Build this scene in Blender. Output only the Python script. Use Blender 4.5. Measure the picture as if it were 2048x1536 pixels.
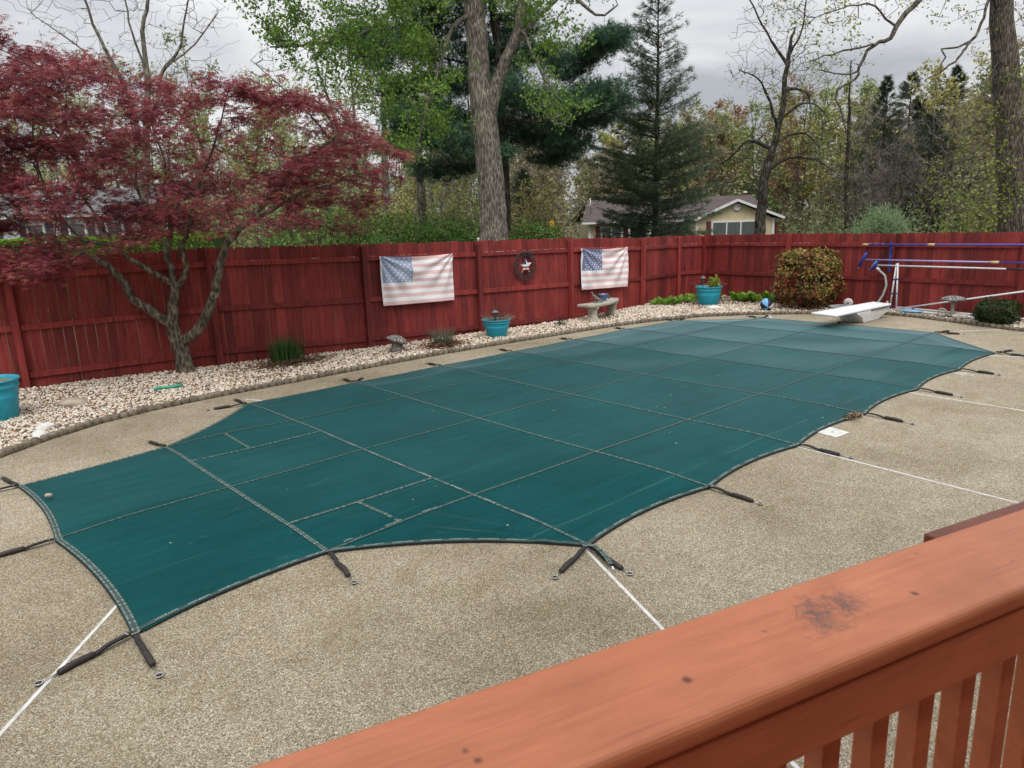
import bpy, bmesh, math, random
import numpy as np
from mathutils import Vector, Matrix

for o in list(bpy.data.objects):
    bpy.data.objects.remove(o)
SC = bpy.context.scene
COL = SC.collection
rng = np.random.default_rng(7)
random.seed(7)
R = math.radians

# ------------------------------------------------------------------ camera
YAW, PITCH, ROLL = 0.848150193, 0.230190836, -0.0326613579
EYE = Vector((-3.47329, -6.25961, 2.29648))
_f = Vector((math.cos(YAW) * math.cos(PITCH), math.sin(YAW) * math.cos(PITCH), -math.sin(PITCH)))
_r = Vector((math.sin(YAW), -math.cos(YAW), 0))
_u = _r.cross(_f)
_r2 = math.cos(ROLL) * _r + math.sin(ROLL) * _u
_u2 = -math.sin(ROLL) * _r + math.cos(ROLL) * _u
cam = bpy.data.cameras.new('camera')
cam.sensor_width = 36.0
cam.lens = 36.0 * 1442.39 / 2048.0
cam.clip_start = 0.05
cam.clip_end = 2000
cam.dof.use_dof = True
cam.dof.focus_distance = 9.0
cam.dof.aperture_fstop = 9.0
cam_o = bpy.data.objects.new('camera', cam)
M4 = Matrix.Identity(4)
for i in range(3):
    M4[i][0] = _r2[i]; M4[i][1] = _u2[i]; M4[i][2] = -_f[i]; M4[i][3] = EYE[i]
cam_o.matrix_world = M4
COL.objects.link(cam_o)
SC.camera = cam_o

# ------------------------------------------------------------------ sky, sun, exposure
SUN_EL, SUN_AZ = R(55), R(235)            # azimuth counted from +X towards +Y
world = bpy.data.worlds.new('World')
SC.world = world
world.use_nodes = True
nt = world.node_tree
nt.nodes.clear()
def N(t, kind, **kw):
    n = t.nodes.new(kind)
    for k, v in kw.items():
        setattr(n, k, v)
    return n
out = N(nt, 'ShaderNodeOutputWorld')
sky = N(nt, 'ShaderNodeTexSky', sky_type='NISHITA', sun_disc=False)
sky.sun_elevation = SUN_EL
sky.sun_rotation = R(90) - SUN_AZ
bg1 = N(nt, 'ShaderNodeBackground'); bg1.inputs['Strength'].default_value = 0.10
nt.links.new(sky.outputs[0], bg1.inputs['Color'])
tc = N(nt, 'ShaderNodeTexCoord')
sep = N(nt, 'ShaderNodeSeparateXYZ'); nt.links.new(tc.outputs['Generated'], sep.inputs[0])
mx = N(nt, 'ShaderNodeMath', operation='MAXIMUM'); nt.links.new(sep.outputs['Z'], mx.inputs[0]); mx.inputs[1].default_value = 0.0
ad = N(nt, 'ShaderNodeMath', operation='ADD'); nt.links.new(mx.outputs[0], ad.inputs[0]); ad.inputs[1].default_value = 0.22
dv = N(nt, 'ShaderNodeVectorMath', operation='DIVIDE')
cmb = N(nt, 'ShaderNodeCombineXYZ')
for k in range(3): nt.links.new(ad.outputs[0], cmb.inputs[k])
nt.links.new(tc.outputs['Generated'], dv.inputs[0]); nt.links.new(cmb.outputs[0], dv.inputs[1])
nz = N(nt, 'ShaderNodeTexNoise'); nz.inputs['Scale'].default_value = 1.15; nz.inputs['Detail'].default_value = 7; nz.inputs['Roughness'].default_value = 0.52
nz.inputs['Distortion'].default_value = 0.4
nt.links.new(dv.outputs[0], nz.inputs['Vector'])
cr = N(nt, 'ShaderNodeValToRGB')
cr.color_ramp.elements[0].position = 0.37; cr.color_ramp.elements[0].color = (0.50, 0.515, 0.55, 1)
cr.color_ramp.elements[1].position = 0.61; cr.color_ramp.elements[1].color = (0.93, 0.93, 0.935, 1)
nt.links.new(nz.outputs['Fac'], cr.inputs[0])
bg2 = N(nt, 'ShaderNodeBackground'); bg2.inputs['Strength'].default_value = 1.0
nt.links.new(cr.outputs[0], bg2.inputs['Color'])
# standard overcast sky: brightness rises with height as (1 + 2 sin h) / 3
ov = N(nt, 'ShaderNodeMath', operation='MULTIPLY_ADD'); nt.links.new(mx.outputs[0], ov.inputs[0]); ov.inputs[1].default_value = 1.10; ov.inputs[2].default_value = 0.55
nt.links.new(ov.outputs[0], bg2.inputs['Strength'])
mixw = N(nt, 'ShaderNodeMixShader'); mixw.inputs[0].default_value = 0.94
nt.links.new(bg1.outputs[0], mixw.inputs[1]); nt.links.new(bg2.outputs[0], mixw.inputs[2])
nt.links.new(mixw.outputs[0], out.inputs[0])

sun = bpy.data.lights.new('sun', 'SUN')
sun.energy = 1.4
sun.angle = R(30)
sun.color = (1.0, 0.965, 0.91)
sun_o = bpy.data.objects.new('sun', sun)
sd = Vector((math.cos(SUN_EL) * math.cos(SUN_AZ), math.cos(SUN_EL) * math.sin(SUN_AZ), math.sin(SUN_EL)))
sun_o.rotation_euler = (-sd).to_track_quat('-Z', 'Y').to_euler()
sun_o.location = (-15, -20, 30)
COL.objects.link(sun_o)
SC.view_settings.view_transform = 'Standard'
SC.view_settings.look = 'None'
SC.view_settings.exposure = 0.43
SC.view_settings.gamma = 1.0
SC.view_settings.use_curve_mapping = False
SC.cycles.max_bounces = 6
SC.cycles.diffuse_bounces = 3
SC.cycles.transmission_bounces = 4
SC.cycles.use_denoising = True

# ------------------------------------------------------------------ materials
def new_mat(name):
    m = bpy.data.materials.new(name); m.use_nodes = True
    t = m.node_tree; t.nodes.clear()
    o = N(t, 'ShaderNodeOutputMaterial')
    b = N(t, 'ShaderNodeBsdfPrincipled')
    t.links.new(b.outputs[0], o.inputs[0])
    return m, t, b
def c4(c): return (c[0], c[1], c[2], 1)
def ramp(t, fac, stops):
    r = N(t, 'ShaderNodeValToRGB')
    e = r.color_ramp.elements
    while len(e) < len(stops): e.new(0.5)
    for i, (p, c) in enumerate(stops):
        e[i].position = p; e[i].color = c4(c)
    if fac is not None: t.links.new(fac, r.inputs[0])
    return r
def noise(t, vec, scale, detail=4, rough=0.55, dist=0.0):
    n = N(t, 'ShaderNodeTexNoise')
    n.inputs['Scale'].default_value = scale; n.inputs['Detail'].default_value = detail
    n.inputs['Roughness'].default_value = rough; n.inputs['Distortion'].default_value = dist
    if vec is not None: t.links.new(vec, n.inputs['Vector'])
    return n
def coords(t, kind='Object', scale=(1, 1, 1)):
    if kind == 'World':
        g = N(t, 'ShaderNodeNewGeometry'); src = g.outputs['Position']
    else:
        g = N(t, 'ShaderNodeTexCoord'); src = g.outputs[kind]
    mp = N(t, 'ShaderNodeMapping'); mp.inputs['Scale'].default_value = scale
    t.links.new(src, mp.inputs['Vector'])
    return mp.outputs[0]
def mixc(t, a, b, fac, mode='MIX'):
    m = N(t, 'ShaderNodeMix', data_type='RGBA', blend_type=mode)
    for s, v in ((0, fac), (6, a), (7, b)):
        if hasattr(v, 'is_output') or hasattr(v, 'links'): t.links.new(v, m.inputs[s])
        elif s == 0: m.inputs[0].default_value = v
        else: m.inputs[s].default_value = c4(v)
    return m.outputs[2]
def bump(t, b, height, strength=0.3, dist=0.01):
    n = N(t, 'ShaderNodeBump'); n.inputs['Strength'].default_value = strength; n.inputs['Distance'].default_value = dist
    t.links.new(height, n.inputs['Height']); t.links.new(n.outputs[0], b.inputs['Normal'])
def surf(name, c1, c2, scale=8, rough=0.7, bmp=0.2, bd=0.005, coord='Object', stretch=(1, 1, 1), spec=0.4, detail=5, metal=0.0, lo=0.3, hi=0.7):
    m, t, b = new_mat(name)
    v = coords(t, coord, stretch)
    n = noise(t, v, scale, detail)
    r = ramp(t, n.outputs['Fac'], [(lo, c1), (hi, c2)])
    t.links.new(r.outputs[0], b.inputs['Base Color'])
    b.inputs['Roughness'].default_value = rough
    b.inputs['Specular IOR Level'].default_value = spec
    b.inputs['Metallic'].default_value = metal
    if bmp: bump(t, b, n.outputs['Fac'], bmp, bd)
    return m
def leaf_mat(name, stops, transl=0.35, rough=0.55):
    """colour from the face attribute 'tint'"""
    m, t, b = new_mat(name)
    a = N(t, 'ShaderNodeAttribute', attribute_name='tint')
    r = ramp(t, a.outputs['Fac'], stops)
    t.links.new(r.outputs[0], b.inputs['Base Color'])
    b.inputs['Roughness'].default_value = rough
    b.inputs['Specular IOR Level'].default_value = 0.25
    tr = N(t, 'ShaderNodeBsdfTranslucent'); t.links.new(r.outputs[0], tr.inputs['Color'])
    mx_ = N(t, 'ShaderNodeMixShader'); mx_.inputs[0].default_value = transl
    t.links.new(b.outputs[0], mx_.inputs[1]); t.links.new(tr.outputs[0], mx_.inputs[2])
    o = [n for n in t.nodes if n.type == 'OUTPUT_MATERIAL'][0]
    t.links.new(mx_.outputs[0], o.inputs[0])
    return m
def col_mat(name, transl=0.0, rough=0.7, spec=0.3, bmp=0.0, bscale=60):
    """colour straight from the face attribute 'col'"""
    m, t, b = new_mat(name)
    a = N(t, 'ShaderNodeAttribute', attribute_name='col')
    t.links.new(a.outputs['Color'], b.inputs['Base Color'])
    b.inputs['Roughness'].default_value = rough
    b.inputs['Specular IOR Level'].default_value = spec
    if bmp:
        n = noise(t, coords(t, 'Object'), bscale, 3); bump(t, b, n.outputs['Fac'], bmp, 0.004)
    if transl:
        tr = N(t, 'ShaderNodeBsdfTranslucent'); t.links.new(a.outputs['Color'], tr.inputs['Color'])
        mx_ = N(t, 'ShaderNodeMixShader'); mx_.inputs[0].default_value = transl
        t.links.new(b.outputs[0], mx_.inputs[1]); t.links.new(tr.outputs[0], mx_.inputs[2])
        o = [n for n in t.nodes if n.type == 'OUTPUT_MATERIAL'][0]
        t.links.new(mx_.outputs[0], o.inputs[0])
    return m
def bark_mat(name, c1, c2, c3, vscale=14, bstr=0.8, bd=0.03, zs=0.22):
    m, t, b = new_mat(name)
    v = coords(t, 'Object', (1, 1, zs))
    n1 = noise(t, v, vscale, 6, 0.6, 0.6)
    vo = N(t, 'ShaderNodeTexVoronoi', feature='F1'); vo.inputs['Scale'].default_value = vscale * 1.3
    t.links.new(v, vo.inputs['Vector'])
    ml = N(t, 'ShaderNodeMath', operation='MULTIPLY'); t.links.new(n1.outputs['Fac'], ml.inputs[0]); t.links.new(vo.outputs['Distance'], ml.inputs[1])
    r = ramp(t, ml.outputs[0], [(0.08, c1), (0.24, c2), (0.42, c3)])
    n2 = noise(t, coords(t, 'Object'), 3.5, 4)
    mk = ramp(t, n2.outputs['Fac'], [(0.42, (0.72, 0.72, 0.72)), (0.62, (1.12, 1.1, 1.06))])
    t.links.new(mixc(t, r.outputs[0], mk.outputs[0], 1.0, 'MULTIPLY'), b.inputs['Base Color'])
    b.inputs['Roughness'].default_value = 0.9
    b.inputs['Specular IOR Level'].default_value = 0.2
    bump(t, b, ml.outputs[0], bstr, bd)
    return m

# aggregate concrete
def deck_material():
    m, t, b = new_mat('exposed_aggregate')
    v = coords(t, 'World')
    vo = N(t, 'ShaderNodeTexVoronoi'); vo.inputs['Scale'].default_value = 175; t.links.new(v, vo.inputs['Vector'])
    sp = N(t, 'ShaderNodeSeparateColor'); t.links.new(vo.outputs['Color'], sp.inputs[0])
    st = ramp(t, sp.outputs[0], [(0.0, (0.125, 0.103, 0.070)), (0.22, (0.255, 0.215, 0.150)), (0.5, (0.345, 0.302, 0.222)), (0.78, (0.415, 0.372, 0.285)), (0.97, (0.64, 0.61, 0.54))])
    gap = ramp(t, vo.outputs['Distance'], [(0.35, (1, 1, 1)), (0.75, (0.60, 0.56, 0.50))])
    c = mixc(t, st.outputs[0], gap.outputs[0], 0.75, 'MULTIPLY')
    fine = noise(t, v, 240, 2, 0.6)
    fr = ramp(t, fine.outputs['Fac'], [(0.3, (0.80, 0.80, 0.80)), (0.7, (1.20, 1.19, 1.18))])
    c = mixc(t, c, fr.outputs[0], 1.0, 'MULTIPLY')
    n1 = noise(t, v, 0.55, 5, 0.55, 0.6)
    d1 = ramp(t, n1.outputs['Fac'], [(0.30, (0.74, 0.71, 0.65)), (0.5, (1.0, 0.985, 0.955)), (0.68, (1.15, 1.15, 1.15))])
    c = mixc(t, c, d1.outputs[0], 1.0, 'MULTIPLY')
    n2 = noise(t, v, 2.6, 5, 0.65, 1.0)
    d2 = ramp(t, n2.outputs['Fac'], [(0.32, (0.82, 0.79, 0.72)), (0.55, (1.02, 1.01, 1.0)), (0.7, (1.06, 1.04, 0.98))])
    c = mixc(t, c, d2.outputs[0], 0.8, 'MULTIPLY')
    # algae and rust blotches
    n3 = noise(t, v, 1.1, 4, 0.6, 1.5)
    mk = ramp(t, n3.outputs['Fac'], [(0.60, (0, 0, 0)), (0.76, (0.22, 0.22, 0.22))])
    c = mixc(t, c, (0.24, 0.20, 0.11), mk.outputs[0])
    t.links.new(c, b.inputs['Base Color'])
    b.inputs['Roughness'].default_value = 0.82
    b.inputs['Specular IOR Level'].default_value = 0.25
    bump(t, b, vo.outputs['Distance'], 0.4, -0.004)
    return m

def cover_material():
    m, t, b = new_mat('cover_mesh_fabric')
    v = coords(t, 'World')
    n1 = noise(t, v, 0.9, 5, 0.55, 0.4)
    base = ramp(t, n1.outputs['Fac'], [(0.3, (0.0046, 0.051, 0.054)), (0.7, (0.0074, 0.071, 0.073))])
    vs = coords(t, 'World', (0.35, 5.0, 1))
    n2 = noise(t, vs, 2.2, 6, 0.6, 0.3)
    s2 = ramp(t, n2.outputs['Fac'], [(0.30, (0.82, 0.82, 0.82)), (0.6, (1.05, 1.05, 1.05)), (0.78, (1.22, 1.22, 1.22))])
    c = mixc(t, base.outputs[0], s2.outputs[0], 0.85, 'MULTIPLY')
    # chalky scuffs
    n3 = noise(t, coords(t, 'World', (1.0, 2.6, 1)), 2.4, 7, 0.7, 2.2)
    k = ramp(t, n3.outputs['Fac'], [(0.60, (0, 0, 0)), (0.80, (0.22, 0.22, 0.22))])
    c = mixc(t, c, (0.16, 0.26, 0.26), k.outputs[0])
    # pale crease left by folding, parallel to the long side
    sy = N(t, 'ShaderNodeSeparateXYZ'); t.links.new(v, sy.inputs[0])
    nw = noise(t, coords(t, 'World', (0.5, 0.5, 1)), 1.5, 2)
    for y0, amt in ((-2.71, 0.11), (-1.27, 0.05)):
        of = N(t, 'ShaderNodeMath', operation='MULTIPLY_ADD'); t.links.new(nw.outputs['Fac'], of.inputs[0]); of.inputs[1].default_value = 0.10; of.inputs[2].default_value = -y0 - 0.05
        sm_ = N(t, 'ShaderNodeMath', operation='ADD'); t.links.new(sy.outputs[1], sm_.inputs[0]); t.links.new(of.outputs[0], sm_.inputs[1])
        ab = N(t, 'ShaderNodeMath', operation='ABSOLUTE'); t.links.new(sm_.outputs[0], ab.inputs[0])
        mr = N(t, 'ShaderNodeMapRange'); t.links.new(ab.outputs[0], mr.inputs[0]); mr.inputs[1].default_value = 0.004; mr.inputs[2].default_value = 0.016; mr.inputs[3].default_value = amt; mr.inputs[4].default_value = 0.0
        nb_ = noise(t, coords(t, 'World', (1.0, 0.1, 1)), 1.1, 4, 0.6)
        br_ = ramp(t, nb_.outputs['Fac'], [(0.42, (0, 0, 0)), (0.58, (1, 1, 1))])
        fm = N(t, 'ShaderNodeMath', operation='MULTIPLY'); t.links.new(mr.outputs[0], fm.inputs[0]); t.links.new(br_.outputs[0], fm.inputs[1])
        c = mixc(t, c, (0.20, 0.34, 0.34), fm.outputs[0])
    # dust specks
    vo = N(t, 'ShaderNodeTexVoronoi'); vo.inputs['Scale'].default_value = 2.1; t.links.new(v, vo.inputs['Vector'])
    sk = ramp(t, vo.outputs['Distance'], [(0.012, (0.8, 0.8, 0.8)), (0.03, (0, 0, 0))])
    c = mixc(t, c, (0.40, 0.47, 0.44), sk.outputs[0])
    t.links.new(c, b.inputs['Base Color'])
    b.inputs['Roughness'].default_value = 0.52
    b.inputs['Specular IOR Level'].default_value = 0.03
    b.inputs['Sheen Weight'].default_value = 0.0
    b.inputs['Sheen Roughness'].default_value = 0.35
    b.inputs['Sheen Tint'].default_value = (0.75, 0.9, 1.0, 1)
    wv = noise(t, coords(t, 'World', (1, 1, 1)), 220, 2)
    lg = noise(t, coords(t, 'World', (1.0, 3.0, 1)), 1.6, 3)
    add = N(t, 'ShaderNodeMath', operation='MULTIPLY_ADD'); t.links.new(lg.outputs['Fac'], add.inputs[0]); add.inputs[1].default_value = 6.0; t.links.new(wv.outputs['Fac'], add.inputs[2])
    bump(t, b, add.outputs[0], 0.25, 0.004)
    # woven fabric glances: a broad gloss that only shows at a low angle
    gl = N(t, 'ShaderNodeBsdfGlossy'); gl.inputs['Color'].default_value = (0.62, 0.80, 0.84, 1); gl.inputs['Roughness'].default_value = 0.55
    lw = N(t, 'ShaderNodeLayerWeight'); lw.inputs['Blend'].default_value = 0.5
    lr = ramp(t, lw.outputs['Facing'], [(0.62, (0.0, 0.0, 0.0)), (0.80, (0.055, 0.055, 0.055)), (0.94, (0.50, 0.50, 0.50))])
    mg = N(t, 'ShaderNodeMixShader'); t.links.new(lr.outputs[0], mg.inputs[0]); t.links.new(b.outputs[0], mg.inputs[1]); t.links.new(gl.outputs[0], mg.inputs[2])
    o = [n for n in t.nodes if n.type == 'OUTPUT_MATERIAL'][0]; t.links.new(mg.outputs[0], o.inputs[0])
    return m

def webbing_material(light=0.75):
    m, t, b = new_mat('strap_webbing')
    uv = N(t, 'ShaderNodeUVMap')
    sp = N(t, 'ShaderNodeSeparateXYZ'); t.links.new(uv.outputs[0], sp.inputs[0])
    # stitching: two light rows, broken along the strap
    dv_ = N(t, 'ShaderNodeMath', operation='ABSOLUTE')
    sb = N(t, 'ShaderNodeMath', operation='SUBTRACT'); t.links.new(sp.outputs[1], sb.inputs[0]); sb.inputs[1].default_value = 0.5
    t.links.new(sb.outputs[0], dv_.inputs[0])
    row = ramp(t, dv_.outputs[0], [(0.16, (0.10, 0.10, 0.10)), (0.22, (1, 1, 1)), (0.36, (1, 1, 1)), (0.42, (0, 0, 0))])
    wn = N(t, 'ShaderNodeTexNoise', noise_dimensions='1D'); wn.inputs['Scale'].default_value = 34; wn.inputs['Detail'].default_value = 2
    t.links.new(sp.outputs[0], wn.inputs['W'])
    br = ramp(t, wn.outputs['Fac'], [(0.44, (0.06, 0.06, 0.06)), (0.60, (1, 1, 1))])
    fac = mixc(t, row.outputs[0], br.outputs[0], 1.0, 'MULTIPLY')
    c = mixc(t, (0.020, 0.050, 0.046), (0.26 * light / .75, 0.33 * light / .75, 0.29 * light / .75), fac)
    t.links.new(c, b.inputs['Base Color'])
    b.inputs['Roughness'].default_value = 0.7
    return m

def fence_material():
    m, t, b = new_mat('red_stained_wood')
    v = coords(t, 'Object', (9, 9, 0.55))
    oi = N(t, 'ShaderNodeObjectInfo')
    ads = N(t, 'ShaderNodeVectorMath', operation='ADD')
    mul = N(t, 'ShaderNodeMath', operation='MULTIPLY'); t.links.new(oi.outputs['Random'], mul.inputs[0]); mul.inputs[1].default_value = 57.0
    cx = N(t, 'ShaderNodeCombineXYZ'); t.links.new(mul.outputs[0], cx.inputs[0]); t.links.new(mul.outputs[0], cx.inputs[2])
    t.links.new(v, ads.inputs[0]); t.links.new(cx.outputs[0], ads.inputs[1])
    n1 = noise(t, ads.outputs[0], 3.0, 7, 0.62, 0.7)
    c = ramp(t, n1.outputs['Fac'], [(0.26, (0.088, 0.017, 0.015)), (0.46, (0.215, 0.030, 0.027)), (0.72, (0.31, 0.050, 0.043))])
    vr = ramp(t, oi.outputs['Random'], [(0.0, (0.62, 0.66, 0.72)), (0.35, (0.92, 0.92, 0.94)), (0.7, (1.05, 1.02, 1.0)), (1.0, (1.28, 1.30, 1.25))])
    cc = mixc(t, c.outputs[0], vr.outputs[0], 1.0, 'MULTIPLY')
    n2 = noise(t, coords(t, 'World', (1, 1, 0.6)), 1.3, 5, 0.6, 0.8)
    st = ramp(t, n2.outputs['Fac'], [(0.34, (0.66, 0.62, 0.62)), (0.56, (1.04, 1.04, 1.04))])
    cc = mixc(t, cc, st.outputs[0], 0.8, 'MULTIPLY')
    # knots
    vo = N(t, 'ShaderNodeTexVoronoi'); vo.inputs['Scale'].default_value = 1.6; t.links.new(coords(t, 'World', (1.2, 1.2, 0.9)), vo.inputs['Vector'])
    kn = ramp(t, vo.outputs['Distance'], [(0.02, (0.9, 0.9, 0.9)), (0.05, (0, 0, 0))])
    cc = mixc(t, cc, (0.045, 0.008, 0.008), kn.outputs[0])
    t.links.new(cc, b.inputs['Base Color'])
    b.inputs['Roughness'].default_value = 0.72
    b.inputs['Specular IOR Level'].default_value = 0.3
    bump(t, b, n1.outputs['Fac'], 0.35, 0.004)
    return m

def rail_material():
    m, t, b = new_mat('orange_deck_stain')
    v = coords(t, 'Object', (1.2, 16, 16))
    n1 = noise(t, v, 3.2, 6, 0.6, 0.5)
    c = ramp(t, n1.outputs['Fac'], [(0.3, (0.50, 0.160, 0.068)), (0.7, (0.585, 0.200, 0.094))])
    n2 = noise(t, coords(t, 'Object', (1, 2, 2)), 4.0, 5, 0.6, 1.0)
    w = ramp(t, n2.outputs['Fac'], [(0.35, (0.86, 0.84, 0.82)), (0.6, (1.05, 1.05, 1.06)), (0.75, (1.14, 1.2, 1.24))])
    cc = mixc(t, c.outputs[0], w.outputs[0], 0.9, 'MULTIPLY')
    fg = noise(t, coords(t, 'Object', (1.5, 120, 120)), 3.0, 4, 0.6, 0.3)
    fgr = ramp(t, fg.outputs['Fac'], [(0.30, (0.86, 0.84, 0.82)), (0.5, (1.0, 1.0, 1.0)), (0.72, (1.07, 1.07, 1.07))])
    cc = mixc(t, cc, fgr.outputs[0], 0.7, 'MULTIPLY')
    # small dark nicks and knots
    vo = N(t, 'ShaderNodeTexVoronoi'); vo.inputs['Scale'].default_value = 9.0; t.links.new(coords(t, 'Object', (1, 1.4, 1.4)), vo.inputs['Vector'])
    kn = ramp(t, vo.outputs['Distance'], [(0.012, (0.6, 0.6, 0.6)), (0.035, (0, 0, 0))])
    cc = mixc(t, cc, (0.13, 0.035, 0.02), kn.outputs[0])
    # long scratches
    sc_ = noise(t, coords(t, 'Object', (2.0, 40, 40)), 2.0, 3, 0.5, 0.4)
    sm = ramp(t, sc_.outputs['Fac'], [(0.66, (0, 0, 0)), (0.74, (0.5, 0.5, 0.5))])
    cc = mixc(t, cc, (0.30, 0.10, 0.06), sm.outputs[0])
    # mildew smudges with ragged edges
    geo = N(t, 'ShaderNodeNewGeometry')
    for (px, py, rad) in ((-2.524, -5.846, 0.034), (-2.50, -5.825, 0.028), (-2.452, -5.846, 0.026), (-2.435, -5.838, 0.028), (-2.47, -5.81, 0.016)):
        ds = N(t, 'ShaderNodeVectorMath', operation='DISTANCE'); t.links.new(geo.outputs['Position'], ds.inputs[0]); ds.inputs[1].default_value = (px, py, 1.704)
        nn = noise(t, geo.outputs['Position'], 62, 6, 0.7, 1.2)
        wob = N(t, 'ShaderNodeMath', operation='MULTIPLY_ADD'); t.links.new(nn.outputs['Fac'], wob.inputs[0]); wob.inputs[1].default_value = -0.15; t.links.new(ds.outputs['Value'], wob.inputs[2])
        mk = ramp(t, wob.outputs[0], [(0.0, (0.75, 0.75, 0.75)), (1.0, (0, 0, 0))])
        mk.color_ramp.elements[0].position = 0.0
        mr = N(t, 'ShaderNodeMapRange'); t.links.new(wob.outputs[0], mr.inputs[0])
        mr.inputs[1].default_value = rad - 0.118; mr.inputs[2].default_value = rad - 0.066; mr.inputs[3].default_value = 1.0; mr.inputs[4].default_value = 0.0
        sp_ = noise(t, geo.outputs['Position'], 520, 3, 0.7)
        sr_ = ramp(t, sp_.outputs['Fac'], [(0.36, (0.15, 0.15, 0.15)), (0.56, (1, 1, 1))])
        fx_ = N(t, 'ShaderNodeMath', operation='MULTIPLY'); t.links.new(mr.outputs[0], fx_.inputs[0]); t.links.new(sr_.outputs[0], fx_.inputs[1])
        cc = mixc(t, cc, (0.085, 0.058, 0.055), fx_.outputs[0])
    for (px, py, rad) in ((-2.342, -5.907, 0.007), (-2.771, -5.787, 0.008), (-3.056, -5.708, 0.006), (-3.057, -5.686, 0.005), (-2.60, -5.80, 0.004), (-2.20, -5.86, 0.004)):
        ds = N(t, 'ShaderNodeVectorMath', operation='DISTANCE'); t.links.new(geo.outputs['Position'], ds.inputs[0]); ds.inputs[1].default_value = (px, py, 1.704)
        nn = noise(t, geo.outputs['Position'], 150, 3, 0.6, 0.6)
        wob = N(t, 'ShaderNodeMath', operation='MULTIPLY_ADD'); t.links.new(nn.outputs['Fac'], wob.inputs[0]); wob.inputs[1].default_value = 0.010; t.links.new(ds.outputs['Value'], wob.inputs[2])
        mr = N(t, 'ShaderNodeMapRange'); t.links.new(wob.outputs[0], mr.inputs[0])
        mr.inputs[1].default_value = rad; mr.inputs[2].default_value = rad + 0.006; mr.inputs[3].default_value = 0.85; mr.inputs[4].default_value = 0.0
        cc = mixc(t, cc, (0.075, 0.022, 0.014), mr.outputs[0])
    t.links.new(cc, b.inputs['Base Color'])
    b.inputs['Roughness'].default_value = 0.40
    b.inputs['Specular IOR Level'].default_value = 0.34
    bump(t, b, n1.outputs['Fac'], 0.18, 0.002)
    return m

MAT = {}
MAT['deck'] = deck_material()
MAT['cover'] = cover_material()
MAT['web'] = webbing_material(0.66)
MAT['webp'] = webbing_material(0.22)
MAT['webd'] = webbing_material(0.40)
MAT['fence'] = fence_material()
MAT['rail'] = rail_material()
MAT['joint'] = surf('white_vinyl', (0.50, 0.485, 0.45), (0.76, 0.75, 0.73), 16, 0.5, 0.05)
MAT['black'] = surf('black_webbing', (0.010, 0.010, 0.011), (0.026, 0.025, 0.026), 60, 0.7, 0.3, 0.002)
MAT['sleeve'] = surf('dark_vinyl_sleeve', (0.016, 0.013, 0.012), (0.040, 0.032, 0.030), 50, 0.55, 0.2, 0.002)
MAT['steel'] = surf('steel', (0.45, 0.45, 0.45), (0.65, 0.64, 0.62), 30, 0.32, 0.05, 0.001, metal=0.9)
MAT['ground'] = surf('woodland_floor', (0.045, 0.040, 0.020), (0.075, 0.085, 0.030), 0.6, 0.95, 0.6, 0.05, coord='World', detail=8)
MAT['soil'] = surf('bed_soil', (0.13, 0.092, 0.062), (0.33, 0.25, 0.175), 9, 0.95, 0.8, 0.02, coord='World', detail=8)
MAT['pebble'] = col_mat('white_river_gravel', 0, 0.75, 0.3)
MAT['edging'] = surf('concrete_edging', (0.085, 0.070, 0.048), (0.25, 0.215, 0.16), 13, 0.9, 0.5, 0.01, coord='World', detail=8)
MAT['concrete'] = surf('garden_concrete', (0.25, 0.23, 0.19), (0.50, 0.47, 0.40), 14, 0.88, 0.4, 0.008, detail=8)
MAT['stoneold'] = surf('lichened_stone', (0.05, 0.045, 0.035), (0.27, 0.245, 0.20), 20, 0.92, 0.6, 0.01, detail=8)
MAT['pebcap'] = surf('pebbled_cap', (0.02, 0.02, 0.02), (0.42, 0.40, 0.38), 42, 0.9, 0.9, 0.02, lo=0.42, hi=0.6)
MAT['turq'] = surf('turquoise_plastic', (0.012, 0.27, 0.375), (0.026, 0.345, 0.45), 5, 0.42, 0.05, 0.002)
MAT['bluepot'] = surf('faded_blue_plastic', (0.085, 0.14, 0.31), (0.12, 0.18, 0.37), 6, 0.5, 0.05)
MAT['white'] = surf('white_gelcoat', (0.66, 0.68, 0.70), (0.78, 0.79, 0.80), 5, 0.4, 0.05, 0.001)
MAT['whitepole'] = surf('white_pole', (0.62, 0.64, 0.66), (0.76, 0.77, 0.78), 8, 0.35, 0.0)
MAT['bluepole'] = surf('blue_anodised_pole', (0.035, 0.06, 0.36), (0.06, 0.10, 0.47), 6, 0.3, 0.0, spec=0.6)
MAT['lilac'] = surf('lilac_pole', (0.30, 0.28, 0.55), (0.40, 0.38, 0.66), 6, 0.3, 0.0, spec=0.6)
MAT['blue'] = surf('blue_plastic', (0.012, 0.04, 0.28), (0.02, 0.07, 0.38), 6, 0.45, 0.0)
MAT['lblue'] = surf('light_blue_plastic', (0.16, 0.40, 0.66), (0.20, 0.46, 0.72), 6, 0.45, 0.0)
MAT['navy'] = surf('navy_vinyl', (0.006, 0.010, 0.030), (0.010, 0.016, 0.045), 6, 0.4, 0.0)
MAT['cream'] = surf('cream_plastic', (0.55, 0.42, 0.20), (0.66, 0.52, 0.27), 10, 0.5, 0.0)
MAT['hose'] = surf('grey_hose', (0.30, 0.30, 0.31), (0.42, 0.42, 0.43), 12, 0.5, 0.1)
MAT['ghose'] = surf('green_rubber', (0.03, 0.33, 0.20), (0.05, 0.42, 0.27), 9, 0.5, 0.05)
MAT['eggs'] = surf('white_stone', (0.55, 0.53, 0.50), (0.75, 0.74, 0.72), 9, 0.8, 0.2)
MAT['rock'] = surf('tan_rock', (0.30, 0.24, 0.18), (0.52, 0.45, 0.36), 6, 0.9, 0.6, 0.02)
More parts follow.
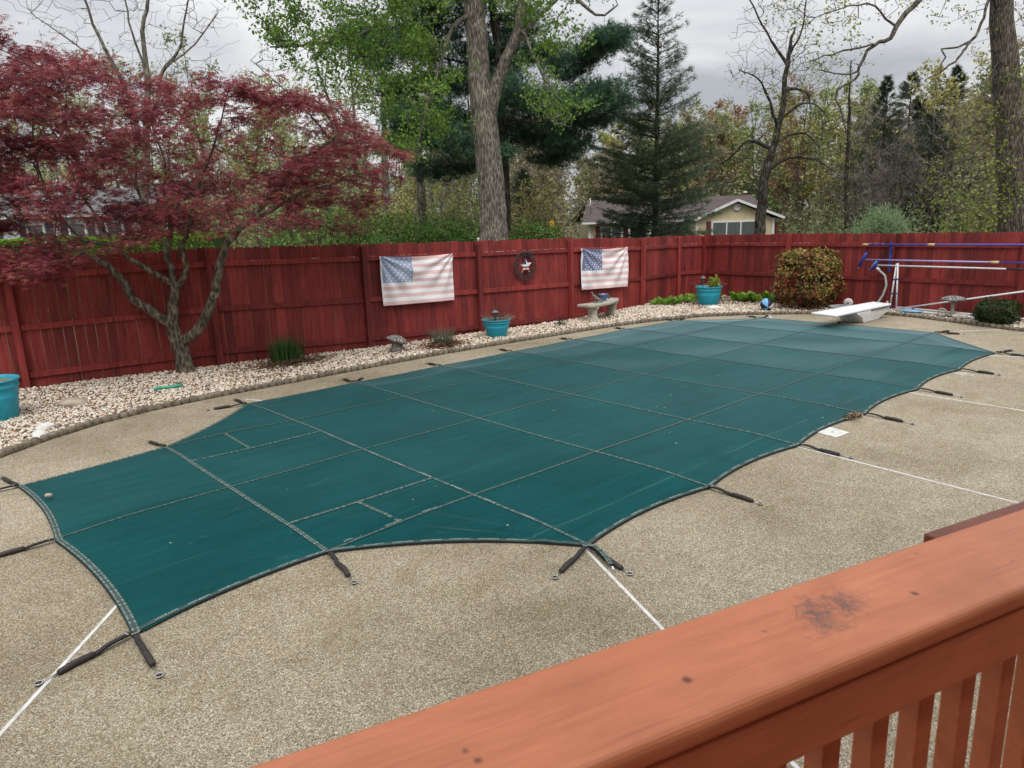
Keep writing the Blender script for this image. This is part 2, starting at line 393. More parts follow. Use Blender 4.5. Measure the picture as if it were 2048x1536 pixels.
MAT['iron'] = surf('dark_iron', (0.014, 0.012, 0.014), (0.045, 0.040, 0.042), 20, 0.55, 0.2, 0.001)
MAT['signiron'] = surf('worn_iron', (0.018, 0.016, 0.017), (0.065, 0.06, 0.06), 24, 0.45, 0.2, 0.001)
MAT['flagred'] = surf('faded_red_cloth', (0.70, 0.47, 0.46), (0.78, 0.57, 0.56), 9, 0.85, 0.1)
MAT['flagwhite'] = surf('white_cloth', (0.80, 0.80, 0.82), (0.88, 0.87, 0.88), 9, 0.85, 0.1)
MAT['flagblue'] = surf('faded_blue_cloth', (0.28, 0.35, 0.51), (0.40, 0.47, 0.61), 6, 0.85, 0.1)
MAT['flagblue2'] = surf('blue_cloth', (0.13, 0.155, 0.30), (0.24, 0.27, 0.42), 9, 0.85, 0.1)
MAT['signred'] = surf('painted_red', (0.30, 0.03, 0.03), (0.36, 0.04, 0.04), 9, 0.5, 0.0)
MAT['signblue'] = surf('painted_blue', (0.02, 0.035, 0.12), (0.03, 0.05, 0.16), 9, 0.5, 0.0)
MAT['signwhite'] = surf('painted_white', (0.66, 0.64, 0.62), (0.74, 0.73, 0.71), 9, 0.5, 0.0)
MAT['peel'] = surf('bare_wood', (0.42, 0.34, 0.30), (0.66, 0.58, 0.53), 30, 0.9, 0.3)
MAT['mulch'] = col_mat('dry_leaf', 0.1, 0.9, 0.2)
MAT['foliage'] = col_mat('mixed_foliage', 0.3, 0.6, 0.25)
MAT['bark_maple'] = bark_mat('maple_bark', (0.050, 0.043, 0.032), (0.115, 0.098, 0.074), (0.25, 0.215, 0.165), 17, 0.6, 0.02, 0.4)
MAT['bark_oak'] = bark_mat('furrowed_bark', (0.050, 0.044, 0.036), (0.18, 0.160, 0.132), (0.37, 0.34, 0.29), 34, 1.0, 0.04, 0.16)
MAT['bark_mid'] = bark_mat('brown_bark', (0.030, 0.026, 0.020), (0.105, 0.092, 0.072), (0.23, 0.205, 0.17), 30, 1.0, 0.04, 0.16)
MAT['bark_dark'] = bark_mat('dark_bark', (0.013, 0.011, 0.009), (0.046, 0.040, 0.033), (0.11, 0.098, 0.08), 12, 0.7, 0.03, 0.25)
MAT['bark_grey'] = bark_mat('grey_bark', (0.05, 0.045, 0.036), (0.15, 0.135, 0.11), (0.26, 0.24, 0.20), 9, 0.5, 0.02, 0.3)
MAT['lf_maple'] = leaf_mat('red_maple_leaf', [(0.0, (0.098, 0.022, 0.033)), (0.35, (0.225, 0.046, 0.064)), (0.7, (0.355, 0.082, 0.100)), (0.92, (0.45, 0.15, 0.13)), (1.0, (0.38, 0.20, 0.09))], 0.46)
MAT['lf_green'] = leaf_mat('spring_green_leaf', [(0.0, (0.080, 0.17, 0.028)), (0.5, (0.160, 0.29, 0.048)), (1.0, (0.29, 0.42, 0.09))], 0.42)
MAT['lf_pale'] = leaf_mat('pale_green_leaf', [(0.0, (0.10, 0.165, 0.055)), (0.5, (0.17, 0.245, 0.085)), (1.0, (0.26, 0.30, 0.12))], 0.4)
MAT['lf_yellow'] = leaf_mat('yellow_green_leaf', [(0.0, (0.145, 0.19, 0.025)), (0.5, (0.25, 0.31, 0.04)), (1.0, (0.38, 0.41, 0.075))], 0.42)
MAT['lf_pine'] = leaf_mat('pine_needle', [(0.0, (0.032, 0.080, 0.050)), (0.5, (0.068, 0.145, 0.082)), (1.0, (0.14, 0.225, 0.12))], 0.15)
MAT['lf_spruce'] = leaf_mat('spruce_needle', [(0.0, (0.042, 0.072, 0.042)), (0.5, (0.088, 0.130, 0.072)), (1.0, (0.155, 0.185, 0.10))], 0.15)
MAT['lf_dark'] = leaf_mat('dark_conifer_needle', [(0.0, (0.028, 0.048, 0.032)), (0.5, (0.055, 0.085, 0.050)), (1.0, (0.10, 0.13, 0.070))], 0.12)
MAT['lf_hedge'] = leaf_mat('hedge_leaf', [(0.0, (0.075, 0.165, 0.012)), (0.5, (0.16, 0.31, 0.022)), (1.0, (0.25, 0.42, 0.04))], 0.4)
MAT['lf_willow'] = leaf_mat('grey_green_leaf', [(0.0, (0.16, 0.25, 0.12)), (0.5, (0.27, 0.38, 0.20)), (1.0, (0.38, 0.48, 0.28))], 0.4)
MAT['lf_rust'] = leaf_mat('rust_bud', [(0.0, (0.13, 0.055, 0.024)), (0.5, (0.25, 0.105, 0.045)), (1.0, (0.34, 0.17, 0.075))], 0.35)
MAT['siding'] = None
def siding_mat(name, c1, c2, per=7.0):
    m, t, b = new_mat(name)
    v = coords(t, 'Object')
    w = N(t, 'ShaderNodeTexWave', wave_type='BANDS', bands_direction='Z', wave_profile='SAW'); w.inputs['Scale'].default_value = per / 6.2832 * 3.1416 * 0.64
    w.inputs['Distortion'].default_value = 0.0
    t.links.new(v, w.inputs['Vector'])
    n = noise(t, v, 3, 4)
    c = ramp(t, n.outputs['Fac'], [(0.3, c1), (0.7, c2)])
    sh = ramp(t, w.outputs['Fac'], [(0.0, (0.62, 0.6, 0.56)), (0.16, (1, 1, 1))])
    t.links.new(mixc(t, c.outputs[0], sh.outputs[0], 1.0, 'MULTIPLY'), b.inputs['Base Color'])
    b.inputs['Roughness'].default_value = 0.6
    bump(t, b, w.outputs['Fac'], 0.6, 0.03)
    return m
MAT['siding'] = siding_mat('cream_siding', (0.60, 0.51, 0.33), (0.70, 0.61, 0.41))
MAT['siding_w'] = siding_mat('white_siding', (0.58, 0.58, 0.58), (0.70, 0.70, 0.70))
MAT['shingle'] = surf('plum_shingles', (0.060, 0.045, 0.045), (0.12, 0.092, 0.093), 3.5, 0.9, 0.5, 0.03, stretch=(1.0, 1.0, 5.0), detail=8)
MAT['shingle_g'] = surf('grey_shingles', (0.10, 0.10, 0.105), (0.17, 0.17, 0.175), 3.5, 0.9, 0.5, 0.03, stretch=(1.0, 1.0, 5.0), detail=8)
MAT['trim'] = surf('white_trim', (0.66, 0.66, 0.65), (0.76, 0.76, 0.75), 5, 0.5, 0.0)
MAT['brick'] = surf('red_brick', (0.17, 0.05, 0.035), (0.26, 0.085, 0.06), 5, 0.85, 0.4, 0.01)
MAT['shutter'] = surf('maroon_shutter', (0.10, 0.012, 0.018), (0.14, 0.02, 0.026), 5, 0.6, 0.0)
MAT['navyshut'] = surf('slate_shutter', (0.035, 0.045, 0.06), (0.05, 0.065, 0.085), 5, 0.6, 0.0)
MAT['curtain'] = surf('grey_curtain', (0.16, 0.175, 0.18), (0.28, 0.29, 0.295), 3, 0.8, 0.0, stretch=(6, 1, 0.3))
MAT['dark'] = surf('dark_interior', (0.015, 0.016, 0.018), (0.03, 0.032, 0.034), 3, 0.7, 0.0)
MAT['yellow'] = surf('yellow_sign', (0.62, 0.33, 0.012), (0.70, 0.40, 0.02), 5, 0.5, 0.0)
def glass_mat():
    m, t, b = new_mat('window_glass')
    b.inputs['Base Color'].default_value = (0.6, 0.65, 0.66, 1); b.inputs['Roughness'].default_value = 0.03
    b.inputs['Transmission Weight'].default_value = 0.9; b.inputs['IOR'].default_value = 1.45
    return m
MAT['glass'] = glass_mat()

# ------------------------------------------------------------------ mesh helpers
def np_mesh(name, V, Fs, tint=None, col=None, uv=None, smooth=False, mids=None):
    V = np.asarray(V, dtype=np.float32).reshape(-1, 3)
    if isinstance(Fs, np.ndarray): Fs = [Fs]
    Fs = [np.asarray(f, dtype=np.int32) for f in Fs if len(f)]
    me = bpy.data.meshes.new(name)
    me.vertices.add(len(V)); me.vertices.foreach_set('co', V.ravel())
    nl = sum(f.size for f in Fs); npoly = sum(len(f) for f in Fs)
    me.loops.add(nl); me.polygons.add(npoly)
    me.loops.foreach_set('vertex_index', np.concatenate([f.ravel() for f in Fs]))
    starts = []; off = 0
    for f in Fs:
        k = f.shape[1]; starts.append(off + np.arange(len(f), dtype=np.int32) * k); off += f.size
    me.polygons.foreach_set('loop_start', np.concatenate(starts).astype(np.int32))
    if smooth: me.polygons.foreach_set('use_smooth', np.ones(npoly, dtype=bool))
    if mids is not None: me.polygons.foreach_set('material_index', np.asarray(mids, dtype=np.int32))
    me.update(calc_edges=True)
    if tint is not None:
        a = me.attributes.new('tint', 'FLOAT', 'FACE'); a.data.foreach_set('value', np.asarray(tint, dtype=np.float32))
    if col is not None:
        c = np.ones((npoly, 4), dtype=np.float32); c[:, :3] = col
        a = me.attributes.new('col', 'FLOAT_COLOR', 'FACE'); a.data.foreach_set('color', c.ravel())
    if uv is not None:
        l = me.uv_layers.new(name='UVMap')
        vi = np.concatenate([f.ravel() for f in Fs])
        l.data.foreach_set('uv', np.asarray(uv, dtype=np.float32)[vi].ravel())
    me.validate()
    return me
def add_obj(name, me, mats, parent=None, loc=None, rot=None):
    if mats is not None:
        for m in (mats if isinstance(mats, (list, tuple)) else [mats]):
            me.materials.append(MAT[m] if isinstance(m, str) else m)
    o = bpy.data.objects.new(name, me)
    COL.objects.link(o)
    if parent is not None: o.parent = parent
    if loc is not None: o.location = loc
    if rot is not None: o.rotation_euler = rot
    return o
def tag(o, label=None, cat=None, group=None, kind=None):
    if label: o['label'] = label
    if cat: o['category'] = cat
    if group: o['group'] = group
    if kind: o['kind'] = kind
    return o
def empty(name, loc=(0, 0, 0), rz=0.0):
    o = bpy.data.objects.new(name, None); COL.objects.link(o)
    o.location = loc; o.rotation_euler = (0, 0, rz); o.empty_display_size = 0.1
    return o

class MB:
    """collects polygons of any size"""
    def __init__(s): s.V = []; s.F = []; s.M = []; s.S = []
    def add(s, V, F, m=0, smooth=False):
        b = len(s.V)
        s.V += [tuple(map(float, v)) for v in V]
        for f in F:
            s.F.append([i + b for i in f]); s.M.append(m); s.S.append(smooth)
        return s
    def box(s, c, size, rz=0.0, m=0, rx=0.0, ry=0.0):
        x, y, z = size[0] / 2, size[1] / 2, size[2] / 2
        P = [(-x, -y, -z), (x, -y, -z), (x, y, -z), (-x, y, -z), (-x, -y, z), (x, -y, z), (x, y, z), (-x, y, z)]
        Rm = Matrix.Rotation(rz, 3, 'Z') @ Matrix.Rotation(ry, 3, 'Y') @ Matrix.Rotation(rx, 3, 'X')
        P = [tuple(Rm @ Vector(p) + Vector(c)) for p in P]
        return s.add(P, [(0, 3, 2, 1), (4, 5, 6, 7), (0, 1, 5, 4), (1, 2, 6, 5), (2, 3, 7, 6), (3, 0, 4, 7)], m)
    def lathe(s, prof, n=24, c=(0, 0, 0), m=0, smooth=True, sx=1.0, sy=1.0, caps=True):
        V = []; F = []
        for (r, z) in prof:
            for k in range(n):
                a = 2 * math.pi * k / n
                V.append((c[0] + r * math.cos(a) * sx, c[1] + r * math.sin(a) * sy, c[2] + z))
        for i in range(len(prof) - 1):
            for k in range(n):
                a0 = i * n + k; a1 = i * n + (k + 1) % n
                F.append((a0, a1, a1 + n, a0 + n))
        s.add(V, F, m, smooth)
        if caps:
            b = len(s.V) - len(V)
            s.F.append([b + k for k in reversed(range(n))]); s.M.append(m); s.S.append(False)
            e = b + (len(prof) - 1) * n
            s.F.append([e + k for k in range(n)]); s.M.append(m); s.S.append(False)
        return s
    def tube(s, pts, rad, n=8, m=0, smooth=True, flat=None):
        pts = [Vector(p) for p in pts]
        if not isinstance(rad, (list, tuple)): rad = [rad] * len(pts)
        V = []; F = []; prev = None
        for i, p in enumerate(pts):
            d = (pts[min(i + 1, len(pts) - 1)] - pts[max(i - 1, 0)]).normalized()
            if prev is None:
                ref = Vector((0, 0, 1)) if abs(d.z) < 0.9 else Vector((1, 0, 0))
                a = d.cross(ref).normalized()
            else:
                a = (prev - d * prev.dot(d)).normalized()
            prev = a; b = d.cross(a)
            for k in range(n):
                t = 2 * math.pi * k / n
                V.append(p + a * (rad[i] * math.cos(t)) + b * (rad[i] * math.sin(t) * (flat or 1.0)))
        for i in range(len(pts) - 1):
            for k in range(n):
                a0 = i * n + k; a1 = i * n + (k + 1) % n
                F.append((a0, a1, a1 + n, a0 + n))
        L = len(pts)
        F.append(tuple(reversed(range(n)))); F.append(tuple((L - 1) * n + k for k in range(n)))
        return s.add(V, F, m, smooth)
    def sphere(s, c, r, n=12, m=0, sc=(1, 1, 1)):
        prof = []
        V = []; F = []
        h = n // 2
        for i in range(h + 1):
            ph = math.pi * i / h
            for k in range(n):
                a = 2 * math.pi * k / n
                V.append((c[0] + r * sc[0] * math.sin(ph) * math.cos(a), c[1] + r * sc[1] * math.sin(ph) * math.sin(a), c[2] - r * sc[2] * math.cos(ph)))
        for i in range(h):
            for k in range(n):
                a0 = i * n + k; a1 = i * n + (k + 1) % n
                F.append((a0, a1, a1 + n, a0 + n))
        return s.add(V, F, m, True)
    def torus(s, c, Rr, r, n=20, k=6, m=0, axis='Z', rot=None, sx=1.0):
        V = []; F = []
        for i in range(n):
            a = 2 * math.pi * i / n
            for j in range(k):
                b = 2 * math.pi * j / k
                p = Vector(((Rr + r * math.cos(b)) * math.cos(a) * sx, (Rr + r * math.cos(b)) * math.sin(a), r * math.sin(b)))
                if rot is not None: p = rot @ p
                V.append(p + Vector(c))
        for i in range(n):
            for j in range(k):
                F.append((i * k + j, ((i + 1) % n) * k + j, ((i + 1) % n) * k + (j + 1) % k, i * k + (j + 1) % k))
        return s.add(V, F, m, True)
    def prism(s, poly, z0, z1, m=0, xf=None):
        n = len(poly)
        P = [(x, y, z0) for x, y in poly] + [(x, y, z1) for x, y in poly]
        if xf: P = [xf(p) for p in P]
        F = [tuple(reversed(range(n))), tuple(range(n, 2 * n))] + [(i, (i + 1) % n, n + (i + 1) % n, n + i) for i in range(n)]
        return s.add(P, F, m)
    def mesh(s, name):
        me = bpy.data.meshes.new(name)
        me.from_pydata(s.V, [], s.F)
        me.polygons.foreach_set('material_index', s.M)
        me.polygons.foreach_set('use_smooth', s.S)
        me.update()
        bm = bmesh.new(); bm.from_mesh(me)
        bmesh.ops.recalc_face_normals(bm, faces=bm.faces)
        bm.to_mesh(me); bm.free()
        return me
    def build(s, name, mats, parent=None, loc=None, rot=None, bev=0.0, seg=2):
        o = add_obj(name, s.mesh(name), mats, parent, loc, rot)
        if bev:
            b = o.modifiers.new('bevel', 'BEVEL'); b.width = bev; b.segments = seg; b.limit_method = 'ANGLE'; b.angle_limit = R(40)
        return o

def inside(poly, P):
    """points P (n,2) inside polygon"""
    poly = np.asarray(poly, float); x, y = P[:, 0], P[:, 1]
    r = np.zeros(len(P), bool); j = len(poly) - 1
    for i in range(len(poly)):
        xi, yi = poly[i]; xj, yj = poly[j]
        c = ((yi > y) != (yj > y)) & (x < (xj - xi) * (y - yi) / (yj - yi + 1e-12) + xi)
        r ^= c; j = i
    return r
def sample_poly(poly, n, g):
    poly = np.asarray(poly, float); lo = poly.min(0); hi = poly.max(0); out_ = []
    tot = 0
    while tot < n:
        P = g.uniform(lo, hi, (n * 2, 2)); P = P[inside(poly, P)]; out_.append(P); tot += len(P)
    return np.concatenate(out_)[:n]
def scatter(tV, tF, pos, Rm, s):
    """copies of a template (k verts, m faces) -> V, F"""
    n = len(pos); k = len(tV)
    V = np.einsum('nij,kj->nki', Rm, tV) * np.asarray(s).reshape(-1, 1, 1) + pos[:, None, :]
    F = (tF[None, :, :] + (np.arange(n) * k)[:, None, None]).reshape(-1, tF.shape[1])
    return V.reshape(-1, 3), F
def rand_frames(n, g, up=1.0, spread=1.0, axis=None, align=0.0):
    """rotation matrices: local Z near 'up', local X heading anywhere (or along axis)"""
    z = g.normal(0, spread, (n, 3)); z[:, 2] += up
    z /= np.linalg.norm(z, axis=1, keepdims=True) + 1e-9
    x = g.normal(0, 1, (n, 3))
    if axis is not None: x = x * (1 - align) + np.asarray(axis) * align * 1.7
    x -= z * (x * z).sum(1, keepdims=True)
    x /= np.linalg.norm(x, axis=1, keepdims=True) + 1e-9
    y = np.cross(z, x)
    return np.stack([x, y, z], axis=2)
# leaf templates
def lobes(angles, lens, w=0.10, droop=-0.30):
    V = []; F = []
    for a, l in zip(angles, lens):
        c, s = math.cos(a), math.sin(a)
        b = len(V)
        V += [(-s * w * .3, c * w * .3, 0), (s * w * .3, -c * w * .3, 0), (c * l * .5 + s * w, s * l * .5 - c * w, .06), (c * l, s * l, droop * l), (c * l * .5 - s * w, s * l * .5 + c * w, .06)]
        F += [(b, b + 1, b + 2), (b, b + 2, b + 4), (b + 4, b + 2, b + 3)]
    return np.array(V), np.array(F)
def lobes1(angles, lens, w=0.12, droop=-0.3):
    V = []; F = []
    for a, l in zip(angles, lens):
        c, s = math.cos(a), math.sin(a); b = len(V)
        V += [(c * l * .25 - s * w, s * l * .25 + c * w, 0.03), (c * l * .25 + s * w, s * l * .25 - c * w, 0.03), (c * l, s * l, droop * l)]
        F += [(b, b + 1, b + 2)]
    return np.array(V), np.array(F)
T_PALM = lobes1([-1.9, -1.05, -0.45, 0.1, 0.6, 1.2, 1.95], [.6, .85, 1.0, 1.1, 1.0, .85, .6], 0.095, -0.35)
T_LEAF = (np.array([(0, 0, 0), (.45, .30, .06), (1, 0, -.12), (.45, -.30, .06)], float), np.array([(0, 1, 2, 3)]))
T_LEAFT = (np.array([(0, 0, 0), (.5, .28, .05), (1, 0, -.1), (.5, -.28, .05)], float), np.array([(0, 1, 2), (0, 2, 3)]))
def tuft(n, g, w=0.03, spread=0.75, fwd=0.55):
    V = []; F = []
    for i in range(n):
        d = np.array([fwd + g.uniform(-.2, .45), g.normal(0, spread * .6), g.normal(.18, spread * .55)]); d /= np.linalg.norm(d)
        p = np.cross(d, g.normal(0, 1, 3)); p /= np.linalg.norm(p)
        b = len(V); l = g.uniform(.7, 1.1)
        V += [tuple(p * w), tuple(-p * w), tuple(d * l)]; F.append((b, b + 1, b + 2))
    return np.array(V), np.array(F)

# ------------------------------------------------------------------ trees
REF = np.array([0.12, 0.97, 0.2]) / np.linalg.norm([0.12, 0.97, 0.2])
def seg_tubes(A, B, ra, rb, k, da=None, db=None):
    d = B - A; d = d / (np.linalg.norm(d, axis=1, keepdims=True) + 1e-9)
    da = d if da is None else da; db = d if db is None else db
    t = np.arange(k) * 2 * math.pi / k
    def ring(d):
        ref = np.where(np.abs(d @ REF)[:, None] < 0.97, REF[None], np.array([[1.0, 0, 0]]))
        u = np.cross(d, ref); u /= np.linalg.norm(u, axis=1, keepdims=True) + 1e-9
        v = np.cross(d, u)
        return u[:, None, :] * np.cos(t)[None, :, None] + v[:, None, :] * np.sin(t)[None, :, None]
    V = np.concatenate([A[:, None, :] + ring(da) * ra[:, None, None], B[:, None, :] + ring(db) * rb[:, None, None]], axis=1)
    f = np.array([(i, (i + 1) % k, k + (i + 1) % k, k + i) for i in range(k)])
    F = (f[None] + (np.arange(len(A)) * 2 * k)[:, None, None]).reshape(-1, 4)
    return V.reshape(-1, 3), F
class Skel:
    def __init__(s, g, cap=60000):
        s.g = g; s.P = np.zeros((cap, 3)); s.par = np.full(cap, -1, int); s.r0 = np.zeros(cap); s.n = 0; s.site = []
    def node(s, p, par, r=0.0):
        i = s.n; s.P[i] = p; s.par[i] = par; s.r0[i] = r; s.n += 1; return i
    def limb(s, pts, y0=0.0, y1=0.0, wob=0.01, sub=3, attach=True):
        """pts: (x, z, r); y runs from y0 to y1"""
        m = len(pts); idx = -1
        if s.n and attach:
            q = np.array([pts[0][0], y0, pts[0][1]]); idx = int(np.argmin(((s.P[:s.n] - q) ** 2).sum(1)))
            y0 = s.P[idx][1]
        ids = []
        for i in range(m):
            if i == 0 and idx >= 0: continue
            steps = 1 if i == 0 else sub
            for k in range(1, steps + 1):
                f = k / steps
                if i == 0: x, z, r = pts[0]; u = 0
                else:
                    a, b = pts[i - 1], pts[i]
                    # smooth (catmull) interpolation
                    p0 = pts[max(i - 2, 0)]; p3 = pts[min(i + 1, m - 1)]
                    def cm(j): return 0.5 * (2 * a[j] + (b[j] - p0[j]) * f + (2 * p0[j] - 5 * a[j] + 4 * b[j] - p3[j]) * f * f + (3 * a[j] - p0[j] - 3 * b[j] + p3[j]) * f ** 3)
                    x, z = cm(0), cm(1); r = a[2] * (1 - f) + b[2] * f
                    u = (i - 1 + f) / (m - 1)
                p = np.array([x, y0 + (y1 - y0) * u, z]) + s.g.normal(0, wob, 3) * min(1, 4 * u)
                idx = s.node(p, idx, r); ids.append(idx)
        return ids
    def fill(s, T, seg=0.3, wander=0.05, lift=0.12, zpen=0.0):
        """connect target points to the nearest branch"""
        base = s.P[:s.n]
        d0 = np.array([np.sqrt(((base - t) ** 2).sum(1).min()) for t in T])
        for t in T[np.argsort(d0)]:
            D = s.P[:s.n] - t
            c = (D ** 2).sum(1)
            if zpen: c = c + zpen * np.maximum(D[:, 2], 0) ** 2
            i = int(np.argmin(c)); a = s.P[i].copy(); d = math.sqrt((D[i] ** 2).sum())
            m = max(1, int(d / seg)); j = i
            off = s.g.normal(0, wander * d, 3)
            for k in range(1, m + 1):
                f = k / m
                p = a * (1 - f) + t * f + (off + np.array([0, 0, lift * d])) * math.sin(math.pi * f) + s.g.normal(0, wander * seg * .6, 3)
                j = s.node(p, j)
                if f > 0.45 or m < 3: s.site.append(j)
    def radii(s, tip=0.006, e=2.4):
        n = s.n; acc = np.zeros(n); r = np.zeros(n)
        for i in range(n - 1, -1, -1):
            r[i] = max(tip, acc[i] ** (1 / e)) if acc[i] else tip
            if s.r0[i] > 0: r[i] = s.r0[i]
            if s.par[i] >= 0: acc[s.par[i]] += r[i] ** e
        s.r = r; return r
    def mesh(s, name, tip=0.006, thick=0.035, k1=10, k0=4, e=2.4):
        r = s.radii(tip, e); n = s.n
        ch = np.nonzero(s.par[:n] >= 0)[0]; pa = s.par[ch]
        best = {}
        for c, q in zip(ch, pa):
            if q not in best or r[c] > r[best[q]]: best[q] = c
        main = np.array([best[q] == c for c, q in zip(ch, pa)])
        ra = np.where(main, r[pa], np.minimum(r[pa], r[ch] * 1.25)); rb = r[ch]
        A = s.P[pa]; B = s.P[ch]
        dd = (B - A) / (np.linalg.norm(B - A, axis=1, keepdims=True) + 1e-9)
        tan = np.zeros((n, 3)); tan[ch] += dd; tan[pa[main]] += dd[main]
        tan /= np.linalg.norm(tan, axis=1, keepdims=True) + 1e-9
        da = np.where(main[:, None], tan[pa], dd); db = tan[ch]
        V = []; F = []; off = 0
        for sel, k in ((rb > thick, k1), (rb <= thick, k0)):
            if not sel.any(): continue
            v, f = seg_tubes(A[sel], B[sel], ra[sel], rb[sel], k, da[sel], db[sel])
            V.append(v); F.append(f + off); off += len(v)
        return np_mesh(name, np.concatenate(V), np.concatenate(F), smooth=True)
ROT = YAW - math.pi / 2
def gz(x, y):
    """height of the ground beyond the yard"""
    d = (x - EYE.x) * math.cos(YAW) + (y - EYE.y) * math.sin(YAW)
    l = (x - EYE.x) * math.sin(YAW) - (y - EYE.y) * math.cos(YAW)
    t = min(1, max(0, (d - 22) / 22)); t = t * t * (3 - 2 * t)
    w = min(1, max(0, (l + 14) / 14)); w = w * w * (3 - 2 * w)
    return -0.04 - 1.0 * t * w
def tree_root(name, x, y, label, cat='tree', group=None):
    e = empty(name, (x, y, 0), ROT)
    return tag(e, label, cat, group)
def leaves(name, sites, per, jit, size, tmpl, mat, parent, g, up=1.0, spread=0.8, tint=(0.5, 0.25), axis=None, align=0.0, flat=1.0, clump=0.0):
    sites = np.asarray(sites); n = len(sites) * per
    base = np.repeat(sites, per, axis=0)
    pos = base + g.normal(0, jit, (n, 3)) * np.array([1, 1, flat])
    Rm = rand_frames(n, g, up, spread, axis, align)
    s = g.uniform(size[0], size[1], n)
    V, F = scatter(tmpl[0], tmpl[1], pos, Rm, s)
    m = len(tmpl[1])
    ct = np.repeat(g.normal(0, clump, len(sites)), per) if clump else 0
    ti = np.clip(g.normal(tint[0], tint[1], n) + ct, 0, 1)
    me = np_mesh(name, V, F, tint=np.repeat(ti, m))
    return add_obj(name, me, mat, parent)

# ------------------------------------------------------------------ ground, deck, bed
def quadgrid(nx, ny):
    i = np.arange(nx - 1)[:, None] * ny + np.arange(ny - 1)[None, :]
    return np.stack([i, i + ny, i + ny + 1, i + 1], axis=-1).reshape(-1, 4)
t_ = np.linspace(-1, 1, 121); ax = np.sign(t_) * (np.abs(t_) ** 2.6) * 700
gx, gy = np.meshgrid(ax + 15, ax + 15, indexing='ij')
gV = np.stack([gx, gy, np.zeros_like(gx)], -1).reshape(-1, 3)
gV[:, 2] = [gz(a, b) for a, b, _ in gV]
tag(add_obj('ground', np_mesh('ground', gV, quadgrid(121, 121), smooth=True), 'ground'), kind='structure')

CURB = [(-4.6, 0.6), (-3.9, 1.45), (-3.3, 2.15), (-2.747, 2.66), (-2.231, 3.03), (-1.657, 3.33), (-1.039, 3.50), (-.41, 3.57), (.193, 3.60), (1.0, 3.62), (1.88, 3.64), (2.83, 3.66), (3.87, 3.65), (4.94, 3.58), (6.11, 3.48), (7.46, 3.37), (8.8, 3.13), (9.96, 2.70), (10.83, 2.03), (11.49, 1.25), (12.0, .55), (12.38, -.15), (12.36, -.7), (12.2, -1.15), (11.88, -2.02), (11.63, -2.75), (11.35, -4.0), (11.1, -5.4)]
FENCE = [(-6.9, 7.45, 1.90), (-4.4, 6.95, 1.90), (-1.94, 6.35, 1.902), (0.70, 5.79, 1.936), (3.16, 5.15, 1.884), (5.59, 4.93, 1.823), (7.93, 4.68, 1.777), (10.66, 4.89, 1.668), (12.80, 5.36, 1.612), (13.68, 5.15, 1.601)]
FENCER = [(13.68, 5.15, 1.601), (13.20, 2.43, 1.653), (13.27, 0.08, 1.654), (12.98, -2.42, 1.677), (12.70, -4.90, 1.68)]
deck_poly = CURB + [(11.1, -14), (-14, -14), (-14, 0.6)]
m_ = bpy.data.meshes.new('pool_deck'); m_.from_pydata([(x, y, 0) for x, y in deck_poly], [], [list(range(len(deck_poly)))]); m_.update()
deck = tag(add_obj('pool_deck', m_, 'deck'), kind='structure')
bed_poly = CURB + [(12.9, -5.5), (13.2, -2.4), (13.55, .08), (13.5, 2.4), (14.0, 5.5), (12.8, 5.75), (10.6, 5.3), (7.9, 5.1), (5.6, 5.35), (3.2, 5.6), (.75, 6.2), (-1.9, 6.8), (-7, 7.9), (-7.2, 1.2)]
bp = np.array(bed_poly)
g = np.random.default_rng(3)
# soil sheet as a fine grid clipped to the bed
m_ = bpy.data.meshes.new('garden_bed'); m_.from_pydata([(x, y, 0.018) for x, y in bed_poly], [], [list(range(len(bed_poly)))]); m_.update()
tag(add_obj('garden_bed', m_, 'soil'), kind='structure')

# white expansion joints let into the deck
def strip(p, q, w, z):
    p = Vector((*p, 0)); q = Vector((*q, 0)); d = (q - p).normalized(); n = Vector((-d.y, d.x, 0)) * w / 2
    return [(p - n), (q - n), (q + n), (p + n)]
for a, b in (((-2.60, -1.47), (-3.60, -2.72)), ((-0.03, -3.06), (-0.95, -5.16)), ((3.053, -2.9), (2.85, -5.2)), ((5.912, -2.9), (5.78, -5.8)), ((10.79, -1.78), (11.62, -2.50)), ((11.13, 1.75), (10.40, 1.25)), ((8.97, -3.02), (9.30, -3.75)), ((0.06, 3.17), (0.19, 2.9))):
    mb = MB(); q = strip(a, b, 0.022, 0)
    mb.prism([(v.x, v.y) for v in q], -0.01, 0.005)
    mb.build('expansion_joint', 'joint', deck)

# gravel: pebbles as real stones
def ico():
    ph = (1 + 5 ** .5) / 2
    V = np.array([(-1, ph, 0), (1, ph, 0), (-1, -ph, 0), (1, -ph, 0), (0, -1, ph), (0, 1, ph), (0, -1, -ph), (0, 1, -ph), (ph, 0, -1), (ph, 0, 1), (-ph, 0, -1), (-ph, 0, 1)], float)
    V /= np.linalg.norm(V[0])
    F = np.array([(0, 11, 5), (0, 5, 1), (0, 1, 7), (0, 7, 10), (0, 10, 11), (1, 5, 9), (5, 11, 4), (11, 10, 2), (10, 7, 6), (7, 1, 8), (3, 9, 4), (3, 4, 2), (3, 2, 6), (3, 6, 8), (3, 8, 9), (4, 9, 5), (2, 4, 11), (6, 2, 10), (8, 6, 7), (9, 8, 1)])
    return V, F
IV, IF = ico()
def pebbles(n, poly, g, smin, smax, z0, zr, mats):
    P = sample_poly(poly, n, g)
    return P
def fence_y(x):
    return np.interp(x, [p[0] for p in FENCE[:-1]], [p[1] for p in FENCE[:-1]])
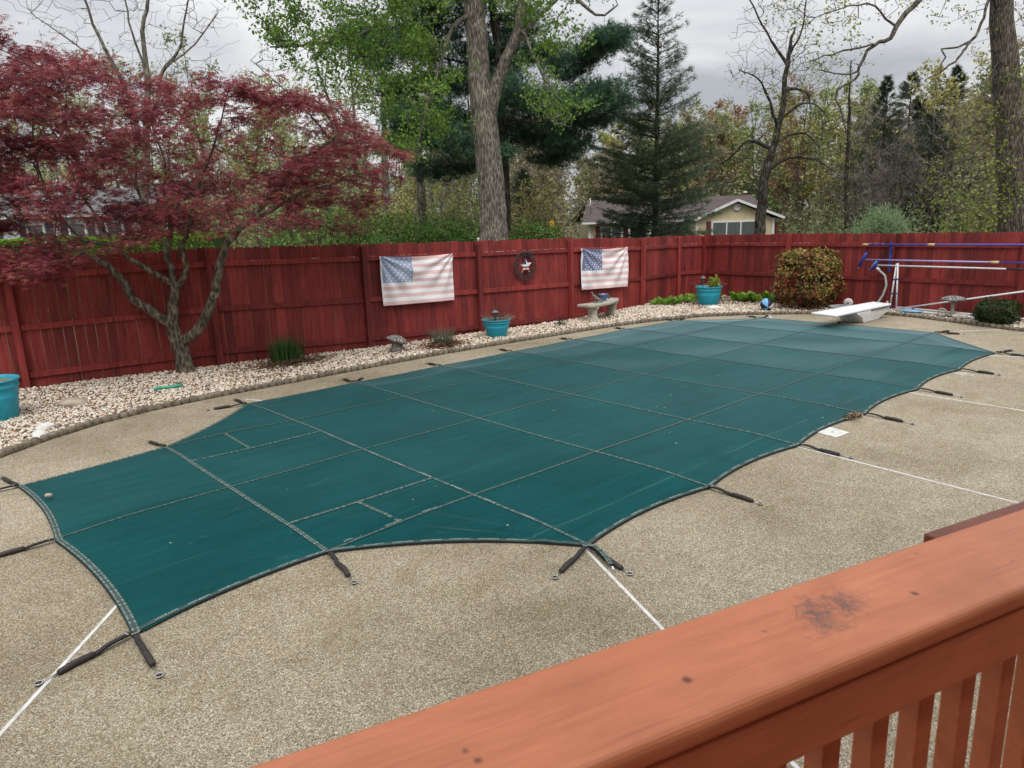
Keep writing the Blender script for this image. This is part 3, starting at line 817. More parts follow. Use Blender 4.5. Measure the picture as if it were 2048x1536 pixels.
vis = [(-3.6, 1.8)] + CURB[3:] + [(12.6, -5.4), (12.95, -2.4), (13.2, .08), (13.15, 2.4), (13.5, 4.9), (12.8, 5.25), (10.6, 4.85), (7.9, 4.6), (5.6, 4.85), (3.2, 5.1), (.75, 5.72), (-1.9, 6.28), (-4.0, 6.7)]
vis = np.array(vis)
_c = np.array(CURB); _d = np.r_[0, np.cumsum(np.hypot(*np.diff(_c, axis=0).T))]; _s = np.arange(0, _d[-1], .06)
CR = np.stack([np.interp(_s, _d, _c[:, 0]), np.interp(_s, _d, _c[:, 1])], 1)
P2 = sample_poly(vis, 40000, g)
P2 = P2[np.array([np.min(np.hypot(CR[:, 0] - a, CR[:, 1] - b)) for a, b in P2]) > .085]
# thinner where mulch shows (iris clump, corner planting, red bush)
bare = [(1.55, 5.05, .62), (4.1, 4.2, .42), (11.9, 4.35, .95), (12.75, 3.1, .85), (12.45, 1.5, .8), (12.9, 4.2, .8), (0.1, 5.66, .25), (8.5, 4.4, .5)]
keep = np.ones(len(P2), bool)
for (bx, by, br) in bare:
    d = np.hypot(P2[:, 0] - bx, P2[:, 1] - by)
    keep &= ~((d < br) & (g.random(len(P2)) < 0.85 - 0.4 * d / br))
P2 = P2[keep]; n = len(P2)
siz = g.uniform(0.010, 0.018, n) * np.where(g.random(n) < .08, 1.5, 1.0)
sc3 = np.stack([siz * g.uniform(1.0, 1.5, n), siz * g.uniform(.8, 1.1, n), siz * g.uniform(.55, .85, n)], 1)
pos = np.column_stack([P2, 0.026 + g.uniform(0, 0.022, n)])
Rm = rand_frames(n, g, 1.0, 0.35)
bumpy = 1 + g.normal(0, .10, (n, 12, 1))
far_ = P2[:, 0] > 3.5
OV = np.array([(1, 0, 0), (-1, 0, 0), (0, 1, 0), (0, -1, 0), (0, 0, 1), (0, 0, -1)], float)
OF = np.array([(0, 2, 4), (2, 1, 4), (1, 3, 4), (3, 0, 4), (2, 0, 5), (1, 2, 5), (3, 1, 5), (0, 3, 5)])
nf_ = far_.sum()
Vf = np.einsum('nij,nkj->nki', Rm[far_], OV[None] * (1.12 * bumpy[far_][:, :6]) * sc3[far_][:, None, :]) + pos[far_][:, None, :]
Ff = (OF[None] + (np.arange(nf_) * 6)[:, None, None]).reshape(-1, 3)
nn_ = ~far_
lv = IV[None] * bumpy * sc3[:, None, :]
V = (np.einsum('nij,nkj->nki', Rm, lv) + pos[:, None, :])[nn_]
F = (IF[None] + (np.arange(nn_.sum()) * 12)[:, None, None]).reshape(-1, 3)
pal = np.array([(.82, .74, .62), (.88, .83, .74), (.74, .61, .46), (.76, .60, .49), (.50, .36, .24), (.30, .22, .15), (.84, .71, .52), (.66, .53, .42)])
pw = np.array([.25, .24, .14, .11, .07, .03, .11, .05])
pc = pal[g.choice(len(pal), n, p=pw)] * g.uniform(.82, 1.1, (n, 1))
# the left end is a little darker than the far right
pc *= np.clip(0.86 + 0.14 * (P2[:, :1] + 3) / 8, .86, 1.0)
tag(add_obj('gravel', np_mesh('gravel', np.concatenate([V.reshape(-1, 3), Vf.reshape(-1, 3)]), np.concatenate([F, Ff + 12 * nn_.sum()]), col=np.concatenate([np.repeat(pc[nn_], 20, axis=0), np.repeat(pc[far_], 8, axis=0)]), smooth=True), 'pebble'), 'cream and white river gravel in the planting bed', 'gravel', kind='stuff')
# fallen leaves and bark bits on the gravel
n = 2600
P2 = sample_poly(vis, n, g)
c0 = np.concatenate([np.column_stack([g.normal(bx, br * .55, 420), g.normal(by, br * .5, 420)]) for bx, by, br in bare[:6]])
c0 = c0[inside(vis, c0)]
cw = g.uniform(0, 1, (30, 1)); ctr = sample_poly(vis, 26, g)
cl = np.concatenate([np.column_stack([g.normal(a, .16, 50), g.normal(b, .13, 50)]) for a, b in ctr]); cl = cl[inside(vis, cl)]
P2 = np.concatenate([P2[:900], c0, cl]); n = len(P2)
V, F = scatter(T_LEAFT[0] * np.array([1, 1, 2.5]), T_LEAFT[1], np.column_stack([P2, g.uniform(.05, .066, n)]), rand_frames(n, g, 1, .35), g.uniform(.015, .05, n))
lc = np.array([(.10, .05, .025), (.17, .085, .04), (.06, .035, .02), (.22, .12, .06), (.13, .04, .035)])[g.integers(0, 5, n)]
tag(add_obj('leaf_litter', np_mesh('leaf_litter', V, F, col=np.repeat(lc, 2, axis=0)), 'mulch'), 'dry brown leaves scattered over the gravel', 'leaves', kind='stuff')

# scalloped concrete edging, one block after another
edging = tag(empty('garden_edging', (0, 0, 0)), 'low scalloped concrete edging between the gravel bed and the deck', 'edging')
def resample(pts, step):
    P = np.array(pts, float); d = np.r_[0, np.cumsum(np.hypot(*np.diff(P, axis=0).T))]
    s = np.arange(0, d[-1], step)
    return np.stack([np.interp(s, d, P[:, i]) for i in range(P.shape[1])], 1)
cp = resample(CURB[2:], 0.112)
ed_me = []
for v_ in range(3):
    mb = MB(); hh = 0.080 + .005 * (v_ - 1)
    mb.lathe([(.057, -.02), (.058, hh * .55), (.053, hh * .74), (.040, hh * .90), (.022, hh * .98), (.004, hh)], 12, (0, 0, 0), 0, True, 1.0, .82)
    me = mb.mesh('edging_block'); me.materials.append(MAT['edging']); ed_me.append(me)
for i in range(len(cp) - 1):
    d = cp[i + 1] - cp[i]; a = math.atan2(d[1], d[0])
    o = bpy.data.objects.new('edging_block', ed_me[i % 3]); COL.objects.link(o); o.parent = edging
    o.location = (cp[i][0] - math.sin(a) * .04, cp[i][1] + math.cos(a) * .04, random.uniform(-.010, .003)); o.rotation_euler = (random.uniform(-.09, .09), random.uniform(.0, .16), a + random.uniform(-.05, .05))

# ------------------------------------------------------------------ fence
def picket_mesh(name, w, h, th=0.017, ear=0.028):
    mb = MB()
    x = w / 2
    poly = [(-x, -h), (x, -h), (x, -ear * .9), (x - ear * .45, -ear * .25), (x - ear, 0), (-x + ear, 0), (-x + ear * .45, -ear * .25), (-x, -ear * .9)]
    mb.prism(poly, 0, th, xf=lambda p: (p[0], p[2], p[1]))
    me = mb.mesh(name); me.materials.append(MAT['fence']); return me
PM = [picket_mesh('picket', .134, 2.02), picket_mesh('picket', .134, 2.02, .018), picket_mesh('picket', .134, 2.02, .016)]
def fence(name, pts, label):
    root = tag(empty(name, (pts[0][0], pts[0][1], 0)), label, 'fence')
    ox, oy = pts[0][0], pts[0][1]
    def put(o): o.parent = root; o.location = o.location - Vector((ox, oy, 0)); return o
    for i in range(len(pts) - 1):
        a = Vector((pts[i][0], pts[i][1], 0)); b = Vector((pts[i + 1][0], pts[i + 1][1], 0))
        za, zb = pts[i][2], pts[i + 1][2]
        d = (b - a); L = d.length; t = d / L; ang = math.atan2(t.y, t.x)
        inn = Vector((t.y, -t.x, 0))            # towards the pool
        if inn.dot(Vector((5, 0, 0)) - a) < 0: inn = -inn
        # pickets stand behind the rails
        npk = max(3, round(L / 0.1425)); stp = L / npk
        for k in range(npk):
            f = (k + .5) / npk
            p = a + t * (L * f) - inn * 0.008
            o = bpy.data.objects.new('picket', PM[random.randrange(3)]); COL.objects.link(o)
            o.location = (p.x, p.y, za + (zb - za) * f + random.uniform(-.014, .012))
            gp = random.choice((.002, .004, .006, .003, .008)) if (name == 'side_fence' and i < 4) else random.choice((.0015, .002, .003, .0015))
            o.scale = ((stp - gp) / .134, 1, 1)
            o.rotation_euler = (0, random.uniform(-.0012, .0012), ang + (0 if inn.dot(Vector((-t.y, t.x, 0))) < 0 else math.pi))
            put(o)
        # rails
        for zr in (-0.255, -0.985, -1.69):
            mb = MB()
            q0 = a + t * .05 + inn * .012; q1 = b - t * .05 + inn * .012
            A = [q0 + inn * s * .019 + Vector((0, 0, za + zr + h)) for s, h in ((-1, -.043), (1, -.043), (1, .043), (-1, .043))]
            B = [q1 + inn * s * .019 + Vector((0, 0, zb + zr + h)) for s, h in ((-1, -.043), (1, -.043), (1, .043), (-1, .043))]
            mb.add(A + B, [(0, 1, 2, 3), (7, 6, 5, 4), (0, 4, 5, 1), (1, 5, 6, 2), (2, 6, 7, 3), (3, 7, 4, 0)])
            put(mb.build('rail', 'fence', bev=.004))
    for i, (x, y, z) in enumerate(pts):
        if name == 'back_fence' and i == 0: continue
        j = min(i, len(pts) - 2); d = Vector((pts[j + 1][0] - pts[j][0], pts[j + 1][1] - pts[j][1], 0)).normalized()
        inn = Vector((d.y, -d.x, 0))
        if inn.dot(Vector((5, 0, 0)) - Vector((x, y, 0))) < 0: inn = -inn
        mb = MB(); zt = z - random.uniform(.01, .045)
        mb.box((0, 0, (zt - .15) / 2), (.092, .092, zt + .15))
        q = Vector((x, y, 0)) + inn * .056
        put(mb.build('post', 'fence', None, (q.x, q.y, 0), (random.uniform(-.012, .012), random.uniform(-.012, .012), math.atan2(d.y, d.x)), bev=.006))
    return root
fl = fence('side_fence', FENCE, 'long dark red picket fence behind the maple, the flags and the bench')
fr = fence('back_fence', FENCER, 'dark red picket fence behind the diving board, carrying the pool poles')
# bare wood where paint has peeled along the top rails
def peel(fobj, a, b, n, sd):
    g_ = random.Random(sd); a3 = Vector(a); b3 = Vector(b)
    t = (b3 - a3); L = Vector((t.x, t.y, 0)).length; th = Vector((t.x, t.y, 0)) / L
    inn = Vector((th.y, -th.x, 0))
    if inn.dot(Vector((5, 0, 0)) - a3) < 0: inn = -inn
    mb = MB()
    for k in range(n):
        f = g_.uniform(.06, .94); l = g_.uniform(.015, .09)
        p = a3 + t * f; z = p.z - .255 + .043
        c = Vector((p.x, p.y, 0)) + inn * .0325
        h = g_.uniform(.004, .011)
        nn = 7
        top = []; bot = []
        for i in range(nn):
            u = i / (nn - 1)
            top.append(c + th * (u - .5) * l + Vector((0, 0, z - .004)))
            bot.append(c + th * (u - .5) * l + Vector((0, 0, z - .004 - h * math.sin(math.pi * (u * .9 + .05)) * g_.uniform(.6, 1.2))))
        P = top + bot[::-1]
        mb.add(P, [tuple(range(len(P)))])
    o = mb.build('bare_patch', 'peel', fobj); o['kind'] = 'stuff'; o.location = -Vector(fobj.location)
for (i, n_) in ((3, 8), (4, 9), (5, 26), (6, 18), (7, 9), (8, 9)):
    peel(fl, (FENCE[i][0], FENCE[i][1], FENCE[i][2]), (FENCE[i + 1][0], FENCE[i + 1][1], FENCE[i + 1][2]), n_, i)
for (i, n_) in ((0, 16), (1, 14)):
    peel(fr, FENCER[i], FENCER[i + 1], n_, 20 + i)

# ------------------------------------------------------------------ pool cover
G = 1.524
def scallop(pts, depth_dir, k=10):
    """polyline through pts with each span bowed by (dx, dy)"""
    o = []
    for (a, b, bow) in pts:
        for i in range(k):
            f = i / k; s_ = 4 * f * (1 - f)
            o.append((a[0] + (b[0] - a[0]) * f + bow[0] * s_, a[1] + (b[1] - a[1]) * f + bow[1] * s_))
    return o
NEAR = [((-2.68, -1.985), (-1.365, -1.84), (0, .055)), ((-1.365, -1.84), (-0.01, -3.085), (.09, .085))]
NEAR += [((-0.01 if i == 0 else G * i, -3.085 + .012 * (i > 0)), (G * (i + 1), -3.073), (0, .088)) for i in range(5)] + [((G * 5, -3.073), (9.18, -3.08), (0, .07))]
FAR = [((-2.755, 1.47), (-1.40, 1.70), (0, -.02)), ((-1.40, 1.70), (-0.05, 2.86), (.045, -.05))]
FAR += [((-0.05 if i == 0 else G * i, 2.87), (G * (i + 1), 2.87), (0, -.035)) for i in range(5)] + [((G * 5, 2.87), (9.14, 2.74), (0, -.03)), ((9.14, 2.74), (10.47, 1.50), (-.03, -.03))]
nearL = scallop(NEAR, None) + [(9.18, -3.08)]
nearL2 = nearL + [(9.18 + (10.56 - 9.18) * f - .03 * math.sin(math.pi * f), -3.08 + (3.08 - 1.77) * f) for f in np.linspace(.08, 1, 12)]
farL = scallop(FAR, None) + [(10.47, 1.50)]
nx_, ny_ = [p[0] for p in nearL2], [p[1] for p in nearL2]
fx_, fy_ = [p[0] for p in farL], [p[1] for p in farL]
def ylo(x): return np.interp(x, nx_, ny_)
def yhi(x): return np.interp(x, fx_, fy_)
def xend(y):  # right end edge as x offset
    return np.interp(y, [-1.77, -.9, .0, .8, 1.5], [10.56, 10.585, 10.60, 10.53, 10.47])
def xleft(y):
    a = np.interp(y, [-1.985, -.166, 1.47], [-2.68, -2.745, -2.755])
    s_ = np.where(y < -.166, (y + 1.985) / 1.819, (y + .166) / 1.636); s_ = np.clip(s_, 0, 1)
    return a + .055 * 4 * s_ * (1 - s_)
def cover_z(x, y):
    x = np.asarray(x, float); y = np.asarray(y, float)
    e = np.minimum(y - ylo(x), yhi(x) - y); e = np.minimum(e, np.minimum(x + 2.75, 10.6 - x))
    z = 0.016 + 0.022 * np.clip(e / .5, 0, 1)
    z = z - 0.012 * np.clip((e - .6) / 1.6, 0, 1)
    # each bay slackens a little between the straps
    z = z - 0.010 * np.abs(np.sin(np.pi * x / G)) * np.abs(np.sin(np.pi * (y) / 1.66)) * np.clip(e / .4, 0, 1)
    z = z + 0.003 * np.sin(2.3 * x + 1.1 * y) * np.sin(1.7 * y - .6 * x) * np.clip(e / .3, 0, 1)
    # pulled folds in the slanting near bay by the steps
    u = (x - 0.0) * .67 + (y + 3.085) * .0; 
    dx, dy = x + .05, y + 3.05
    rr = np.hypot(dx, dy); an = np.arctan2(dy, dx)
    m = np.exp(-((an - 2.05) / .26) ** 2) * np.clip((rr - .06) / .2, 0, 1) * np.clip((1.45 - rr) / .8, 0, 1)
    z = z + 0.017 * m * np.clip(e / .12, 0, 1) * np.sin(an * 34 + 1.2 * np.sin(rr * 4))
    dx, dy = x + 1.36, y + 1.83
    rr = np.hypot(dx, dy); an = np.arctan2(dy, dx)
    m = np.exp(-((an - .22) / .12) ** 2) * np.clip((rr - .08) / .2, 0, 1) * np.clip((.95 - rr) / .5, 0, 1)
    z = z + 0.016 * m * np.sin(an * 44)
    return z
NX, NY = 330, 170
xs = np.linspace(-2.76, 10.60, NX)
XX = np.repeat(xs[:, None], NY, 1)
tt = np.linspace(0, 1, NY)[None, :]
lo_ = ylo(xs)[:, None]; hi_ = yhi(xs)[:, None]
YY = lo_ + (hi_ - lo_) * tt
XL = xleft(YY); XR = xend(YY)
wl = np.clip(1 - (XX + 2.76) / 1.2, 0, 1) ** 2; wr = np.clip(1 - (10.60 - XX) / 1.0, 0, 1) ** 2
XX2 = XX + (XL + 2.76) * wl + np.where((YY > -1.77) & (YY < 1.5), (XR - 10.60), 0) * wr
ZZ = cover_z(XX2, YY)
cV = np.stack([XX2, YY, ZZ], -1).reshape(-1, 3)
cover = add_obj('pool_cover', np_mesh('pool_cover', cV, quadgrid(NX, NY), smooth=True), 'cover')
tag(cover, 'large dark green mesh safety cover stretched over the pool', 'pool cover')
def ribbon(path, w, z_off, name, mat, parent, closed=False, step=0.05, flatz=None):
    P = resample(path, step); P = np.vstack([P, np.array(path[-1], float)])
    d = np.gradient(P, axis=0); d /= np.linalg.norm(d, axis=1, keepdims=True) + 1e-9
    n_ = np.stack([-d[:, 1], d[:, 0]], 1)
    s_ = np.r_[0, np.cumsum(np.hypot(*np.diff(P, axis=0).T))]
    rows = []; uv = []
    for k, f in enumerate((-.5, -.17, .17, .5)):
        Q = P + n_ * w * f
        z = (cover_z(P[:, 0], P[:, 1]) if flatz is None else np.full(len(P), flatz)) + z_off + (.0012 if k in (1, 2) else 0)
        rows.append(np.column_stack([Q, z])); uv.append(np.column_stack([s_, np.full(len(P), f + .5)]))
    V = np.stack(rows, 1).reshape(-1, 3); U = np.stack(uv, 1).reshape(-1, 2)
    return add_obj(name, np_mesh(name, V, quadgrid(len(P), 4), uv=U, smooth=True), mat, parent)
left_edge = [(float(xleft(np.array(y))), y) for y in np.linspace(-1.985, 1.47, 30)]
right_edge = [(float(xend(np.array(y))), y) for y in np.linspace(1.5, -1.77, 24)]
outer_near = [(x, y) for x, y in nearL2]
# edge binding and the black hem that hangs below it
def inset(path, d):
    P = np.array(path); t = np.gradient(P, axis=0); t /= np.linalg.norm(t, axis=1, keepdims=True) + 1e-9
    return [tuple(p) for p in (P + np.stack([-t[:, 1], t[:, 0]], 1) * d)]
ribbon(inset(outer_near, .020), .036, .003, 'edge_strap', 'webp', cover)
ribbon(inset(farL, -.022), .040, .003, 'edge_strap', 'web', cover)
ribbon(inset(left_edge, -.024), .046, .003, 'edge_strap', 'web', cover)
ribbon(inset(right_edge, -.022), .040, .003, 'edge_strap', 'web', cover)
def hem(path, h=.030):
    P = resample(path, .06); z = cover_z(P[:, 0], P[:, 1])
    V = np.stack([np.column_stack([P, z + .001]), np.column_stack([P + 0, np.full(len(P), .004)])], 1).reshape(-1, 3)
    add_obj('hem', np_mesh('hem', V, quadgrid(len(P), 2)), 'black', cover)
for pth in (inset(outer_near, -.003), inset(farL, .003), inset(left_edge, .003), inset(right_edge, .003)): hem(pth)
Y1, Y3 = 1.55, -1.79
STRAPS = [([(-1.395, 1.69), (0, Y1 + .01), (2, Y1), (9.15, Y1), (10.46, 1.52)], .027), ([(-2.74, -.14), (0, 0), (10.58, 0.02)], .027), ([(-1.36, -1.83), (0, Y3), (9.2, Y3), (10.55, -1.77)], .027)]
STRAPS += [([(-1.40, 1.68), (-1.385, 0), (-1.365, -1.83)], .038)]
for i in range(7):
    x = G * i
    x0, x1 = (-.04, 0.0) if i == 0 else (x, x)
    yt = float(yhi(x)) - .02; yb = float(ylo(x)) + .02
    STRAPS.append(([(x0, yt), (x * 1.0 if i else .01, 1.0), (x, -1.0), (x1, yb)], .028))
STRAPS += [([(-1.385, .935), (-.02, .915)], .032), ([(-.793, 1.60), (-.793, .92)], .032), ([(-1.345, -1.205), (-.005, -1.205)], .032), ([(-.755, -1.21), (-.735, -1.79)], .032)]
for pth, w in STRAPS:
    long_ = abs(pth[0][0] - pth[-1][0]) > 5 or pth[0][0] > 5
    ribbon(pth, w, .0045, 'strap', 'webd' if long_ else 'web', cover, step=.08)
# the maker's words woven into the straps
def text_mesh(txt, size, ext=0.0, res=2, fat=0.0):
    cu = bpy.data.curves.new('t', 'FONT'); cu.body = txt; cu.size = size; cu.extrude = ext; cu.resolution_u = res
    cu.align_x = 'CENTER'; cu.align_y = 'CENTER'; cu.offset = fat
    o = bpy.data.objects.new('t', cu); COL.objects.link(o)
    dg = bpy.context.evaluated_depsgraph_get()
    me = bpy.data.meshes.new_from_object(o.evaluated_get(dg))
    bpy.data.objects.remove(o); bpy.data.curves.remove(cu)
    V = np.array([v.co[:] for v in me.vertices]); F = [list(p.vertices) for p in me.polygons]
    bpy.data.meshes.remove(me)
    return V, F
tV, tF = text_mesh('LOOP-LOC', 0.030)
tw = tV[:, 0].max() - tV[:, 0].min()
MAT['ink'] = surf('pale_green_print', (0.34, 0.42, 0.39), (0.46, 0.52, 0.48), 20, 0.7, 0.0)
def letter_path(path, gap=.10):
    P = resample(path, .02); d = np.gradient(P, axis=0); d /= np.linalg.norm(d, axis=1, keepdims=True) + 1e-9
    L = len(P) * .02; mb = MB(); s0 = .15; k = 0
    ss = np.arange(len(P)) * .02
    while s0 + tw < L - .1:
        sgn = 1 if k % 2 == 0 else -1
        s_ = s0 + tw / 2 + sgn * tV[:, 0] * 1.0
        px = np.interp(s_, ss, P[:, 0]); py = np.interp(s_, ss, P[:, 1]); dx = np.interp(s_, ss, d[:, 0]); dy = np.interp(s_, ss, d[:, 1])
        off = sgn * tV[:, 1] * 0.95
        X = px - dy * off; Y = py + dx * off
        Z = cover_z(np.interp(s_, ss, P[:, 0]), np.interp(s_, ss, P[:, 1])) + .0085
        mb.add(np.column_stack([X, Y, Z]), tF); s0 += tw + gap; k += 1
    mb.build('strap_lettering', 'ink', cover)['kind'] = 'stuff'
letter_path(inset(scallop(NEAR[:2], None), .020), .06)
letter_path(inset(scallop(NEAR[2:], None), .020), .09)
letter_path([(.0, .9), (0.0, -1.0), (0, -2.95)], .30)
letter_path([(-1.36, -1.8), (0, Y3)], .2)

# anchor straps: webbing, spring in a dark sleeve, steel loop on its pin
ANCH = [(-1.365, -1.837, -1.451, -2.368), (-0.025, -3.092, -0.499, -3.234), (-0.025, -3.092, -0.116, -3.554), (1.505, -3.070, 1.498, -3.554), (3.054, -3.079, 3.039, -3.589), (4.568, -3.090, 4.529, -3.587), (6.108, -3.076, 6.053, -3.579), (7.617, -3.076, 7.609, -3.556), (9.180, -3.084, 9.598, -3.205), (9.180, -3.084, 9.163, -3.52), (-2.679, -1.992, -3.177, -2.129), (-2.673, -1.998, -2.686, -2.517), (-2.749, -0.166, -3.24, -0.152), (-2.754, 1.456, -2.826, 1.90), (-2.754, 1.456, -3.22, 1.50), (-1.405, 1.676, -1.467, 2.068), (-0.065, 2.83, -0.064, 3.25), (-0.065, 2.83, -0.522, 2.951), (1.523, 2.87, 1.557, 3.241), (1.543, 2.87, 1.80, 3.05), (3.057, 2.84, 3.049, 3.22), (4.579, 2.85, 4.604, 3.229), (6.079, 2.857, 6.073, 3.188), (7.607, 2.876, 7.655, 3.187), (9.16, 2.73, 9.141, 3.051), (9.149, 2.717, 9.578, 2.804), (10.469, 1.495, 10.554, 1.952), (10.469, 1.495, 10.954, 1.651), (10.591, 0.009, 10.93, 0.08), (10.555, -1.768, 10.719, -2.194), (10.555, -1.768, 10.989, -1.912)]
g = random.Random(5)
for (ax_, ay, bx, by) in ANCH:
    a = Vector((ax_, ay, .026)); b = Vector((bx, by, .010)); d = (b - a); L = d.length; t = d / L; nrm = Vector((-t.y, t.x, 0)).normalized()
    s1 = L * g.uniform(.38, .46); e1 = s1 + min(.19, L * .42)
    # webbing, doubled, slightly wavy
    mb = MB(); path = []
    for k in range(7):
        f = k / 6; path.append(a + t * (s1 + .015) * f + nrm * math.sin(f * 3.1) * g.uniform(-.006, .006) + Vector((0, 0, -.012 * f + .008 * math.sin(math.pi * f))))
    w = .017
    for lay in (0, 1):
        V = []
        for k, p in enumerate(path):
            for s_ in (-1, 1): V.append(p + nrm * s_ * (w - .003 * lay) + Vector((0, 0, .006 * lay + .004)))
        for k, p in enumerate(path):
            for s_ in (-1, 1): V.append(p + nrm * s_ * (w - .003 * lay) + Vector((0, 0, .006 * lay)))
        n0 = len(path) * 2
        F = [(2 * k, 2 * k + 1, 2 * k + 3, 2 * k + 2) for k in range(len(path) - 1)] + [(n0 + 2 * k + 2, n0 + 2 * k + 3, n0 + 2 * k + 1, n0 + 2 * k) for k in range(len(path) - 1)]
        F += [(2 * k, 2 * k + 2, n0 + 2 * k + 2, n0 + 2 * k) for k in range(len(path) - 1)] + [(2 * k + 3, 2 * k + 1, n0 + 2 * k + 1, n0 + 2 * k + 3) for k in range(len(path) - 1)]
        mb.add(V, F, lay)
    pa = mb.build('anchor_strap', ['black', 'black'], cover)
    # bright buckle where the strap is sewn back
    mb = MB(); c_ = a + t * (s1 * .16); mb.box((c_.x, c_.y, .040), (.010, .040, .004), math.atan2(t.y, t.x)); mb.build('buckle', 'steel', pa)
    mb = MB(); P0 = a + t * s1; P1 = a + t * e1
    mb.tube([P0 + Vector((0, 0, -.004)), P0 + t * .012, (P0 + P1) / 2 + nrm * g.uniform(-.006, .006) + Vector((0, 0, .003)), P1 - t * .01, P1], [.014, .019, .020, .019, .015], 8)
    mb.build('spring_sleeve', 'sleeve', pa)
    mb = MB(); mb.tube([P1 - t * .01 + nrm * .006, b - t * .045 + nrm * .004, b - t * .03 + nrm * .010], .0026, 5)
    mb.tube([P1 - t * .01 - nrm * .006, b - t * .045 - nrm * .004, b - t * .03 - nrm * .010], .0026, 5)
    mb.torus(b - t * .012 + Vector((0, 0, .004)), .020, .0032, 14, 5)
    mb.build('hook_ring', 'steel', pa)
    mb = MB(); mb.lathe([(.013, 0), (.013, .016), (.009, .020)], 10, (b.x - t.x * .012, b.y - t.y * .012, 0)); mb.build('deck_anchor', 'iron', pa)
# loose strap end at the near corner and its white ring
mb = MB(); pth = [(-0.03, -3.10), (-0.05, -3.20), (-.10, -3.32), (-.155, -3.43)]
P = resample(pth, .03); d_ = np.gradient(P, axis=0); d_ /= np.linalg.norm(d_, axis=1, keepdims=True); nn_ = np.stack([-d_[:, 1], d_[:, 0]], 1)
zz = .042 + .02 * np.sin(np.linspace(0, 3.1, len(P)))
V = np.stack([np.column_stack([P - nn_ * .017, zz]), np.column_stack([P + nn_ * .017, zz])], 1).reshape(-1, 3)
U = np.stack([np.column_stack([np.arange(len(P)) * .03, np.zeros(len(P))]), np.column_stack([np.arange(len(P)) * .03, np.ones(len(P))])], 1).reshape(-1, 2)
lo2 = add_obj('loose_strap_end', np_mesh('loose_strap_end', V, quadgrid(len(P), 2), uv=U), 'web', cover)
mb = MB(); mb.box((-.158, -3.437, .03), (.038, .012, .006), .9); mb.build('strap_tip', 'joint', lo2)
mb = MB(); mb.torus((-3.20, -.152, .03), .038, .006, 22, 6); tag(mb.build('white_ring', 'joint'), 'white plastic ring lying at the left end of the pool cover', 'ring')
# skimmer lid, flush in the deck
mb = MB(); mb.prism([(3.594, -2.989), (3.867, -2.998), (3.81, -3.228), (3.561, -3.207)][::-1], 0.001, 0.009)
sk = tag(mb.build('skimmer_lid', 'joint', bev=.004), 'white plastic skimmer lid set flush in the deck by the cover', 'skimmer lid')
mb = MB(); mb.lathe([(.010, 0), (.010, .003)], 12, (3.70, -3.10, .009)); mb.build('finger_hole', 'iron', sk)
# round patch and lid at the far end of the deck
mb = MB(); mb.lathe([(.12, 0), (.12, .006), (.10, .008)], 28, (7.39, -3.19, 0)); mb.lathe([(.085, .008), (.085, .012)], 24, (7.39, -3.19, 0), 1)
tag(mb.build('deck_drain', ['concrete', 'concrete']), 'round pale drain cover in the deck beyond the skimmer lid', 'drain cover')
# clump of wet leaves caught on the cover edge, and the stone on the cover
g2 = np.random.default_rng(12)
n = 130; pos = np.column_stack([g2.normal(4.36, .085, n), g2.normal(-3.03, .035, n), g2.uniform(.030, .045, n)])
V, F = scatter(T_LEAFT[0], T_LEAFT[1], pos, rand_frames(n, g2, 1, .25), g2.uniform(.025, .055, n))
cc_ = np.array([(.20, .13, .09), (.30, .21, .15), (.12, .07, .05), (.38, .30, .24)])[g2.integers(0, 4, n)]
tag(add_obj('leaf_clump', np_mesh('leaf_clump', V, F, col=np.repeat(cc_, 2, axis=0)), 'mulch'), 'small clump of dead leaves on the near edge of the pool cover', 'leaves', kind='stuff')
n = 46; px_ = g2.uniform(-2.3, 10.2, n); py_ = g2.uniform(-1.6, 1.3, n) + np.where(px_ > .3, g2.uniform(-1.2, 1.2, n), 0)
pos = np.column_stack([px_, py_, cover_z(px_, py_) + .006])
V, F = scatter(T_LEAFT[0], T_LEAFT[1], pos, rand_frames(n, g2, 1, .15), g2.uniform(.012, .034, n))
cc_ = np.array([(.20, .13, .08), (.10, .065, .04), (.30, .25, .13), (.34, .33, .26)])[g2.integers(0, 4, n)]
tag(add_obj('leaf_debris', np_mesh('leaf_debris', V, F, col=np.repeat(cc_, 2, axis=0)), 'mulch'), 'tiny leaf scraps and seeds scattered over the pool cover', 'debris', kind='stuff')
def stone(name, c, r, sc, mat, label, sd):
    gs = np.random.default_rng(sd)
    bm = bmesh.new(); bmesh.ops.create_icosphere(bm, subdivisions=3, radius=1)
    ph = gs.uniform(0, 6, 6)
    for v in bm.verts:
        k = 1 + .09 * math.sin(3 * v.co.x + ph[0]) * math.sin(2.5 * v.co.y + ph[1]) + .07 * math.sin(4 * v.co.z + ph[2] + 2 * v.co.x)
        v.co = Vector((v.co.x * sc[0], v.co.y * sc[1], v.co.z * sc[2])) * k * r
    me = bpy.data.meshes.new(name); bm.to_mesh(me); bm.free()
    me.polygons.foreach_set('use_smooth', [True] * len(me.polygons))
    o = add_obj(name, me, mat, None, c, (0, 0, gs.uniform(0, 3)))
    return tag(o, label, 'stone')
stone('stone', (-2.61, .83, .062), .028, (1.2, .8, .7), 'rock', 'small tan stone lying on the left end of the pool cover', 1)
stone('stone', (-2.19, 3.46, .055), .10, (1.1, .8, .5), 'eggs', 'smooth white oval stone on the gravel, farther of the pair by the edging', 2)
stone('stone', (-2.31, 3.12, .055), .105, (1.1, .75, .5), 'eggs', 'smooth white oval stone on the gravel, nearer of the pair by the edging', 3)
stone('stone', (-1.70, 4.52, .06), .17, (1.15, .8, .45), 'rock', 'flat tan rock sunk in the gravel left of the maple', 4)
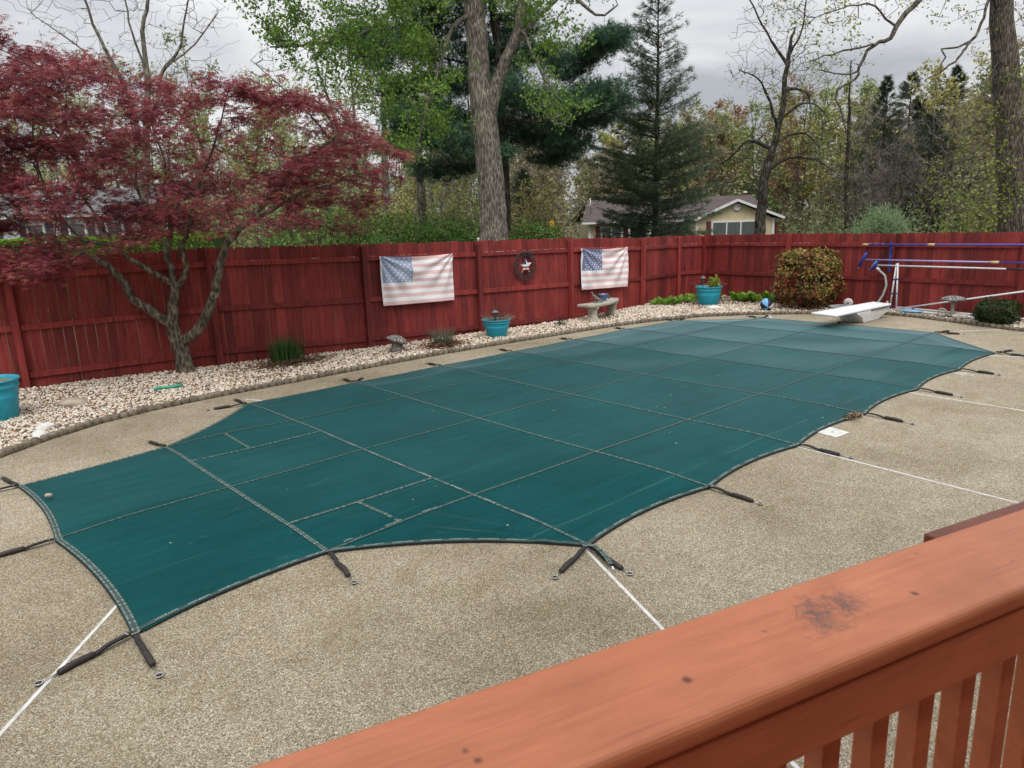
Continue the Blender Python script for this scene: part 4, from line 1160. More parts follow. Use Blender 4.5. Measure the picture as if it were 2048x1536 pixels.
stone('stone', (11.0, 3.05, .06), .11, (1.5, .7, .6), 'eggs', 'pale rock on the gravel in front of the corner planter', 6)

# ------------------------------------------------------------------ deck railing in the foreground
RA = R(-15.87)
rail = tag(empty('deck_railing', (-2.783, -5.858, 0), RA), 'orange-brown stained wooden deck railing in the foreground', 'railing')
ZC = 1.704; CW = .190
mb = MB(); mb.box((.9, CW / 2, ZC - .019), (4.4, CW, .038)); mb.build('cap_board', 'rail', rail, bev=.015, seg=5)
mb = MB(); mb.box((.9, .0265, ZC - .038 - .0455), (4.4, .038, .089)); mb.build('upper_rail', 'rail', rail, bev=.004)
mb = MB(); mb.box((.9, .0265, .84), (4.4, .038, .089)); mb.build('lower_rail', 'rail', rail, bev=.004)
tvec = Vector((math.cos(RA), math.sin(RA)))
b0 = (Vector((-2.565, -5.919)) - Vector((-2.783, -5.858))).dot(tvec)
bal = MB(); bal.box((0, 0, 0), (.036, .036, .88)); bme = bal.mesh('baluster'); bme.materials.append(MAT['rail'])
for k in range(-12, 22):
    o = bpy.data.objects.new('baluster', bme); COL.objects.link(o); o.parent = rail
    o.location = (b0 + .107 * k + .018, .0645, 1.19); o.rotation_euler = (0, random.uniform(-.006, .006), random.uniform(-.03, .03))
    bv = o.modifiers.new('bevel', 'BEVEL'); bv.width = .003; bv.segments = 2
for x in (-1.2, 3.0):
    mb = MB(); mb.box((x, .128, .83), (.09, .09, 1.67)); mb.build('post', 'rail', rail, bev=.006)
# short board screwed on outside, below the cap
q = Vector((2.319 * .60, .723 * .60)) + Vector((EYE.x, EYE.y)) - Vector((-2.783, -5.858))
lx = q.dot(tvec)
mb = MB(); mb.box((lx + .9, CW + .014, ZC - .045), (1.8, .028, .07)); mb.build('outer_board', surf('darker_stain', (0.14, 0.035, 0.018), (0.20, 0.055, 0.028), 6, 0.5, 0.1), rail, bev=.003)

# the deck's floor and an unseen wall added behind to shade the railing
mb = MB(); mb.box((.9, -1.16, .71), (9.0, 2.1, .05)); tag(mb.build('deck_floor', 'rail', None, (-2.783, -5.858, 0), (0, 0, RA)), kind='structure')
mb = MB(); mb.box((.6, -2.3, 3.1), (12.0, .2, 6.3)); tag(mb.build('rail_shade_wall', 'shingle', None, (-2.783, -5.858, 0), (0, 0, RA)), kind='structure')

# ------------------------------------------------------------------ diving board
brd = tag(empty('diving_board', (11.1, -.12, 0)), 'white diving board on a flared white pedestal at the deep end', 'diving board')
def loc_b(x, y, z): return (x - 11.1, y + .12, z)
tip = [(9.965, .233), (9.841, -.306), (12.065, -.428), (12.187, -.001)]
mb = MB(); mb.prism([(x - 11.1, y + .12) for x, y in tip], .252, .290); mb.build('board', 'white', brd, bev=.014, seg=3)
mb = MB(); mb.prism([((x - 11.05) * .93 - .06, (y + .12) * .82) for x, y in tip], .2902, .2916); mb.build('tread', surf('grit_tread', (0.60, 0.61, 0.63), (0.72, 0.73, 0.75), 90, 0.9, 0.5, 0.002), brd)
mb = MB()
top = [(10.72, .20), (10.68, -.34), (12.08, -.40), (12.14, .10)]
midp = [(10.98, .17), (10.95, -.33), (11.96, -.38), (12.0, .10)]
bot = [(11.07, .14), (11.07, -.31), (11.73, -.33), (11.76, .10)]
V = [loc_b(x, y, .245) for x, y in top] + [loc_b(x, y, .215) for x, y in top] + [loc_b(x, y, .12) for x, y in midp] + [loc_b(x, y, .0) for x, y in bot]
F = [(0, 1, 2, 3)] + [(a * 4 + k, a * 4 + (k + 1) % 4, a * 4 + 4 + (k + 1) % 4, a * 4 + 4 + k) for a in range(3) for k in range(4)] + [(12, 13, 14, 15)]
mb.add(V, F, 0, False); mb.build('pedestal', 'white', brd, bev=.02, seg=3)
mb = MB(); mb.box(loc_b(11.65, -.405, .235), (.85, .012, .012), -.05); mb.build('seam', 'iron', brd)
for k in range(3):
    mb = MB(); mb.lathe([(.018, 0), (.018, .008), (.010, .012)], 10, loc_b(11.95 + .0 * k, -.33 + .13 * k, .2905)); mb.build('bolt', 'steel', brd)

# ------------------------------------------------------------------ flags
def flag(name, corners, label, sd, canton_mat):
    """corners TL, TR, BR, BL; cloth sags between its tacks"""
    TL, TR, BR, BL = [Vector(c) for c in corners]
    nrm = (TR - TL).cross(BL - TL).normalized()
    if nrm.dot(EYE - TL) < 0: nrm = -nrm
    gs = random.Random(sd); ph = [gs.uniform(0, 6) for _ in range(8)]
    nu, nv = 105, 65
    def P(u, v):
        p = TL * (1 - u) * (1 - v) + TR * u * (1 - v) + BR * u * v + BL * (1 - u) * v
        sag = math.sin(math.pi * u)
        p = p + Vector((0, 0, -.030 * sag * (1 - v)))
        # drape folds hanging from the two upper tacks
        a1 = math.atan2(v * .62 + .02, u + .02); a2 = math.atan2(v * .62 + .02, 1 - u + .02)
        r1 = math.hypot(u, v * .6); r2 = math.hypot(1 - u, v * .6)
        w = .030 * math.sin(a1 * 15 + ph[0]) * max(0, 1 - abs(r1 - .35) * 1.5) * (1 - u) + .028 * math.sin(a2 * 14 + ph[1]) * max(0, 1 - abs(r2 - .35) * 1.5) * u
        w += .016 * math.sin(9 * (v + .35 * math.sin(math.pi * u)) + ph[2]) * sag * min(1, v * 2) + .004 * math.sin(23 * u + 9 * v + ph[3]) * v
        return p + nrm * max(.006, .036 + w)
    V = [P(i / (nu - 1), j / (nv - 1)) for i in range(nu) for j in range(nv)]
    F = []; mid = []
    for i in range(nu - 1):
        for j in range(nv - 1):
            F.append((i * nv + j, (i + 1) * nv + j, (i + 1) * nv + j + 1, i * nv + j + 1))
            u = (i + .5) / (nu - 1); v = (j + .5) / (nv - 1)
            st = int(v * 13)
            if u < .022: m = 1
            elif u < .42 and v < 7 / 13: m = 2
            else: m = 0 if st % 2 == 0 else 1
            mid.append(m)
    me = np_mesh(name, np.array([v[:] for v in V]), np.array(F), smooth=True, mids=mid)
    o = add_obj(name, me, ['flagred', 'flagwhite', canton_mat]); tag(o, label, 'flag')
    sm = o.modifiers.new('thick', 'SOLIDIFY'); sm.thickness = .002; sm.offset = -1
    mb = MB()
    for r in range(9):
        for c in range(6 if r % 2 == 0 else 5):
            u = .03 + (.39) * ((c + .5) / 6 if r % 2 == 0 else (c + 1) / 6); v = (7 / 13) * (r + .75) / 9.5
            c0 = P(u, v) + nrm * .004; du = (P(u + .01, v) - P(u - .01, v)).normalized(); dv_ = (P(u, v + .01) - P(u, v - .01)).normalized()
            pts = [c0 + du * (rr * math.sin(math.pi * k / 5)) - dv_ * (rr * math.cos(math.pi * k / 5)) for k in range(10) for rr in ((.026 if k % 2 == 0 else .0105),)]
            mb.add([c0] + pts, [(0, 1 + k, 1 + (k + 1) % 10) for k in range(10)])
    mb.build('stars', 'flagwhite', o)['kind'] = 'stuff'
    for (u, v) in ((.012, .03), (.012, .97)):
        c0 = P(u, v); mb = MB(); q = nrm.to_track_quat('Z', 'Y').to_matrix(); mb.torus(c0 + nrm * .006, .012, .004, 12, 5, rot=q); mb.build('grommet', 'steel', o)
flag('flag', [(3.437, 5.065, 1.65), (4.961, 4.927, 1.617), (4.954, 4.927, 0.73), (3.455, 5.063, 0.763)], 'faded stars and stripes flag with pale blue canton, left of the round sign', 3, 'flagblue')
flag('flag', [(8.239, 4.644, 1.539), (9.975, 4.777, 1.479), (9.961, 4.776, 0.558), (8.259, 4.645, 0.637)], 'stars and stripes flag with darker blue canton, hung above the concrete bench', 8, 'flagblue2')

# round welcome sign
t0 = Vector((5.59, 4.93, 0)); t1 = Vector((7.93, 4.68, 0)); sx_ = (t1 - t0).normalized(); sn = Vector((sx_.y, -sx_.x, 0))
sg = tag(empty('welcome_sign', (6.698, 4.751, 1.276), math.atan2(sx_.y, sx_.x)), 'round iron sign with letters round a flag-painted star, hung on the fence', 'wall sign')
# local x along the fence, z up, -y towards the pool
RX = Matrix.Rotation(math.pi / 2, 3, 'X')
for rr in (.283, .175):
    if rr < .2: continue
    mb = MB(); mb.torus((0, 0, 0), rr, .010, 44, 6, rot=RX); mb.build('ring', 'signiron', sg)
def arc_text(txt, a0, a1, top, name):
    n = len(txt)
    for k, ch in enumerate(txt):
        if ch == ' ': continue
        f = k / (n - 1); a = a0 + (a1 - a0) * f
        v, f_ = text_mesh(ch, .125, .006, 2, .0015)
        ct, st = math.cos(a), math.sin(a); rad = .232
        rot = a - math.pi / 2 if top else a + math.pi / 2
        c, s = math.cos(rot), math.sin(rot)
        X = rad * ct + v[:, 0] * c - v[:, 1] * s; Z = rad * st + v[:, 0] * s + v[:, 1] * c
        mb = MB(); mb.add(np.column_stack([X, -v[:, 2] - .004, Z]), f_); mb.build('letter', 'signiron', sg)
arc_text('WELCOME', R(140), R(40), True, 'w')
arc_text('FRIENDS', R(172), R(250), False, 'f')
arc_text('&', R(270), R(270), False, 'a') if False else None
v, f_ = text_mesh('&', .125, .006, 2, .0015); mb = MB(); mb.add(np.column_stack([v[:, 0], -v[:, 2] - .004, v[:, 1] - .232]), f_); mb.build('letter', 'signiron', sg)
arc_text('FAMILY', R(290), R(368), False, 'm')
# star: five raised arms, painted in bands
star = [(.172 * (1 if k % 2 == 0 else .40) * math.sin(math.pi * k / 5), .172 * (1 if k % 2 == 0 else .40) * math.cos(math.pi * k / 5)) for k in range(10)]
def clip_poly(poly, f):
    out_ = []
    for i in range(len(poly)):
        a, b = poly[i], poly[(i + 1) % len(poly)]; fa, fb = f(a), f(b)
        if fa >= 0: out_.append(a)
        if (fa >= 0) != (fb >= 0):
            t = fa / (fa - fb); out_.append((a[0] + (b[0] - a[0]) * t, a[1] + (b[1] - a[1]) * t))
    return out_
tris = []
for k in range(10):
    tris.append([(0, 0), star[k], star[(k + 1) % 10]])
bands = [(-.2, -.115, 'signwhite'), (-.115, -.085, 'signred'), (-.085, -.05, 'signwhite'), (-.05, -.02, 'signred'), (-.02, .025, 'signwhite'), (.025, .2, 'x')]
parts_ = {'signwhite': MB(), 'signred': MB(), 'signblue': MB()}
def hgt(p):
    r_ = math.hypot(*p); return -.012 - .030 * max(0, 1 - r_ / .172)
for tr in tris:
    for lo__, hi__, cm_ in bands:
        pl = clip_poly(clip_poly(tr, lambda p: p[1] - lo__), lambda p: hi__ - p[1])
        if len(pl) < 3: continue
        halves = [(pl, cm_)]
        if cm_ == 'x': halves = [(clip_poly(pl, lambda p: -p[0] + .012), 'signblue'), (clip_poly(pl, lambda p: p[0] - .012), 'signwhite')]
        for q, c_ in halves:
            if len(q) >= 3: parts_[c_].add([(x, hgt((x, z)), z) for x, z in q], [tuple(range(len(q)))])
for c_, mb in parts_.items(): mb.build({'signwhite': 'white_band', 'signred': 'red_band', 'signblue': 'blue_band'}[c_], c_, sg)
for k in range(5):
    a = math.pi / 2 + 2 * math.pi * k / 5
    mb = MB(); mb.tube([(.165 * math.cos(a), -.012, .165 * math.sin(a)), (.278 * math.cos(a), -.004, .278 * math.sin(a))], .004, 5); mb.build('spoke', 'iron', sg)
# small white finial on the fence post behind the big trunk
mb = MB(); mb.lathe([(.012, 0), (.010, .012), (.022, .03), (.026, .045), (.016, .066), (.002, .072)], 14)
tag(mb.build('post_finial', 'joint', None, (5.59, 4.875, 1.815)), 'tiny white knob on top of the fence post right of the left flag', 'finial')

# ------------------------------------------------------------------ planters and garden ornaments
def planter(name, loc, rt, rb, h, label, wavy=True):
    o = tag(empty(name, loc), label, 'planter')
    mb = MB()
    prof = [(rb * .96, 0), (rb, .012), (rb + (rt - rb) * .55, h * .55), (rb + (rt - rb) * .60, h * .58), (rb + (rt - rb) * .60 - .006, h * .60), (rb + (rt - rb) * .80, h * .78), (rb + (rt - rb) * .80 + .008, h * .80), (rb + (rt - rb) * .84 + .008, h * .84), (rb + (rt - rb) * .86, h * .86), (rt - .006, h * .955), (rt + .012, h * .96), (rt + .014, h), (rt - .016, h), (rt - .022, h * .90)]
    mb.lathe(prof, 36, caps=False)
    mb.F.append(list(reversed(range(36)))); mb.M.append(0); mb.S.append(False)
    mb.build('tub', 'turq', o)
    mb = MB(); mb.lathe([(rt - .022, h * .90), (rt * .5, h * .93), (.01, h * .94)], 28, caps=False); mb.build('soil', 'soil', o)
    return o
def twigs(parent, c, n, h, spread, col, sd, r=.0035, name='stems'):
    g_ = random.Random(sd); mb = MB()
    for k in range(n):
        a = g_.uniform(0, 6.28); l = h * g_.uniform(.5, 1.1); q = Vector(c) + Vector((math.cos(a), math.sin(a), 0)) * g_.uniform(0, spread * .4)
        d = Vector((math.cos(a) * spread * g_.uniform(.4, 1.2), math.sin(a) * spread * g_.uniform(.4, 1.2), l))
        pts = [q, q + d * .5 + Vector((g_.uniform(-.02, .02), g_.uniform(-.02, .02), .02)), q + d]
        mb.tube(pts, [r, r * .8, r * .4], 4)
        for j in range(2):
            f = g_.uniform(.4, .8); p = q + d * f; mb.tube([p, p + Vector((g_.uniform(-.07, .07), g_.uniform(-.07, .07), g_.uniform(.02, .09)))], [r * .7, r * .3], 3)
    return mb.build(name, col, parent)
def solar_lamp(loc, label, h=.2):
    o = tag(empty('solar_lamp', loc), label, 'garden lamp')
    mb = MB(); mb.lathe([(.010, -.10), (.010, h * .45)], 8); mb.build('stake', 'iron', o)
    mb = MB(); mb.lathe([(.028, h * .40), (.040, h * .48), (.042, h * .78), (.036, h * .80)], 12); mb.build('lens', surf('smoky_lens', (.05, .05, .055), (.10, .10, .105), 9, .3, 0), o)
    mb = MB(); mb.lathe([(.066, h * .79), (.068, h * .84), (.045, h * .97), (.012, h), (.010, h * 1.06)], 16); mb.build('cap', surf('grey_cap', (.10, .10, .10), (.20, .20, .20), 12, .5, 0), o)
    for k in range(4):
        mb = MB(); mb.box((.042 * math.cos(k * 1.571), .042 * math.sin(k * 1.571), h * .62), (.007, .007, h * .36)); mb.build('strut', 'iron', o)
surf_twig = MAT['twig'] = surf('reddish_twig', (.10, .035, .022), (.20, .075, .045), 20, .8, 0)
MAT['drystem'] = surf('dry_stem', (.16, .11, .065), (.30, .22, .14), 20, .8, 0)
pl1 = planter('tub_planter', (-2.57, 4.52, .03), .33, .265, .50, 'tall turquoise tub planter cut by the left edge, with bare soil')
twigs(pl1, (0, 0, .48), 5, .12, .2, 'drystem', 1)
pl2 = planter('tub_planter', (5.42, 4.22, .03), .275, .185, .335, 'turquoise tub planter with bare red twigs below the round sign')
twigs(pl2, (0.08, 0, .30), 16, .36, .26, 'twig', 2); twigs(pl2, (-.10, -.02, .30), 12, .18, .22, 'twig', 3); twigs(pl2, (.05, 0, .30), 40, .08, .30, 'drystem', 4)
solar_lamp((5.30, 4.10, .36), 'small grey solar lamp standing in the planter below the round sign', .19)
pl3 = planter('tub_planter', (11.66, 3.62, .03), .305, .235, .44, 'turquoise tub planter in the fence corner with a leafy sprout')
twigs(pl3, (0, 0, .40), 10, .16, .42, 'drystem', 5)
solar_lamp((11.50, 3.68, .47), 'black lantern-shaped solar lamp standing in the corner planter', .25)
g = np.random.default_rng(31)
st_ = np.column_stack([g.normal(11.73, .07, 60), g.normal(3.52, .06, 60), .47 + np.abs(g.normal(0.08, .05, 60))]) - np.array([11.66, 3.62, .03])
lv_ = leaves('sprout', st_, 4, .03, (.05, .09), T_LEAFT, 'lf_yellow', pl3, g, 1.2, .7)
lv_['kind'] = 'stuff'

# concrete bench
ben = tag(empty('garden_bench', (8.47, 4.27, 0), R(16.5)), 'grey concrete bench with curved seat in front of the darker flag', 'bench')
pts = []
for k in range(17):
    u = -1 + k / 8; pts.append((u * .70, -.20 - .07 * (1 - u * u) + .05 * u * u + (.03 if abs(u) > .97 else 0)))
back = []
for k in range(17):
    u = 1 - k / 8; back.append((u * .66, .17 - .10 * (1 - u * u) + .07 * u * u))
mb = MB(); mb.prism(pts + back, .335, .395); mb.build('seat', 'concrete', ben, bev=.018, seg=3)
for sx in (-1, 1):
    mb = MB()
    prof = [(.150, .02), (.155, .055), (.128, .085), (.105, .12), (.098, .18), (.103, .24), (.120, .285), (.135, .305), (.138, .334)]
    mb.lathe(prof, 16, (sx * .50, -.05, 0), 0, True, .66, 1.1); mb.build('leg', 'concrete', ben)
# things on the bench
mb = MB(); mb.lathe([(.072, 0), (.078, .01), (.095, .12), (.103, .125), (.104, .145), (.094, .146), (.088, .12)], 22, caps=False); mb.F.append(list(reversed(range(22)))); mb.M.append(0); mb.S.append(False)
bp1 = tag(empty('flower_pot', (8.56, 4.27, .396)), 'small faded blue flower pot on the concrete bench', 'flower pot'); mb.build('pot', 'bluepot', bp1)
mb = MB(); mb.lathe([(.088, .12), (.01, .128)], 18, caps=False); mb.build('soil', 'soil', bp1)
mb = MB(); mb.sphere((-.07, -.05, .15), .016, 8); mb.sphere((-.04, -.07, .152), .014, 8); mb.build('flower', 'signwhite', bp1)
def bird(name, loc, rz, s, label, mat):
    o = tag(empty(name, loc, rz), label, 'figurine')
    mb = MB()
    # body lofted along a curved spine, tail to beak
    sp = [(-.16, .02, .010, .022), (-.11, .045, .022, .03), (-.05, .075, .042, .045), (0, .10, .050, .055), (.04, .135, .042, .046), (.06, .17, .030, .032), (.07, .195, .032, .032), (.085, .215, .022, .022), (.105, .212, .008, .008), (.122, .206, .002, .002)]
    V = []; n = 12
    for i, (x, z, ry, rz_) in enumerate(sp):
        for k in range(n):
            a = 2 * math.pi * k / n; V.append((x * s, ry * s * math.cos(a), z * s + rz_ * s * math.sin(a)))
    F = [(i * n + k, i * n + (k + 1) % n, (i + 1) * n + (k + 1) % n, (i + 1) * n + k) for i in range(len(sp) - 1) for k in range(n)] + [tuple(reversed(range(n))), tuple((len(sp) - 1) * n + k for k in range(n))]
    mb.add(V, F, 0, True); mb.build('body', mat, o)
    for sy in (-1, 1):
        mb = MB(); W = [(.03, .115), (-.02, .125), (-.09, .07), (-.15, .03), (-.08, .05), (0, .07)]
        mb.prism(W, 0, .012 * s, xf=lambda p: (p[0] * s, sy * (.048 * s + p[2] * .6), p[1] * s)); mb.build('wing', mat, o)
    mb = MB(); mb.lathe([(.05 * s, 0), (.05 * s, .012 * s), (.03 * s, .05 * s)], 12); mb.build('base', mat, o)
    return o
bird('bird_figurine', (8.22, 4.18, .396), R(120), 1.0, 'grey dove figurine perched on the left end of the bench', 'stoneold')
bird('bird_figurine', (8.92, 4.42, .396), R(200), .55, 'tiny dark duck figurine on the right end of the bench', 'stoneold')

# stone toad house
th_ = tag(empty('toad_house', (3.29, 4.42, 0.03), R(20)), 'weathered stone mushroom house with pebbled slanting cap on the gravel', 'garden ornament')
mb = MB(); mb.lathe([(.135, 0), (.15, .03), (.115, .07), (.10, .12), (.115, .165), (.13, .19)], 12, sx=1.05, sy=.9); mb.build('stem', 'stoneold', th_)
mb = MB(); mb.lathe([(.12, -.02), (.185, 0), (.20, .015), (.185, .035), (.12, .08), (.05, .105), (.005, .112)], 16); mb.build('cap', 'pebcap', th_, (0, 0, .175), (R(12), R(14), 0))
# the pale bird bath by the right fence
bb = tag(empty('bird_bath', (12.50, -1.42, .03)), 'small grey pebbled mushroom ornament beside the round shrub', 'garden ornament')
mb = MB(); mb.lathe([(.05, 0), (.036, .05), (.032, .2), (.04, .34)], 12); mb.build('stem', 'concrete', bb)
mb = MB(); mb.lathe([(.10, .325), (.215, .35), (.23, .365), (.20, .395), (.12, .425), (.02, .435)], 20); mb.build('cap', 'pebcap', bb)
mb = MB(); mb.torus((-.12, .14, .11), .075, .018, 18, 6, rot=Matrix.Rotation(R(80), 3, 'Y')); mb.build('loop_handle', 'concrete', bb)
stone('stone', (12.40, -1.62, .07), .12, (1.6, .9, .65), 'concrete', 'grey rock at the foot of the mushroom ornament by the back fence', 9)

# beach ball with six panels
bl = tag(empty('beach_ball', (11.44, 1.97, .17), R(40)), 'light blue, navy and white beach ball on the gravel', 'ball')
for k in range(6):
    mb = MB(); V = []; F = []; nu, nv = 5, 12
    for i in range(nu):
        for j in range(nv + 1):
            a = 2 * math.pi * (k + i / (nu - 1)) / 6; ph = math.pi * j / nv
            p = Vector((math.sin(ph) * math.cos(a), math.sin(ph) * math.sin(a), math.cos(ph))) * .142
            V.append(Matrix.Rotation(R(70), 3, 'Y') @ p)
    for i in range(nu - 1):
        for j in range(nv):
            F.append((i * (nv + 1) + j, (i + 1) * (nv + 1) + j, (i + 1) * (nv + 1) + j + 1, i * (nv + 1) + j + 1))
    mb.add(V, F, 0, True); mb.build('panel', ['lblue', 'navy', 'lblue', 'navy', 'signwhite', 'navy'][k], bl)
mb = MB(); mb.lathe([(.02, 0), (.018, .003)], 10, (0, 0, 0)); mb.build('valve', 'signwhite', bl, (.141, 0, 0), (0, R(90), 0))

# green length of hose on the gravel
mb = MB(); mb.tube([(-.70, 4.47, .075), (-.66, 4.50, .075), (-.52, 4.44, .078), (-.40, 4.43, .075), (-.34, 4.46, .078), (-.33, 4.52, .075)], .020, 8)
tag(mb.build('rubber_hose', 'ghose'), 'short piece of bright green rubber hose lying on the gravel', 'hose')

# ------------------------------------------------------------------ plants in the bed
def blades(name, loc, n, spread, h, w, mat, label, cat, sd, lean=.5, group=None):
    g = np.random.default_rng(sd)
    V = []; F = []; ti = []
    for i in range(n):
        a = g.uniform(0, 6.283); r0 = spread * math.sqrt(g.random()) * .55
        b = np.array([math.cos(a) * r0, math.sin(a) * r0, 0]); a2 = a + g.normal(0, .5)
        l = h * g.uniform(.65, 1.1); ln = lean * g.uniform(.2, 1.1)
        side = np.array([-math.sin(a2), math.cos(a2), 0]); wv = w * g.uniform(.7, 1.2)
        k0 = len(V)
        for k in range(4):
            f = k / 3; p = b + np.array([math.cos(a2), math.sin(a2), 0]) * (ln * l * f ** 1.7) + np.array([0, 0, l * (f - .25 * ln * f * f)])
            ww = wv * (1 - f * .92); V += [p - side * ww, p + side * ww]
        t = np.clip(g.normal(.5, .25), 0, 1)
        for k in range(3): F.append((k0 + 2 * k, k0 + 2 * k + 1, k0 + 2 * k + 3, k0 + 2 * k + 2)); ti.append(t)
    o = tag(empty(name, loc), label, cat, group)
    add_obj('blades', np_mesh('blades', np.array(V), np.array(F), tint=ti), mat, o)
    return o
MAT['lf_iris'] = leaf_mat('iris_leaf', [(0, (.020, .060, .016)), (.5, (.040, .105, .026)), (1, (.09, .16, .045))], .25)
MAT['lf_blue'] = leaf_mat('blue_fescue', [(0, (.06, .09, .065)), (.5, (.11, .15, .10)), (1, (.24, .24, .15))], .2)
MAT['lf_hosta'] = leaf_mat('hosta_leaf', [(0, (.08, .19, .02)), (.5, (.15, .30, .035)), (1, (.24, .38, .06))], .35)
blades('iris_clump', (1.56, 5.12, .03), 230, .50, .46, .011, 'lf_iris', 'clump of dark green upright iris leaves against the fence', 'plant', 41, .35)
fes = blades('grass_clump', (4.12, 4.22, .03), 420, .34, .36, .0035, 'lf_blue', 'tuft of blue-green ornamental grass in a ring of dry mulch', 'grass clump', 42, .75)
g = np.random.default_rng(44)
V, F = scatter(T_LEAFT[0], T_LEAFT[1], np.column_stack([g.normal(0, .2, 420), g.normal(-.08, .13, 420), g.uniform(.035, .075, 420)]), rand_frames(420, g, 1, .5), g.uniform(.03, .07, 420))
add_obj('mulch_ring', np_mesh('mulch_ring', V, F, col=np.repeat(np.array([(.16, .075, .04), (.09, .045, .03), (.22, .10, .05)])[g.integers(0, 3, 420)], 2, axis=0)), 'mulch', fes)['kind'] = 'stuff'
V, F = scatter(T_LEAFT[0] * np.array([3, .35, 1]), T_LEAFT[1], np.column_stack([g.normal(1.5, .35, 500), g.normal(4.85, .13, 500), g.uniform(.05, .08, 500)]), rand_frames(500, g, 1, .25), g.uniform(.03, .08, 500))
tag(add_obj('dead_blades', np_mesh('dead_blades', V, F, col=np.repeat(np.array([(.25, .18, .11), (.16, .10, .06), (.10, .06, .04)])[g.integers(0, 3, 500)], 2, axis=0)), 'mulch'), 'dry brown iris blades on the ground below the clump', 'leaves', kind='stuff')
hosta = []
T_BROAD = (np.array([(0, 0, 0), (.3, .26, .10), (.7, .24, .10), (1, 0, -.06), (.7, -.24, .10), (.3, -.26, .10), (.5, 0, .0)], float), np.array([(0, 6, 1), (1, 6, 2), (2, 6, 3), (3, 6, 4), (4, 6, 5), (5, 6, 0)]))
def rosette(loc, n, s, label, sd, h=.16):
    g = np.random.default_rng(sd); o = tag(empty('leafy_plant', loc), label, 'plant', 'leafy plants along the corner of the fence')
    a = g.uniform(0, 6.283, n); el = g.uniform(.35, 1.15, n)
    x = np.stack([np.cos(a) * np.cos(el), np.sin(a) * np.cos(el), np.sin(el)], 1)
    y = np.stack([-np.sin(a), np.cos(a), np.zeros(n)], 1); z = np.cross(x, y)
    pos = np.stack([np.cos(a) * .03, np.sin(a) * .03, np.full(n, .02)], 1) + g.normal(0, .03, (n, 3)) * np.array([1, 1, .3])
    V, F = scatter(T_BROAD[0], T_BROAD[1], pos, np.stack([x, y, z], 2), g.uniform(.6, 1.1, n) * s)
    add_obj('foliage', np_mesh('foliage', V, F, tint=np.repeat(np.clip(g.normal(.5, .25, n), 0, 1), 6)), 'lf_hosta', o)
hp = [(10.9, 4.62), (11.15, 4.55), (11.4, 4.66), (11.62, 4.45), (11.85, 4.58), (12.1, 4.42), (12.35, 4.62), (11.3, 4.3), (11.75, 4.2), (11.0, 4.35), (12.45, 3.95), (12.75, 3.55), (12.85, 3.2), (12.7, 2.95), (12.9, 2.75), (12.75, 2.5), (12.62, 3.25), (12.8, 2.25)]
for k, (hx, hy) in enumerate(hp):
    rosette((hx, hy, .02), 16, .20 if k < 10 else .27, 'low bright green leafy plant left of the corner planter' if k < 10 else 'low bright green leafy plant between the corner planter and the red bush', 50 + k)
o = tag(empty('weed', (7.14, 4.18, .03)), 'small dark green weed growing in the gravel left of the bench', 'weed')
g = np.random.default_rng(70); leaves('foliage', g.normal(0, .06, (40, 3)) * np.array([1.4, 1, .4]) + np.array([0, 0, .04]), 4, .02, (.03, .05), T_LEAFT, 'lf_iris', o, g)

